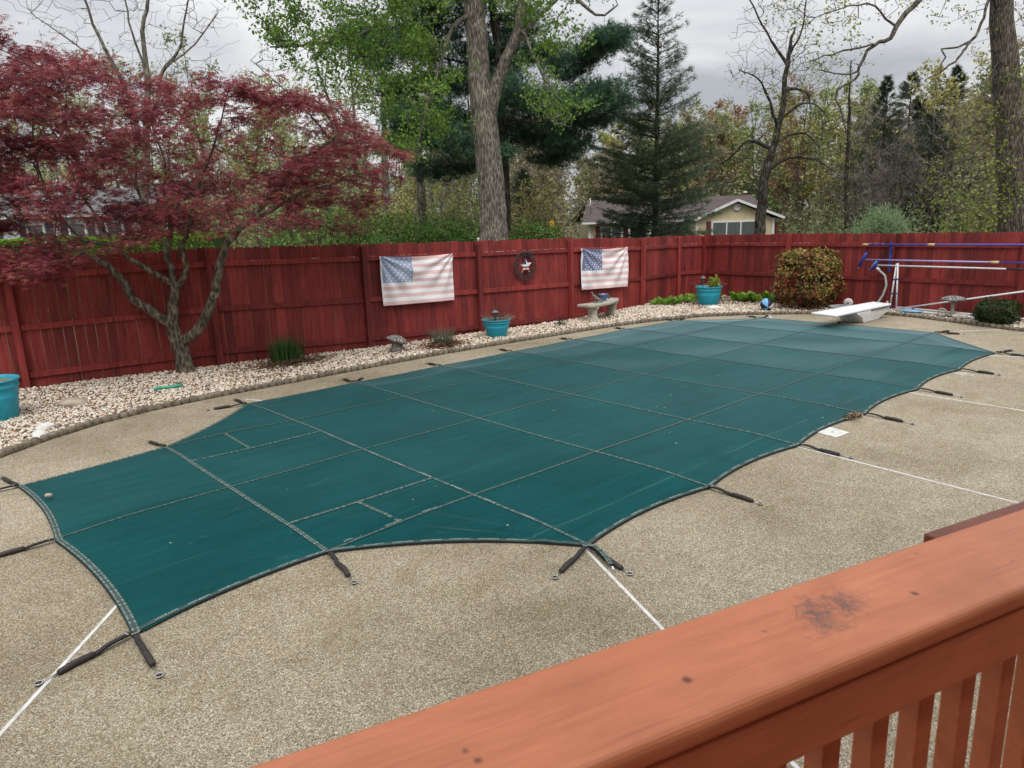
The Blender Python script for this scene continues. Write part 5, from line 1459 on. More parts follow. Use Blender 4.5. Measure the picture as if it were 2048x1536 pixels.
def shrub(name, loc, rx, ry, h, label, nleaf, size, palette, pw, sd, cat='bush', stems=True, box=.75, holes=.25, ztone=0.0):
    """rounded shrub: leaves massed near an uneven skin, stems inside"""
    g = np.random.default_rng(sd); o = tag(empty(name, loc), label, cat)
    d = g.normal(0, 1, (nleaf, 3)); d /= np.linalg.norm(d, axis=1, keepdims=True)
    ph = g.uniform(0, 6.28, 9)
    lump = 1 + .10 * np.sin(4 * d[:, 0] + ph[0]) * np.sin(5 * d[:, 2] + ph[1]) + .08 * np.sin(7 * d[:, 1] + 5 * d[:, 0] + ph[2]) + .06 * np.sin(11 * d[:, 2] + 9 * d[:, 0] + ph[3])
    rad = lump * (1 - np.abs(g.normal(0, .14, nleaf)))
    q = np.sign(d) * np.abs(d) ** box; q /= np.maximum(np.linalg.norm(q, axis=1, keepdims=True), 1e-6) ** .55
    pos = q * rad[:, None] * np.array([rx, ry, h / 2]) + np.array([0, 0, h / 2])
    gap = np.sin(pos[:, 0] * 9 / rx + ph[4]) * np.sin(pos[:, 2] * 11 / h + ph[5]) * np.sin(pos[:, 1] * 8 / ry + ph[6])
    k = (pos[:, 2] > .03) & ((gap < .45) | (g.random(nleaf) > holes * 3)); pos = pos[k]; dd = d[k]; n = len(pos)
    z = dd * .9 + g.normal(0, .55, (n, 3)) + np.array([0, 0, .5]); z /= np.linalg.norm(z, axis=1, keepdims=True)
    x = g.normal(0, 1, (n, 3)); x -= z * (x * z).sum(1, keepdims=True); x /= np.linalg.norm(x, axis=1, keepdims=True)
    Rm = np.stack([x, np.cross(z, x), z], 2)
    V, F = scatter(T_LEAFT[0], T_LEAFT[1], pos, Rm, g.uniform(size[0], size[1], n))
    c = np.array(palette)
    # colour comes in patches
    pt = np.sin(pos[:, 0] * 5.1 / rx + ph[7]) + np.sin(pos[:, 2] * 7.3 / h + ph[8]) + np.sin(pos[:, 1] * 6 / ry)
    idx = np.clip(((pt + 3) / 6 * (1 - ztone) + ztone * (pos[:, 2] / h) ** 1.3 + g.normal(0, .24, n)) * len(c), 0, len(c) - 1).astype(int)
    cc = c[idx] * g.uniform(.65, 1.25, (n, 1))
    add_obj('foliage', np_mesh('foliage', V, F, col=np.repeat(cc, 2, axis=0)), 'foliage', o)
    if stems:
        mb = MB(); r_ = random.Random(sd)
        for k in range(14):
            a = r_.uniform(0, 6.28); e = Vector((math.cos(a) * rx * r_.uniform(.2, .75), math.sin(a) * ry * r_.uniform(.2, .75), h * r_.uniform(.45, .85)))
            b = Vector((math.cos(a) * .08, math.sin(a) * .08, 0))
            mb.tube([b, b + (e - b) * .5 + Vector((r_.uniform(-.05, .05), r_.uniform(-.05, .05), 0)), e], [.016 * h, .011 * h, .004 * h], 5)
        mb.build('stems', 'bark_dark', o)
    return o
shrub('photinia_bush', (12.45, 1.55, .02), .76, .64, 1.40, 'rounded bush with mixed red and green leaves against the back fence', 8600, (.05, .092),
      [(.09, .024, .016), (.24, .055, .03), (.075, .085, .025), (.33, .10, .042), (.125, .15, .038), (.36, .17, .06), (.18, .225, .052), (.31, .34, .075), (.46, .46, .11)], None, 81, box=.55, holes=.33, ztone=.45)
shrub('boxwood_shrub', (12.12, -2.28, .02), .40, .37, .48, 'small dark green round shrub at the right in front of the fence', 9000, (.026, .045),
      [(.018, .038, .012), (.03, .06, .016), (.045, .075, .02), (.025, .03, .012), (.06, .10, .03)], None, 82)

# ------------------------------------------------------------------ pool gear on the back fence
MAT['blackgrip'] = MAT['iron']
def pole(name, a, b, r, segs, label, cat='pool pole'):
    a = Vector(a); b = Vector(b); o = tag(empty(name, a), label, cat)
    for (f0, f1, mat, rr, nm) in segs:
        mb = MB(); p = (b - a) * f0; q = (b - a) * f1; mb.tube([p, q], rr * r, 10); mb.build(nm, mat, o)
    return o
pole('telescopic_pole', (13.165, .70, 1.409), (12.66, -3.7, 1.468), .017, [(0, .03, 'cream', 1.25, 'tip'), (.03, 1, 'bluepole', 1, 'tube'), (.315, .345, 'cream', 1.45, 'cam_lock')], 'blue telescopic pole, topmost of the poles on the back fence')
p2 = pole('brush_pole', (13.13, .594, 1.084), (12.66, -3.7, 1.13), .017, [(0, .60, 'lilac', 1, 'tube'), (.575, .61, 'cream', 1.5, 'cam_lock'), (.61, 1, 'bluepole', .85, 'inner_tube')], 'lilac pole ending in a blue wall brush, second from the top')
mb = MB(); mb.tube([Vector((13.13, .585, 1.237)) - Vector(p2.location), Vector((13.13, .655, 1.08)) - Vector(p2.location), Vector((13.13, .735, .914)) - Vector(p2.location)], [.026, .030, .026], 8, flat=.6); mb.build('brush_head', 'blue', p2)
mb = MB(); mb.tube([Vector((13.10, .590, 1.237)) - Vector(p2.location), Vector((13.10, .735, .914)) - Vector(p2.location)], .018, 6); mb.build('bristles', 'blue', p2)
mb = MB(); mb.sphere(Vector((13.13, .738, .905)) - Vector(p2.location), .022, 8); mb.build('end_cap', 'signwhite', p2)
p3 = pole('vacuum_pole', (13.10, .338, .972), (12.66, -3.7, 1.005), .017, [(0, .62, 'whitepole', 1, 'tube'), (.62, .70, 'blackgrip', 1.15, 'grip'), (.70, 1, 'bluepole', .9, 'inner_tube')], 'white pole with a blue vacuum head, third from the top')
vl = Vector(p3.location)
mb = MB(); mb.tube([Vector((13.09, .31, 1.065)) - vl, Vector((13.09, .36, .98)) - vl, Vector((13.09, .45, .85)) - vl], [.035, .075, .035], 10, flat=.45); mb.build('vacuum_head', 'blue', p3)
mb = MB(); mb.tube([Vector((13.10, .345, 1.06)) - vl, Vector((13.10, .395, .975)) - vl, Vector((13.10, .47, .86)) - vl], [.03, .06, .03], 10, flat=.35); mb.build('vacuum_skirt', 'lblue', p3)
mb = MB(); mb.tube([Vector((13.10, .33, .92)) - vl, Vector((13.10, .27, .86)) - vl], .030, 10); mb.build('swivel', 'signwhite', p3)
# corrugated hose
def hose_pts(keys, n):
    k = np.array(keys); t = np.linspace(0, len(k) - 1, n); o = []
    for i in range(3): o.append(np.interp(t, np.arange(len(k)), k[:, i]))
    P = np.stack(o, 1)
    for _ in range(12): P[1:-1] = (P[:-2] + 2 * P[1:-1] + P[2:]) / 4
    return P
hp_ = hose_pts([(13.08, .26, .85), (13.06, .13, .76), (13.05, .08, .55), (13.03, .13, .33), (12.98, .22, .14), (12.93, .45, .07), (12.90, .75, .075), (12.8, 1.0, .075), (12.55, 1.08, .075), (12.42, .95, .075), (12.5, .78, .075), (12.75, .72, .09)], 190)
mb = MB(); mb.tube([tuple(p) for p in hp_], [.027 if i % 2 else .022 for i in range(len(hp_))], 8)
vh = tag(mb.build('vacuum_hose', 'hose'), 'grey ribbed vacuum hose looping down the fence to the ground', 'hose')
wh = tag(empty('hose_float', (12.74, .74, .16)), 'round white float disc standing on the grey hose behind the diving board', 'float')
mb = MB(); mb.lathe([(.02, -.03), (.085, -.028), (.098, -.018), (.098, .018), (.085, .028), (.02, .03)], 24); mb.build('disc', 'joint', wh, (0, 0, 0), (0, R(80), R(15)))
mb = MB(); mb.lathe([(.02, -.04), (.02, .04)], 12); mb.build('hub', 'iron', wh, (0, 0, 0), (0, R(80), R(15)))
# two upright white rods with blue collars
for k, (a, b, lab) in enumerate((((13.02, -.04, .05), (13.06, -.085, 1.02), 'left one of two upright white rods leaning on the fence post'), ((12.98, -.19, .05), (13.05, -.115, 1.03), 'right one of two upright white rods leaning on the fence post'))):
    o = pole('ladder_rod', a, b, .018, [(0, 1, 'whitepole', 1, 'tube'), (.0, .06, 'blue', 1.7, 'foot'), (.33, .36, 'blue', 1.3, 'collar'), (.64, .67, 'blue', 1.3, 'collar')], lab, 'rod')
# bracket
br = tag(empty('pole_bracket', (13.15, .09, 1.2)), 'blue plastic hook rack screwed to the fence post, holding the poles', 'bracket')
mb = MB(); mb.box((.0, 0, -.05), (.012, .05, .62)); mb.build('plate', 'blue', br, bev=.003)
for z in (.225, .10, -.105, -.225):
    mb = MB(); mb.torus((-.02, 0, z), .026, .008, 14, 6, rot=Matrix.Rotation(R(85), 3, 'X')); mb.build('hook', 'blue', br)
pole('net_pole', (12.98, -.25, .075), (12.60, -3.6, .84), .018, [(0, .70, 'whitepole', 1, 'tube'), (.69, .72, 'cream', 1.5, 'cam_lock'), (.72, 1, 'whitepole', .85, 'inner_tube')], 'white pole slanting up to the right along the back fence')
pole('long_pipe', (12.95, -.20, .10), (12.36, -3.6, .10), .022, [(0, 1, 'whitepole', 1, 'tube'), (.10, .115, 'blue', 1.2, 'collar'), (.45, .46, 'iron', 1.15, 'collar')], 'long white pipe lying on the gravel, nearer the fence')
pole('long_pipe', (12.78, -.25, .08), (12.30, -2.2, .08), .022, [(0, 1, 'whitepole', 1, 'tube'), (.96, 1, 'blue', 1.2, 'collar')], 'shorter white pipe lying on the gravel beside the edging')
mb = MB(); 
for k in range(3): mb.torus((12.62, -.62, .07 + .014 * k), .17 + .02 * k, .009, 28, 5, sx=.75)
tag(mb.build('hose_coil', 'lblue'), 'thin light blue hose coiled on the gravel by the long pipes', 'hose')
o = tag(empty('white_bottle', (12.83, -.05, .04)), 'white plastic jug at the foot of the upright rods', 'jug')
mb = MB(); mb.lathe([(.05, 0), (.055, .02), (.055, .11), (.03, .15), (.018, .16), (.018, .18)], 14); mb.build('body', 'joint', o)
mb = MB(); mb.lathe([(.021, .175), (.021, .195)], 10); mb.build('lid', 'joint', o)

# ------------------------------------------------------------------ the red maple in the bed
g = np.random.default_rng(101)
mp = tree_root('japanese_maple', 0.10, 5.66, 'wide red-leaved maple with forked mottled trunk in the gravel bed')
sk_ = Skel(g)
sk_.limb([(0.0, -.06, .165), (0.0, 0.03, .145), (-.01, .27, .119), (-.05, .51, .116), (-.11, .75, .100), (-.05, 1.09, .078), (.01, 1.39, .07)], 0, 0, .004)
LM = dict(R=([(-.02, .51, .087), (.21, .62, .079), (.42, .84, .074), (.62, 1.18, .07), (.72, 1.36, .066), (.81, 1.63, .062), (.91, 1.85, .058), (1.05, 2.05, .05), (1.27, 2.24, .046), (1.51, 2.45, .042), (1.83, 2.74, .034), (2.11, 3.02, .03), (2.45, 3.26, .022), (2.84, 3.46, .015)], -.5),
  R2=([(1.27, 2.24, .034), (1.69, 2.42, .03), (2.08, 2.57, .026), (2.47, 2.72, .019), (2.86, 2.78, .011)], -1.2),
  L=([(-.12, .78, .078), (-.34, 1.01, .07), (-.54, 1.22, .066), (-.59, 1.45, .058), (-.68, 1.66, .054), (-.81, 1.84, .046), (-1.08, 2.01, .038), (-1.4, 2.21, .03), (-1.74, 2.44, .023), (-2.01, 2.6, .015)], -.9),
  a=([(.01, 1.4, .046), (-.09, 1.5, .046), (-.29, 1.67, .042), (-.46, 1.79, .038), (-.66, 2.04, .031), (-.83, 2.42, .027), (-.98, 2.86, .019), (-1.06, 3.3, .015)], -.5),
  b=([(.01, 1.4, .05), (-.02, 1.66, .046), (-.06, 1.88, .042), (.02, 2.1, .038), (.04, 2.39, .034), (-.19, 2.53, .03), (-.38, 2.84, .026), (-.35, 3.36, .019), (-.34, 3.84, .011)], .1),
  c=([(.02, 1.39, .046), (.12, 1.43, .043), (.22, 1.6, .039), (.24, 1.78, .035), (.22, 1.96, .034), (.34, 2.13, .031), (.42, 2.4, .027), (.59, 2.81, .023), (.88, 3.31, .019), (1.09, 3.8, .011)], -.15),
  up=([(.04, 2.39, .027), (.09, 2.75, .023), (.23, 3.19, .019), (.19, 3.68, .015)], -.4),
  far=([(-1.08, 2.01, .027), (-1.5, 2.51, .023), (-1.79, 3.18, .019), (-1.85, 3.78, .015), (-1.82, 4.44, .011)], .3))
for k, (p_, y1) in LM.items(): sk_.limb(p_, 0, y1, .008)
crown = [(-3.4, 4.7), (-2.45, 4.95), (-2.0, 5.05), (-1.55, 5.1), (-1.08, 5.3), (-1.04, 4.75), (-.61, 4.67), (-.24, 4.70), (-.03, 4.21), (.79, 4.3), (1.3, 4.25), (1.95, 4.15), (2.52, 4.05), (2.95, 3.9), (3.38, 3.66), (3.66, 3.29), (3.63, 2.97), (3.35, 2.87), (3.05, 2.37), (2.73, 2.12), (2.17, 1.98), (1.72, 2.1), (1.36, 2.35), (.81, 2.30), (.2, 2.0), (-.25, 1.78), (-.75, 1.62), (-1.48, 1.66), (-2.64, 1.66), (-3.6, 1.70)]
cl = sample_poly(crown, 240, g)
yy = g.uniform(-1.9, 1.9, len(cl)) * np.clip(1.15 - np.abs(cl[:, 0]) / 4.6, .25, 1)
T = []
for (cx, cz), cy in zip(cl, yy):
    m = g.integers(7, 13); w = g.uniform(.24, .50)
    T.append(np.column_stack([g.normal(cx, w * .62, m), g.normal(cy, w * .6, m), g.normal(cz, .065, m)]))
T = np.concatenate(T)
k = inside(np.array(crown), T[:, [0, 2]]) | (g.random(len(T)) < .3)
T = T[k]
T[:, 1] = np.where(T[:, 2] < 2.1, -np.abs(T[:, 1]) - .05, T[:, 1])
sk_.fill(T, .16, .07, .05, 0.6)
add_obj('trunk', sk_.mesh('trunk', .0038, .03, 12, 4, 2.35), 'bark_maple', mp)
S = sk_.P[np.array(sk_.site)]
leaves('crown', S, 16, .080, (.052, .092), T_PALM, 'lf_maple', mp, g, 1.5, .42, (.5, .23), flat=.55, clump=.13)

# ------------------------------------------------------------------ big forked tree behind the fence
def build_tree(name, x, y, label, limbs, targets, seg, wander, lift, tip, bark, seed, leaf=None, thick=.04, k1=10, k0=3, zpen=0, wob=.01, e=2.4, lname='crown', root=None):
    g = np.random.default_rng(seed)
    rt = tree_root(name, x, y, label)
    s = Skel(g, 90000)
    for p_, y1 in limbs: s.limb(p_, 0, y1, wob)
    if targets is not None and len(targets): s.fill(targets, seg, wander, lift, zpen)
    add_obj('trunk', s.mesh('trunk', tip, thick, k1, k0, e), bark, rt)
    if leaf:
        sites = s.P[np.array(s.site)]
        if leaf.get('keep', 1) < 1: sites = sites[g.random(len(sites)) < leaf['keep']]
        if 'zone' in leaf: sites = sites[leaf['zone'](sites, g)]
        leaves(lname, sites, leaf['per'], leaf['jit'], leaf['size'], leaf.get('t', T_LEAF), leaf['mat'], rt, g, leaf.get('up', .8), leaf.get('spread', .8), leaf.get('tint', (.5, .25)), clump=leaf.get('clump', .1))
    return rt, s
g = np.random.default_rng(202)
def targets(poly, n, y0, y1, g, clump=0, r=.3, flat=.6):
    if clump:
        c = sample_poly(poly, n, g); cy = g.uniform(y0, y1, n)
        A = np.repeat(np.column_stack([c[:, 0], cy, c[:, 1]]), clump, axis=0)
        return A + g.normal(0, r, A.shape) * np.array([1, 1, flat])
    c = sample_poly(poly, n, g); return np.column_stack([c[:, 0], g.uniform(y0, y1, n), c[:, 1]])
crownL = [(-5.5, 6.2), (-4.7, 7.1), (-4.2, 9.0), (-.4, 9.6), (-.4, 7.4), (-.7, 5.8), (-.55, 4.85), (-1.2, 4.3), (-1.47, 3.9), (-1.85, 3.4), (-2.2, 3.7), (-2.26, 4.45), (-2.8, 5.0), (-3.3, 5.05), (-3.84, 5.27), (-4.4, 5.7)]
crownR = [(-.1, 9.6), (3.0, 9.0), (3.5, 7.6), (3.17, 6.75), (2.4, 6.4), (1.8, 5.2), (2.1, 4.75), (1.4, 4.25), (.95, 4.4), (.75, 5.8), (.25, 6.7)]
TG = np.concatenate([targets(crownL, 135, -1.8, .6, g, 9, .20), targets(crownR, 62, -1.2, .9, g, 7, .20)])
build_tree('oak_tree', 8.20, 7.44, 'huge forked tree trunk with fresh green leaves, right behind the red fence', [
  ([(0.02, -.1, .50), (.01, .4, .43), (0, .98, .375), (0, 1.63, .352), (-.03, 2.43, .334), (-.07, 3.48, .320), (-.15, 4.5, .312), (-.22, 5.16, .269), (-.24, 6.03, .254), (-.28, 7.09, .239), (-.31, 8.32, .213), (-.36, 9.7, .165), (-.4, 11.5, .09)], .3),
  ([(-.11, 4.30, .205), (.06, 4.93, .158), (.32, 5.58, .134), (.63, 6.22, .11), (.82, 6.85, .097), (1.02, 7.67, .085), (1.38, 8.87, .05), (1.6, 10, .03)], -.5),
  ([(.45, 5.8, .07), (.87, 6.42, .057), (1.28, 6.83, .046), (1.69, 7.24, .034)], .6),
  ([(-.28, 7.5, .113), (-1.37, 7.43, .079), (-2.21, 6.83, .057), (-2.98, 6.31, .04), (-3.87, 6.19, .029), (-4.83, 6.08, .017)], -.6),
  ([(-.26, 6.88, .069), (-.8, 6.47, .052), (-1.14, 5.52, .035), (-1.48, 4.54, .024), (-1.71, 3.76, .018)], -1.0),
  ([(.99, 7.57, .057), (1.8, 7.13, .046), (2.48, 6.59, .029), (2.94, 6.78, .017)], -.4),
  ([(.76, 6.53, .046), (1.14, 5.56, .029), (1.53, 4.89, .018), (1.82, 4.6, .012)], -.8)],
  TG, .2, .08, .08, .0045, 'bark_oak', 203, dict(per=14, jit=.080, size=(.06, .115), mat='lf_green', t=T_LEAFT, up=.5, spread=.9, clump=.15), .05, 18, 4, .5, .012)

# ------------------------------------------------------------------ white pine
g = np.random.default_rng(303)
EL = [(-2.36, 8.13, 1.75, .8), (-3.85, 7.43, .96, .56), (-1.96, 6.62, 1.29, .52), (-2.82, 5.89, 1.14, .46), (-1.7, 5.54, 1.14, .52), (-2.55, 4.95, .99, .46), (-1.25, 4.59, .99, .53), (-2.11, 3.91, 1.25, .33), (-3.59, 6.52, .65, .4), (.01, 7.61, 1.28, .72), (1.26, 5.91, 1.14, .55), (.91, 5.0, 1.15, .49), (2.05, 4.57, .99, .43), (3.05, 6.01, .98, .33), (3.46, 5.61, .82, .26), (2.66, 7.16, .64, .23), (3.3, 7.51, .61, .21), (3.86, 7.82, .45, .16), (1.61, 7.41, .96, .4), (.28, 5.94, .98, .65), (.68, 8.47, .95, .48), (-1.53, 8.83, 1.9, .47), (2.89, 5.25, .99, .26), (-4.43, 8.19, .96, .4), (1.72, 4.18, .83, .23), (-.4, 4.2, .8, .3), (-.2, 9.6, 2.2, .6), (-2.6, 9.9, 1.8, .5), (-3.2, 5.3, .8, .35), (-3.4, 4.6, .7, .3), (-.6, 6.9, 1.0, .5), (-.4, 5.3, .9, .4), (2.2, 6.85, .75, .28), (2.95, 7.32, .6, .22), (3.55, 7.66, .5, .18), (2.3, 5.6, .9, .3), (1.6, 4.9, .9, .35)]
TP = []
for (a, z, rx, rz) in EL:
    n = int(66 * rx * (rz / .45) ** .5) + 8
    d = g.normal(0, 1, (n, 3)); d /= np.linalg.norm(d, axis=1, keepdims=True); d *= g.random((n, 1)) ** .4
    yc = g.uniform(-1.3, 1.3)
    TP.append(d * np.array([rx, rx * .9, rz]) + np.array([a, yc, z]))
TP = np.concatenate(TP)
rt, s = build_tree('white_pine', 13.03, 12.52, 'large dark green pine with layered boughs behind the forked trunk', [
  ([(0, -.1, .24), (-.01, 1.14, .19), (.03, 4.39, .16), (-.02, 6.71, .14), (-.18, 8.93, .12), (-.25, 11.06, .08), (-.3, 13, .03)], 0),
  ([(0, 5.7, .05), (1.2, 6.0, .04), (2.2, 6.3, .03), (2.9, 7.2, .022), (3.7, 7.75, .012)], -.3), ([(0, 5.4, .05), (1.3, 5.2, .04), (2.6, 5.5, .026), (3.4, 5.6, .014)], -.6), ([(0, 6.9, .06), (-1.2, 7.1, .045), (-2.6, 7.4, .03), (-3.8, 7.4, .016)], -.5), ([(0, 4.6, .05), (-1.1, 4.7, .04), (-2.2, 5.0, .026)], .5), ([(0, 4.1, .04), (-.9, 4.0, .03), (-2.2, 3.9, .018)], -.5), ([(0, 4.6, .04), (1.0, 4.6, .03), (2.2, 4.5, .018)], .4)],
  TP, .25, .06, .05, .008, 'bark_dark', 304, None, .04, 10, 3, 0)
S = s.P[np.array(s.site)]
tf = tuft(9, g, .030, .85, .5)
leaves('crown', S, 12, .17, (.18, .30), tf, 'lf_pine', rt, g, .9, .5, (.45, .22), flat=.55, clump=.16)

# ------------------------------------------------------------------ thin spruce before the cream house
def conifer(name, x, y, label, prof, seed, mat, bark, dens, tuftn, needle, trunk_r, up_top=.55, up_low=-.12, sparse_top=0.0, step=.30, nb=8, z0=.6, group=None, lead=0.0):
    """prof: (height, half width) pairs"""
    g = np.random.default_rng(seed)
    rt = tree_root(name, x, y, label, 'tree', group)
    zb = gz(x, y); rt.location.z = zb
    prof = [(h - zb, w) for h, w in prof]
    H = max(h for h, _ in prof); ph = [p[0] for p in sorted(prof)]; pw_ = [p[1] for p in sorted(prof)]
    A = []; B = []; ra = []; rb = []; sites = []; dirs = []
    zs = np.linspace(0, H, 16); tx = np.cumsum(g.normal(0, .012, 16))
    for i in range(15):
        A.append((tx[i], 0, zs[i])); B.append((tx[i + 1], 0, zs[i + 1])); ra.append(trunk_r * (1 - zs[i] / H * .95)); rb.append(trunk_r * (1 - zs[i + 1] / H * .95))
    z = z0
    while z < H - .15:
        f = z / H; w = np.interp(z, ph, pw_)
        for k in range(nb):
            a = g.uniform(0, 6.283); L = w * g.uniform(.68, 1.12) * (1.12 if g.random() < .15 else 1)
            sl = up_low + (up_top - up_low) * max(0, f) ** .9 + g.normal(0, .09)
            m = max(3, int(L / .28)); p = np.array([np.interp(z, zs, tx), 0, z + g.uniform(-.15, .15)])
            r0 = trunk_r * .16 * (1 - f * .6) + .004
            for j in range(m):
                u = j / m; cur = sl + (.22 * u if f < .6 else .1 * u)
                d = np.array([math.cos(a), math.sin(a), cur]); d /= np.linalg.norm(d)
                a += g.normal(0, .05)
                q = p + d * L / m
                A.append(p); B.append(q); ra.append(r0 * (1 - u * .85)); rb.append(r0 * (1 - (j + 1) / m * .85))
                if u > .12:
                    den = dens * (1 - sparse_top * max(0, f - .35) / .65) * (1.0 if f < .9 else 1.2)
                    ns = g.poisson(den)
                    for _ in range(ns):
                        sd_ = np.array([-math.sin(a), math.cos(a), 0]) * g.normal(0, .16 * L * (1.1 - u)) + np.array([0, 0, g.normal(-.03, .05)])
                        sites.append(p + (q - p) * g.random() + sd_); dirs.append(d + sd_ * .8)
                p = q
        z += step * g.uniform(.8, 1.2)
    A = np.array(A, float); B = np.array(B, float); ra = np.array(ra); rb = np.array(rb)
    big = ra > .04; Vs = []; Fs = []; off = 0
    for sel, k in ((big, 9), (~big, 3)):
        if sel.any():
            v, f_ = seg_tubes(A[sel], B[sel], ra[sel], rb[sel], k); Vs.append(v); Fs.append(f_ + off); off += len(v)
    add_obj('trunk', np_mesh('trunk', np.concatenate(Vs), np.concatenate(Fs), smooth=True), bark, rt)
    sites = np.array(sites); dirs = np.array(dirs); n = len(sites)
    dirs /= np.linalg.norm(dirs, axis=1, keepdims=True)
    tf = tuft(tuftn, g, needle[2], .7, .8)
    Rm = rand_frames(n, g, 1.0, .3, dirs, .85)
    V, F = scatter(tf[0], tf[1], sites, Rm, g.uniform(needle[0], needle[1], n))
    ti = np.clip(g.normal(.5, .23, n), 0, 1)
    add_obj('crown', np_mesh('crown', V, F, tint=np.repeat(ti, len(tf[1]))), mat, rt)
    return rt
conifer('spruce_tree', 20.08, 11.64, 'tall thin spruce with see-through top in front of the cream house', [(-.5, 2.2), (1.35, 2.25), (1.92, 2.29), (2.68, 2.35), (3.81, 2.45), (4.55, 2.21), (5.64, 1.74), (6.71, 1.5), (7.77, 1.23), (8.8, 1.0), (9.82, .53), (10.9, .05)], 404, 'lf_spruce', 'bark_dark', 17.0, 8, (.15, .28, .026), .16, .62, -.10, .84, .25, 8)
DC = [(46.37, 13.79, 9.92, 2.5, 'dark pointed conifer in the far thicket, leftmost of the row'), (51.72, 14.40, 10.98, 2.8, 'dark pointed conifer in the far thicket, tallest one left of the gap'), (45.95, 11.49, 8.41, 2.4, 'short dark conifer in the far thicket, below the tallest one'), (51.78, 11.68, 10.86, 2.9, 'dark slim conifer in the far thicket, right of the gap'), (47.03, 7.87, 10.43, 3.2, 'broad dark conifer close left of the right-hand trunk'), (39.97, 8.76, 6.85, 2.5, 'low dark conifer above the blue poles')]
for i, (x, y, h, w, lab) in enumerate(DC):
    conifer('dark_conifer', x, y, lab, [(-1, w), (1, w), (h * .35, w * .9), (h * .6, w * .66), (h * .82, w * .32), (h * .95, w * .09), (h, .02)], 500 + i, 'lf_dark', 'bark_dark', 11.0, 5, (.20, .38, .034), .18, .42, -.2, .25, .38, 9, .3, 'dark conifers in the right background')
conifer('young_conifer', 18.95, 17.96, 'small dark green young conifer just right of the big trunk', [(-1, 1.3), (1, 1.25), (2.2, 1.05), (3.2, .6), (4.1, .05)], 520, 'lf_dark', 'bark_dark', 7.0, 8, (.20, .36, .030), .09, .45, .0, 0, .28, 8, .3)

# ------------------------------------------------------------------ leaning bare tree by the house
g = np.random.default_rng(606)
bc = [(-1.82, 8.03), (-1.27, 10.37), (-.9, 11.5), (2.02, 11.41), (2.62, 8.69), (3.22, 6.26), (3.15, 4.19), (2.06, 4.02), (.71, 4.69), (-1.9, 3.93), (-2.14, 4.78), (-.7, 6.79)]
def low_yellow(S, g): return (S[:, 2] > 3.6) & (S[:, 2] < 8.2) & (g.random(len(S)) < .34)
rt, s = build_tree('leaning_tree', 26.87, 10.98, 'crooked almost bare tree with dark trunk in front of the gabled house', [
  ([(-.05, -.9, .36), (-.02, .62, .29), (-.01, 1.28, .247), (.04, 2.59, .212), (.1, 3.65, .21), (.28, 4.49, .165), (.52, 5.32, .142), (.72, 6.55, .119), (.84, 8.15, .096), (.91, 8.94, .074), (1.08, 9.62, .042)], 0),
  ([(.09, 3.76, .088), (1.05, 4.36, .077), (2.05, 4.23, .055), (2.97, 3.67, .033)], -.6), ([(.38, 4.7, .088), (-.63, 5.15, .066), (-1.26, 4.54, .055), (-1.9, 4.14, .033)], .5), ([(.37, 4.91, .077), (1.11, 5.3, .066), (1.98, 5.38, .055), (2.67, 4.84, .033)], .7),
  ([(.55, 5.53, .076), (.3, 6.15, .065), (-.06, 6.98, .054), (-.52, 7.59, .043), (-1.39, 7.92, .021)], -.5), ([(.64, 5.93, .065), (1.26, 6.43, .054), (1.8, 6.51, .043), (2.37, 5.98, .022)], -.7), ([(.86, 7.15, .065), (1.43, 7.23, .054), (1.99, 6.91, .043), (2.13, 6.4, .022)], .6),
  ([(.84, 8.15, .075), (.15, 9.16, .053), (-.42, 10.15, .042), (-.89, 11.12, .031)], .4), ([(.89, 8.55, .064), (1.3, 9.51, .042), (1.33, 10.67, .032)], -.4)],
  targets(bc, 1100, -1.2, 1.2, g), .22, .06, .06, .0065, 'bark_dark', 607, dict(per=3, jit=.09, size=(.06, .11), mat='lf_yellow', t=T_LEAFT, zone=low_yellow), .05, 9, 3, 2.0, .02)
# slender leafy tree right of it
g = np.random.default_rng(616)
build_tree('slender_tree', 32.86, 9.70, 'slender dark trunk with thin yellow-green leaves right of the house', [
  ([(.03, -1.0, .17), (.02, .57, .136), (-.21, 2.95, .109), (-.31, 5.94, .083), (-.38, 7.5, .047), (-.43, 8.81, .03)], 0)],
  targets([(-1.9, 6.4), (-.71, 9.0), (1.1, 6.35), (.8, 4.09), (.3, 2.2), (-1.2, 2.6), (-1.6, 4.84)], 260, -1.3, 1.3, g), .35, .10, .15, .009, 'bark_dark', 617, dict(per=3, jit=.14, size=(.07, .13), mat='lf_yellow', t=T_LEAFT, keep=.55), .05, 8, 3, .8, .02)

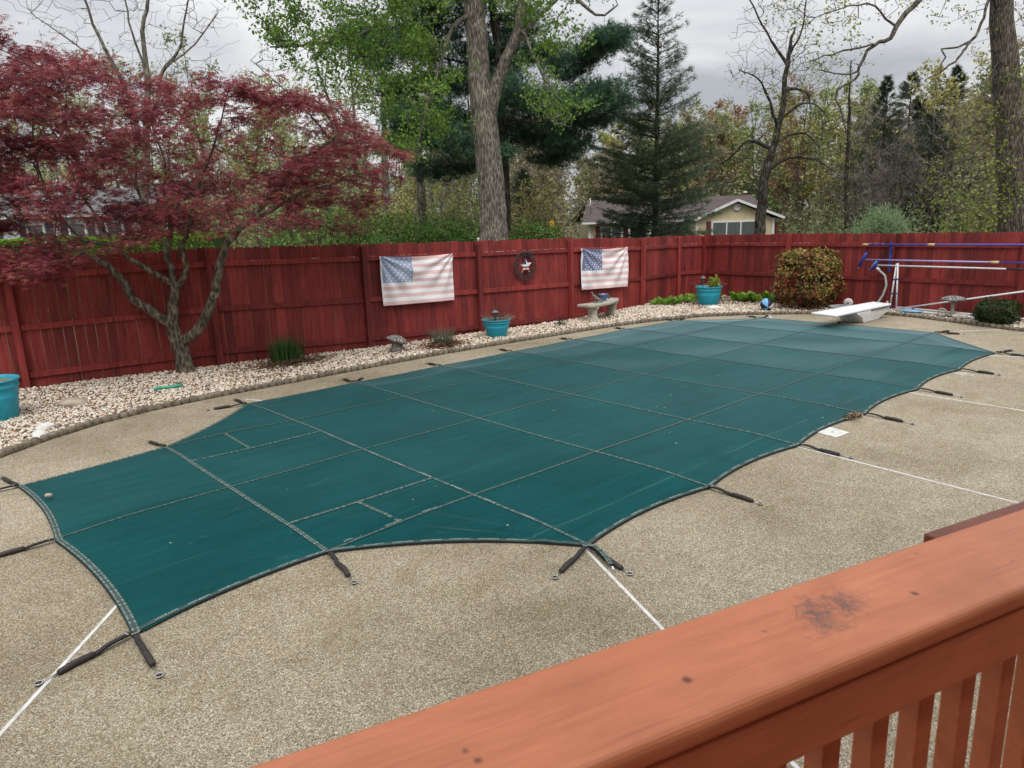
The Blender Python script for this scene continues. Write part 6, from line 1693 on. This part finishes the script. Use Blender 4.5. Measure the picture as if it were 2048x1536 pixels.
# ------------------------------------------------------------------ right-hand tree with overhanging limbs
g = np.random.default_rng(707)
low = [(-3.0, 2.6), (-2.14, 3.67), (-1.41, 4.57), (-1.06, 6.23), (-.03, 6.69), (1.2, 5), (1.2, 1.7), (-.63, 1.5), (-1.96, 1.9)]
over = [(-7.4, 7.53), (-6.61, 8.35), (-4.48, 8.29), (-4.0, 7.31), (-4.9, 6.84), (-4.82, 5.83), (-5.61, 5.35), (-6.59, 5.76)]
over2 = [(-4.3, 7.9), (-2.0, 8.2), (-1.4, 6.6), (-2.2, 6.0), (-2.6, 6.9), (-3.8, 7.2)]
TG = np.concatenate([targets(low, 110, -1.6, .8, g, 6, .2), targets(over, 190, -.9, .6, g), targets(over2, 60, -.7, .5, g)])
build_tree('overhanging_tree', 21.35, -.15, 'thick trunk at the right edge with drooping overhanging limbs', [
  ([(.08, -.1, .56), (.06, .4, .50), (.04, .85, .463), (-.06, 1.42, .432), (-.25, 2.53, .398), (-.54, 4.28, .376), (-.89, 5.97, .314), (-1.17, 7.47, .268), (-1.45, 9.27, .223), (-1.77, 10.99, .154), (-2, 12.5, .06)], 0),
  ([(-1.47, 9.38, 0.097), (-2.27, 8.58, 0.082), (-2.87, 8.0, 0.074), (-3.48, 7.48, 0.071), (-3.97, 7.0, 0.067), (-4.27, 6.51, 0.055), (-4.66, 6.4, 0.046), (-5.09, 5.84, 0.038), (-5.14, 5.53, 0.034), (-5.67, 5.22, 0.025), (-5.48, 4.57, 0.020), (-5.21, 3.63, 0.011)], -.7),
  ([(-4.66, 6.4, 0.030), (-5.13, 6.32, 0.025), (-5.93, 6.12, 0.021), (-6.6, 5.95, 0.012)], -1.0), ([(-5.15, 5.72, 0.025), (-5.49, 5.66, 0.021), (-6.25, 5.81, 0.012)], -.5), ([(-4.3, 6.88, 0.029), (-4.68, 7.39, 0.025), (-5.34, 7.37, 0.017), (-6.2, 7.15, 0.012)], -.2),
  ([(-1.03, 6.35, 0.063), (-1.21, 6.98, 0.055), (-1.39, 7.29, 0.050), (-1.67, 7.46, 0.046), (-1.82, 7.0, 0.038), (-2.04, 6.51, 0.038), (-2.35, 6.24, 0.033), (-2.55, 5.96, 0.030), (-2.9, 5.67, 0.025), (-3.49, 5.39, 0.013)], -.8),
  ([(-2.35, 6.24, 0.025), (-2.92, 6.21, 0.025), (-2.93, 5.97, 0.021), (-3.15, 5.47, 0.017), (-3.2, 4.89, 0.009)], -.9), ([(-.77, 5.58, 0.034), (-1.15, 5.85, 0.030), (-1.5, 5.35, 0.021), (-1.59, 4.97, 0.013)], -.4)],
  TG, .22, .09, .05, .0045, 'bark_mid', 708, dict(per=5, jit=.09, size=(.07, .12), mat='lf_yellow', t=T_LEAFT, keep=.62), .05, 16, 4, .4, .02)

# ------------------------------------------------------------------ bare tree and thin tree behind the maple
g = np.random.default_rng(808)
build_tree('bare_tree', 5.35, 25.96, 'leafless many-stemmed tree rising against the sky behind the maple', [
  ([(-.2, -.1, 0.211), (-.03, 1.78, 0.163), (.52, 5.26, 0.147), (.86, 7.11, 0.120), (.98, 8.19, 0.095), (1.03, 9.62, 0.077), (1.38, 10.65, 0.064), (1.67, 12.01, 0.046), (1.8, 14, 0.019)], 0),
  ([(.39, 5.26, 0.110), (.17, 7.31, 0.090), (-.27, 8.59, 0.071), (-.65, 9.84, 0.053), (-.89, 11.24, 0.041), (-1.1, 13, 0.019)], -.5), ([(.92, 7.83, 0.060), (.74, 8.92, 0.048), (.42, 9.98, 0.041), (.33, 11.2, 0.029), (.3, 13, 0.012)], .6), ([(.75, 6.0, 0.085), (1.27, 7.28, 0.072), (1.5, 8.18, 0.066), (2.17, 8.87, 0.053), (2.51, 9.92, 0.041), (2.89, 11.29, 0.029), (3.1, 13, 0.012)], .5), ([(1.5, 8.18, 0.048), (2.96, 9.03, 0.035), (4.03, 9.88, 0.024)], -.4), ([(.17, 7.31, 0.042), (-1.62, 9.17, 0.035), (-3.14, 10.27, 0.017)], .3)],
  targets([(-3.8, 10.81), (-3.2, 13), (3.8, 13), (4.6, 11.6), (4.5, 9.5), (3.83, 8.29), (2.56, 7.42), (-.93, 7.53), (-3.18, 10.09)], 900, -1.5, 1.5, g), .25, .05, .06, .006, 'bark_grey', 809, None, .05, 9, 3, 2.5, .02)
g = np.random.default_rng(818)
pcw = [(-4.6, 8.66), (-3.26, 9.8), (-.58, 10.6), (2.2, 10.2), (1.5, 7.45), (.9, 5.2), (-2.69, 6.4), (-4.2, 6.8)]
build_tree('pale_leafed_tree', 13.58, 24.03, 'thin tree with sparse pale green leaves between the maple and the pine', [
  ([(0, -.1, .17), (-.02, 1.41, .138), (.03, 4.73, .113), (-.28, 6.87, .078), (-.74, 8.54, .055), (-.9, 10, .02)], 0), ([(.03, 4.73, .079), (-.94, 6.47, .056), (-2.54, 8.19, .033), (-3.4, 9, .015)], -.4), ([(-.1, 5.9, .05), (.6, 7.5, .035), (1.4, 9.3, .015)], .5)],
  targets(pcw, 520, -1.6, 1.6, g), .35, .10, .12, .008, 'bark_grey', 819, dict(per=3, jit=.13, size=(.05, .10), mat='lf_pale', t=T_LEAFT, keep=.6), .05, 8, 3, .8, .02)

# row of grey trunks standing in the wood behind the fence
TR = [(13.33, 22.92, [(-.02, 1.42, .112), (.13, 4.64, .087), (.24, 7.32, .054)], 'slim grey trunk behind the fence, first right of the maple'), (15.96, 24.6, [(-.02, 1.3, .208), (.11, 4.81, .162), (.24, 8.17, .099)], 'stout grey trunk behind the fence, right of the slim first one'), (13.83, 18.48, [(-.01, 1.41, .204), (-.02, 4.35, .159), (-.04, 6.79, .098)], 'pale thick trunk below the pine, nearest of the trunks behind the fence'), (18.72, 24.84, [(-.01, 1.17, .103), (.17, 4.88, .081), (.33, 7.96, .049)], 'thin trunk close behind the pale thick one'), (16.85, 21.15, [(-.01, 1.27, .139), (.11, 4.59, .108), (.18, 6.93, .067)], 'straight brown trunk midway between the pale thick one and the big fork'), (20.78, 25.69, [(-.01, 1.07, .109), (.13, 4.98, .085), (.24, 8.23, .052)], 'thin brown trunk just left of the big forked tree, farther back'), (18.98, 21.94, [(-.01, 1.17, .122), (.12, 4.68, .096), (.18, 6.5, .059)], 'trunk half hidden by the left side of the big forked tree'), (25.03, 21.93, [(0, .89, .109), (.02, 4.8, .085), (.02, 6.82, .053)], 'thin trunk among grey twigs left of the house roof')]
for i, (x, y, p_, lab) in enumerate(TR):
    g = np.random.default_rng(900 + i)
    q = [(p_[0][0], -.8, p_[0][2] * 1.15)] + p_ + [(p_[-1][0] + .05, p_[-1][1] + 3.0, p_[-1][2] * .3)]
    pol = [(-1.6, 4.5), (1.6, 4.5), (1.8, p_[-1][1] + 2.5), (-1.6, p_[-1][1] + 2.5)]
    rt, _ = build_tree('woodland_tree', x, y, lab, [(q, 0)], targets(pol, 90, -1.2, 1.2, g), .4, .1, .2, .009, 'bark_grey', 920 + i, dict(per=3, jit=.2, size=(.06, .11), mat='lf_pale', t=T_LEAFT, keep=.5), .04, 9, 3, 1.0, .02)
    rt['group'] = 'trunks in the wood behind the fence'

# ------------------------------------------------------------------ far wood, undergrowth: one mass each
def frame(px, d):
    """point at lateral offset px metres and depth d metres from the yard's near corner"""
    return (EYE.x + math.sin(YAW) * px + math.cos(YAW) * d, EYE.y - math.cos(YAW) * px + math.sin(YAW) * d)
g = np.random.default_rng(1001)
TA = []; TB = []; tra = []; trb = []; tcol = []
LP = []; LS = []; LC = []; XA = []; XB = []; XW = []; XC = []
BARKS = np.array([(.15, .13, .105), (.20, .175, .145), (.11, .092, .075), (.24, .21, .175)])
LEAFC = {'yg': (.36, .36, .11), 'pg': (.33, .38, .17), 'or': (.37, .235, .15), 'br': (.33, .285, .195), 'gr': (.16, .31, .07), 'none': (.2, .16, .12), 'ol': (.255, .27, .125)}  # leaf colours paled and greyed, distance haze painted into them
def wood_tree(x, y, h, kind, g, rad=.11, leafn=420, spread=.24, fine=1.0):
    z0 = gz(x, y); bc = BARKS[g.integers(0, 4)] * g.uniform(.7, 1.2)
    n = 7; p = np.array([x, y, z0]); dr = np.array([g.normal(0, .05), g.normal(0, .05), 1.0])
    tr = [p]
    for i in range(n):
        dr = dr + np.array([g.normal(0, .05), g.normal(0, .05), 0]); p = p + dr / np.linalg.norm(dr) * h / n; tr.append(p)
    tr = np.array(tr)
    for i in range(n):
        TA.append(tr[i]); TB.append(tr[i + 1]); tra.append(rad * (1 - i / n * .9)); trb.append(rad * (1 - (i + 1) / n * .9)); tcol.append(bc)
    ends = []
    nb = int(20 * fine)
    for k in range(nb):
        f = g.uniform(.22, .98); b = np.array([np.interp(f * n, np.arange(n + 1), tr[:, j]) for j in range(3)])
        a = g.uniform(0, 6.283); L = h * spread * (1.15 - f * .7) * g.uniform(.6, 1.2)
        d = np.array([math.cos(a), math.sin(a), g.uniform(.35, 1.1)]); d /= np.linalg.norm(d)
        m1 = b + d * L * .5; m2 = b + d * L + np.array([0, 0, .18 * L])
        r0 = rad * .30 * (1 - f * .6)
        TA.extend([b, m1]); TB.extend([m1, m2]); tra.extend([r0, r0 * .6]); trb.extend([r0 * .6, r0 * .2]); tcol.extend([bc, bc])
        for j in range(6):
            s0 = b + (m2 - b) * g.uniform(.25, 1); d2 = d + g.normal(0, .55, 3) + np.array([0, 0, .25]); d2 /= np.linalg.norm(d2)
            e = s0 + d2 * L * g.uniform(.25, .55)
            XA.append(s0); XB.append(e); XW.append(max(.012, r0 * .4)); XC.append(bc); ends.append((s0, e))
            for jj in range(2):
                s1 = s0 + (e - s0) * g.uniform(.3, .9); d3 = d2 + g.normal(0, .6, 3); d3 /= np.linalg.norm(d3)
                XA.append(s1); XB.append(s1 + d3 * L * .22); XW.append(.012); XC.append(bc * 1.1)
    if kind != 'none' and leafn:
        E = np.array([e for _, e in ends]); S0 = np.array([s for s, _ in ends])
        i = g.integers(0, len(E), leafn); u = g.random((leafn, 1)) ** .6
        P_ = S0[i] + (E[i] - S0[i]) * u + g.normal(0, .16, (leafn, 3))
        LP.append(P_); dd_ = math.hypot(x - EYE.x, y - EYE.y); LS.append(g.uniform(.0026, .0050, leafn) * dd_); LC.append(np.array(LEAFC[kind]) * g.uniform(.55, 1.4, (leafn, 1)) * np.array([g.uniform(.9, 1.1), 1, g.uniform(.85, 1.15)]))
def lat(px, d): return (px - 1024) / 1442.0 * d * 1.03
def W(px, d): return frame(lat(px, d), d)
kinds_by = [((-60, 520), ['pg', 'yg', 'none', 'ol'], (38, 62), (8, 12), 36), ((480, 760), ['pg', 'yg', 'pg', 'none'], (40, 62), (7.5, 10.5), 26), ((740, 1010), ['yg', 'ol', 'pg', 'none', 'gr'], (40, 62), (6, 10), 26), ((1000, 1120), ['br', 'yg', 'br', 'br', 'ol'], (38, 62), (6, 10), 24), ((1165, 1240), ['br', 'yg', 'br', 'br', 'ol'], (58, 70), (7, 10.5), 10), ((1200, 1420), ['yg', 'pg', 'br', 'ol'], (60, 80), (8, 12), 24), ((1390, 1560), ['or', 'pg', 'none', 'yg', 'or', 'pg', 'none'], (62, 78), (9, 14), 32), ((1540, 1720), ['pg', 'yg', 'none', 'none'], (58, 80), (9, 15), 32), ((1690, 1900), ['br', 'none', 'ol', 'none'], (46, 70), (8, 12.5), 32), ((1850, 2120), ['pg', 'br', 'none', 'yg', 'ol'], (38, 60), (7, 12), 38)]
for (x0, x1), ks, (d0, d1), (h0, h1), n in kinds_by:
    for i in range(n):
        d = g.uniform(d0, d1); x, y = W(x0 + (x1 - x0) * (i + g.random()) / n, d)
        k = ks[g.integers(0, len(ks))]
        wood_tree(x, y, g.uniform(h0, h1), k, g, g.uniform(.05, .13), 1000 if k != 'none' else 0)
# twiggy thickets, low
for (x0, x1, d0, d1, n, k, h) in ((1060, 1115, 32, 40, 11, 'br', 6.2), (1685, 1880, 36, 44, 36, 'none', 6.6), (1860, 2100, 26, 40, 18, 'ol', 4.2), (640, 960, 27, 36, 20, 'yg', 3.6), (1000, 1110, 27, 36, 10, 'yg', 3.4), (400, 720, 28, 38, 18, 'pg', 3.8)):
    for i in range(n):
        d = g.uniform(d0, d1); x, y = W(g.uniform(x0, x1), d); wood_tree(x, y, h * g.uniform(.7, 1.15), k, g, .035, 420 if k != 'none' else 0, .40)
A_ = np.array(TA); B_ = np.array(TB)
v, f_ = seg_tubes(A_, B_, np.array(tra), np.array(trb), 3)
LPs = np.concatenate(LP); nL = len(LPs)
T_SPECK = (np.array([(0, -.32, 0), (1, 0, .05), (0, .32, -.04)], float), np.array([(0, 1, 2)]))
lv, lf = scatter(T_SPECK[0], T_SPECK[1], LPs, rand_frames(nL, g, .6, .9), np.concatenate(LS))
XA_ = np.array(XA); XB_ = np.array(XB); xw = np.array(XW)[:, None]
xd = XB_ - XA_; xd /= np.linalg.norm(xd, axis=1, keepdims=True)
xs_ = np.cross(xd, g.normal(0, 1, xd.shape)); xs_ /= np.linalg.norm(xs_, axis=1, keepdims=True)
xv = np.stack([XA_ - xs_ * xw, XA_ + xs_ * xw, XB_], 1).reshape(-1, 3); xf_ = np.arange(len(xv)).reshape(-1, 3)
colr = np.concatenate([np.repeat(np.array(tcol), 3, axis=0), np.concatenate(LC), np.array(XC)])
tag(add_obj('distant_woods', np_mesh('distant_woods', np.concatenate([v, lv, xv]), [f_, np.concatenate([lf + len(v), xf_ + len(v) + len(lv)])], col=colr), 'foliage'), 'hazy mass of budding and bare trees behind the houses', 'woods', kind='stuff')
# undergrowth: loose leafy brush between fence and wood
UP = []; US = []; UC = []
def brush(px0, px1, d0, d1, n, h, col, sz, g):
    d = g.uniform(d0, d1, n); px = g.uniform(px0, px1, n)
    # lumps
    hh = h * (.55 + .45 * np.sin(px * .045 + d * 1.3) * np.sin(px * .021 + 2.1 * d + 1) + .15 * np.sin(px * .13))
    z = g.random(n) ** .7 * np.clip(hh, .3, 9)
    x = EYE.x + math.sin(YAW) * lat(px, d) + math.cos(YAW) * d; y = EYE.y - math.cos(YAW) * lat(px, d) + math.sin(YAW) * d
    z0 = np.array([gz(a, b) for a, b in zip(x, y)])
    UP.append(np.column_stack([x, y, z + z0])); US.append(g.uniform(*sz, n)); UC.append(np.array(col) * g.uniform(.5, 1.45, (n, 1)))
brush(560, 980, 24, 34, 12000, 2.6, (.13, .22, .05), (.10, .20), g)
brush(400, 1130, 34, 44, 14000, 4.0, (.30, .31, .11), (.11, .22), g)
brush(1000, 1135, 30, 42, 7000, 3.4, (.30, .26, .15), (.10, .19), g)
brush(1560, 2120, 28, 46, 15000, 3.2, (.15, .17, .075), (.10, .20), g)
brush(1850, 2120, 24, 34, 4500, 3.0, (.22, .24, .045), (.06, .12), g)
brush(-100, 560, 36, 50, 9000, 4.0, (.22, .25, .11), (.09, .18), g)
brush(1300, 1700, 54, 66, 9000, 5.0, (.22, .22, .11), (.16, .30), g)
brush(-150, 700, 56, 80, 9000, 6.5, (.30, .32, .16), (.22, .40), g)
brush(700, 1300, 60, 85, 10000, 7.0, (.31, .29, .16), (.22, .40), g)
brush(1380, 1560, 66, 80, 4000, 8.5, (.38, .22, .13), (.22, .40), g)
brush(1400, 1540, 58, 64, 2500, 5.5, (.12, .24, .06), (.18, .30), g)
brush(1300, 1720, 70, 95, 9000, 8.5, (.33, .28, .16), (.28, .46), g)
brush(1680, 2200, 50, 75, 14000, 8.0, (.155, .16, .09), (.20, .40), g)
UPs = np.concatenate(UP); nU = len(UPs)
lv, lf = scatter(T_SPECK[0], T_SPECK[1], UPs, rand_frames(nU, g, .6, .9), np.concatenate(US))
tag(add_obj('undergrowth', np_mesh('undergrowth', lv, lf, col=np.concatenate(UC)), 'foliage'), 'loose green and brown brush along the edge of the wood', 'undergrowth', kind='stuff')

# ------------------------------------------------------------------ shrubs, hedge and sign beyond the fence
GREEN = [(.045, .10, .018), (.075, .165, .026), (.11, .22, .035), (.06, .13, .03), (.15, .27, .05)]
for i, (x, y, rx, h, lab) in enumerate([(7.95, 11.6, 1.35, 2.55, 'bright green shrub above the left flag, left of the row'), (8.9, 10.6, 1.0, 2.2, 'bright green shrub above the left flag, middle of the row'), (9.9, 11.3, 1.25, 2.45, 'green shrub touching the left side of the big trunk'), (10.75, 8.75, .95, 2.22, 'bright green shrub behind the fence between the big trunk and the yellow sign'), (12.3, 9.6, .7, 1.62, 'low green shrub under the yellow sign'), (6.4, 13.2, 1.5, 2.9, 'green shrub showing through the maple near its right end')]):
    shrub('green_shrub', (x, y, -.05), rx, rx * .9, h, lab, 6500, (.05, .10), GREEN, None, 1100 + i)
ws = tag(empty('willow_shrub', (23.65, 4.48, -.2)), 'soft grey-green willow shrub above the blue poles', 'bush')
g = np.random.default_rng(1200)
n = 620; a = g.uniform(0, 6.283, n); el = g.uniform(.25, 1.5, n); L = 1.42 * g.uniform(.6, 1.08, n) * (.72 + .38 * np.sin(el))
dr = np.stack([np.cos(a) * np.cos(el), np.sin(a) * np.cos(el), np.sin(el)], 1)
pos_ = np.repeat(dr * L[:, None], 16, axis=0) * np.tile(np.linspace(.35, 1, 16), n)[:, None] + g.normal(0, .035, (n * 16, 3)); pos_[:, 2] += .78
V, F = scatter(T_LEAFT[0] * np.array([1.3, .45, 1]), T_LEAFT[1], pos_, rand_frames(n * 16, g, .3, .5, np.repeat(dr, 16, axis=0), .75), g.uniform(.07, .14, n * 16))
add_obj('crown', np_mesh('crown', V, F, tint=np.repeat(np.clip(g.normal(.5, .25, n * 16), 0, 1), 2)), 'lf_willow', ws)
mb = MB()
for k in range(26):
    d_ = Vector(dr[k]) * L[k] * .8; mb.tube([(0, 0, 0), tuple(d_ * .4 + Vector((0, 0, .5))), tuple(d_ + Vector((0, 0, .75)))], [.03, .02, .006], 4)
mb.build('trunk', 'bark_grey', ws)
# clipped hedge
hA = Vector((-2.3, 19.4, 0)); hB = Vector((3.95, 13.86, 0)); hd = (hB - hA); hL = hd.length; ha = math.atan2(hd.y, hd.x)
hg = tag(empty('clipped_hedge', hA, ha), 'flat-topped bright yellow-green hedge seen over the fence behind the maple', 'hedge')
g = np.random.default_rng(1300); n = 26000
f = g.integers(0, 3, n); hx = g.uniform(0, hL, n)
hy = np.where(f == 0, g.uniform(-.6, .6, n), np.where(f == 1, -.6 + np.abs(g.normal(0, .07, n)), .6 - np.abs(g.normal(0, .07, n))))
hz = np.where(f == 0, 2.08 - np.abs(g.normal(0, .05, n)), g.uniform(.1, 2.08, n)) + .03 * np.sin(hx * 2.1)
V, F = scatter(T_LEAFT[0], T_LEAFT[1], np.column_stack([hx, hy, hz]), rand_frames(n, g, .8, .8), g.uniform(.05, .085, n))
add_obj('foliage', np_mesh('foliage', V, F, tint=np.repeat(np.clip(g.normal(.5, .22, n), 0, 1), 2)), 'lf_hedge', hg)
mb = MB(); mb.box((hL / 2, 0, .98), (hL - .1, 1.02, 1.96)); mb.build('inner_twigs', surf('hedge_inside', (.03, .045, .012), (.06, .085, .02), 9, .9, .8, .05), hg)
# narrow yellow sign on a dark post
sgn = tag(empty('yellow_sign', (13.5, 10.77, -.05), ROT), 'narrow yellow marker sign on a dark post beyond the fence', 'sign')
mb = MB(); mb.box((0, 0, 1.935), (.135, .012, .37)); mb.build('plate', 'yellow', sgn, bev=.003)
mb = MB(); mb.box((0, .03, 1.05), (.045, .035, 2.1)); mb.build('post', 'iron', sgn)
mb = MB()
for z in (2.04, 1.94, 1.84): mb.box((-.012, -.0075, z), (.018, .003, .055)); mb.box((.008, -.0075, z + .021), (.032, .003, .012)); mb.box((.008, -.0075, z - .021), (.032, .003, .012))
mb.build('mark', 'iron', sgn)

# ------------------------------------------------------------------ houses
def s5(x, z): return (1.25 * x, 2.296 + 1.25 * (z - 2.296))
hx0, hy0 = 43.45, 23.30
hs = tag(empty('gabled_house', (hx0, hy0, -1.05), ROT), 'cream-sided house with plum shingle roof and a front gable', 'house')
ZB = 1.05
def hb(name, mat, c, s, **k):
    mb = MB(); mb.box((c[0], c[1], c[2] + ZB), s, **k); return mb.build(name, mat, hs)
hb('main_wall', 'siding', (-3.5, 4.0, .25), (12.3, 7.6, 2.6))
hb('gable_wall', 'siding', (-.10, -1.4, .25), (5.1, 3.2, 2.6))
mb = MB(); mb.prism([(-2.66, 1.55), (2.46, 1.55), (-.1, 2.70)], -2.98, .2, xf=lambda p: (p[0], p[2], p[1] + ZB)); mb.build('gable_end', 'siding', hs)
def slab(name, mat, P, th=.10, parent=None):
    P = [Vector(p) for p in P]; n_ = (P[1] - P[0]).cross(P[2] - P[0]).normalized()
    if n_.z < 0: n_ = -n_
    mb = MB(); k = len(P); mb.add([p + Vector((0, 0, ZB)) for p in P] + [p - n_ * th + Vector((0, 0, ZB)) for p in P], [tuple(range(k)), tuple(reversed(range(k, 2 * k)))] + [(i, (i + 1) % k, k + (i + 1) % k, k + i) for i in range(k)])
    return mb.build(name, mat, parent or hs)
slab('main_roof', 'shingle', [(-10.3, -.35, 1.60), (3.35, -.35, 1.60), (3.25, 4.0, 3.20), (-9.4, 4.0, 3.20)])
slab('main_roof', 'shingle', [(3.35, 8.3, 1.60), (-10.3, 8.3, 1.60), (-9.4, 4.01, 3.20), (3.25, 4.01, 3.20)])
slab('gable_roof', 'shingle', [(-3.0, -3.35, 1.56), (-.1, -3.35, 2.82), (-.1, 2.6, 2.82), (-3.0, .2, 1.62)])
slab('gable_roof', 'shingle', [(3.10, -3.35, 1.56), (3.10, .2, 1.62), (-.1, 2.6, 2.83), (-.1, -3.35, 2.83)])
def bar(name, mat, a, b, w, d):
    a = Vector(a); b = Vector(b); L = (b - a).length; c = (a + b) / 2; ang = math.atan2(b.z - a.z, b.x - a.x)
    mb = MB(); mb.box((c.x, c.y, c.z + ZB), (L, d, w), ry=-ang); return mb.build(name, mat, hs)
bar('barge_board', 'trim', (-3.02, -3.40, 1.53), (-.1, -3.40, 2.79), .16, .06)
bar('barge_board', 'trim', (-.1, -3.402, 2.79), (3.12, -3.402, 1.53), .16, .06)
bar('gutter', 'trim', (-10.3, -.42, 1.53), (-3.0, -.42, 1.53), .13, .09)
mb = MB(); mb.lathe([(.20, 0), (.26, .01), (.26, .05), (.20, .06)], 20); mb.build('round_vent', 'trim', hs, (-.02, -3.02, 2.32 + ZB), (R(90), 0, 0))
hb('corner_board', 'trim', (2.50, -2.99, .25), (.16, .12, 2.6)); hb('corner_board', 'trim', (-2.70, -2.99, .25), (.14, .12, 2.6)); hb('corner_board', 'trim', (-9.68, .16, .25), (.16, .12, 2.6))
def window(x0, x1, z0, z1, y, panes, glass='curtain', shut=None):
    o = hb('window', 'trim', ((x0 + x1) / 2, y, (z0 + z1) / 2), (x1 - x0, .10, z1 - z0))
    w = (x1 - x0 - .12) / panes
    for k in range(panes):
        c = x0 + .06 + w * (k + .5)
        mb = MB(); mb.box((c, y - .045, (z0 + z1) / 2 + ZB), (w - .09, .03, z1 - z0 - .20)); mb.build('curtain', glass, o)
        mb = MB(); mb.box((c, y - .066, (z0 + z1) / 2 + ZB), (w - .09, .008, z1 - z0 - .20)); mb.build('pane', 'glass', o)
    if shut:
        for xs_ in shut:
            hb('shutter', 'shutter', (xs_, y - .01, (z0 + z1) / 2), (.30, .05, z1 - z0))
window(-1.72, 1.30, -.35, 1.44, -3.03, 3, 'curtain', (-1.92,))
window(-8.85, -7.28, -.2, 1.30, .16, 2, 'curtain', (-9.06, -7.05))
window(-5.3, -2.68, -.3, 1.42, .16, 1, 'dark')
hb('door_recess', 'dark', (-6.15, .19, .3), (1.2, .06, 2.2))
for x in (-6.85, -5.4): hb('porch_post', 'trim', (x, -.2, .25), (.12, .12, 2.6))
ch = hb('chimney', 'brick', (2.95, 4.6, 1.2), (.50, .50, 4.1)); mb = MB(); mb.lathe([(.16, 0), (.16, .12), (.28, .14), (.10, .26)], 12, (2.95, 4.6, 3.25 + ZB)); mb.build('chimney_cap', 'steel', ch)
hb('brick_wing', 'brick', (2.85, -1.2, .1), (.55, 2.2, 2.3))
mb = MB(); mb.tube([(-9.5, 1.0, 2.2 + ZB), (-9.5, 1.0, 3.3 + ZB)], .03, 6); mb.build('vent_pipe', 'steel', hs)

h2x, h2y = 3.51, 30.25
ZB = .1
hs = tag(empty('white_house', (h2x, h2y, -.1), ROT), 'white-sided house with dark shutters glimpsed through the maple', 'house')
hb('wall', 'siding_w', (-1.0, 3.0, 1.5), (8.4, 6, 3.0))
slab('roof', 'shingle_g', [(-5.6, -.4, 2.95), (3.5, -.4, 2.95), (3.5, 3.0, 4.1), (-5.6, 3.0, 4.1)])
slab('roof', 'shingle_g', [(3.5, 6.4, 2.95), (-5.6, 6.4, 2.95), (-5.6, 3.01, 4.1), (3.5, 3.01, 4.1)])
bar('gutter', 'trim', (-5.6, -.46, 2.86), (3.5, -.46, 2.86), .12, .08)
for x in (-3.6, -1.4, .4, 2.0):
    window(x - .40, x + .40, 1.35, 2.62, -.02, 1, 'dark')
    for s_ in (-1, 1): hb('shutter', 'navyshut', (x + s_ * .58, -.03, 1.98), (.28, .05, 1.27))
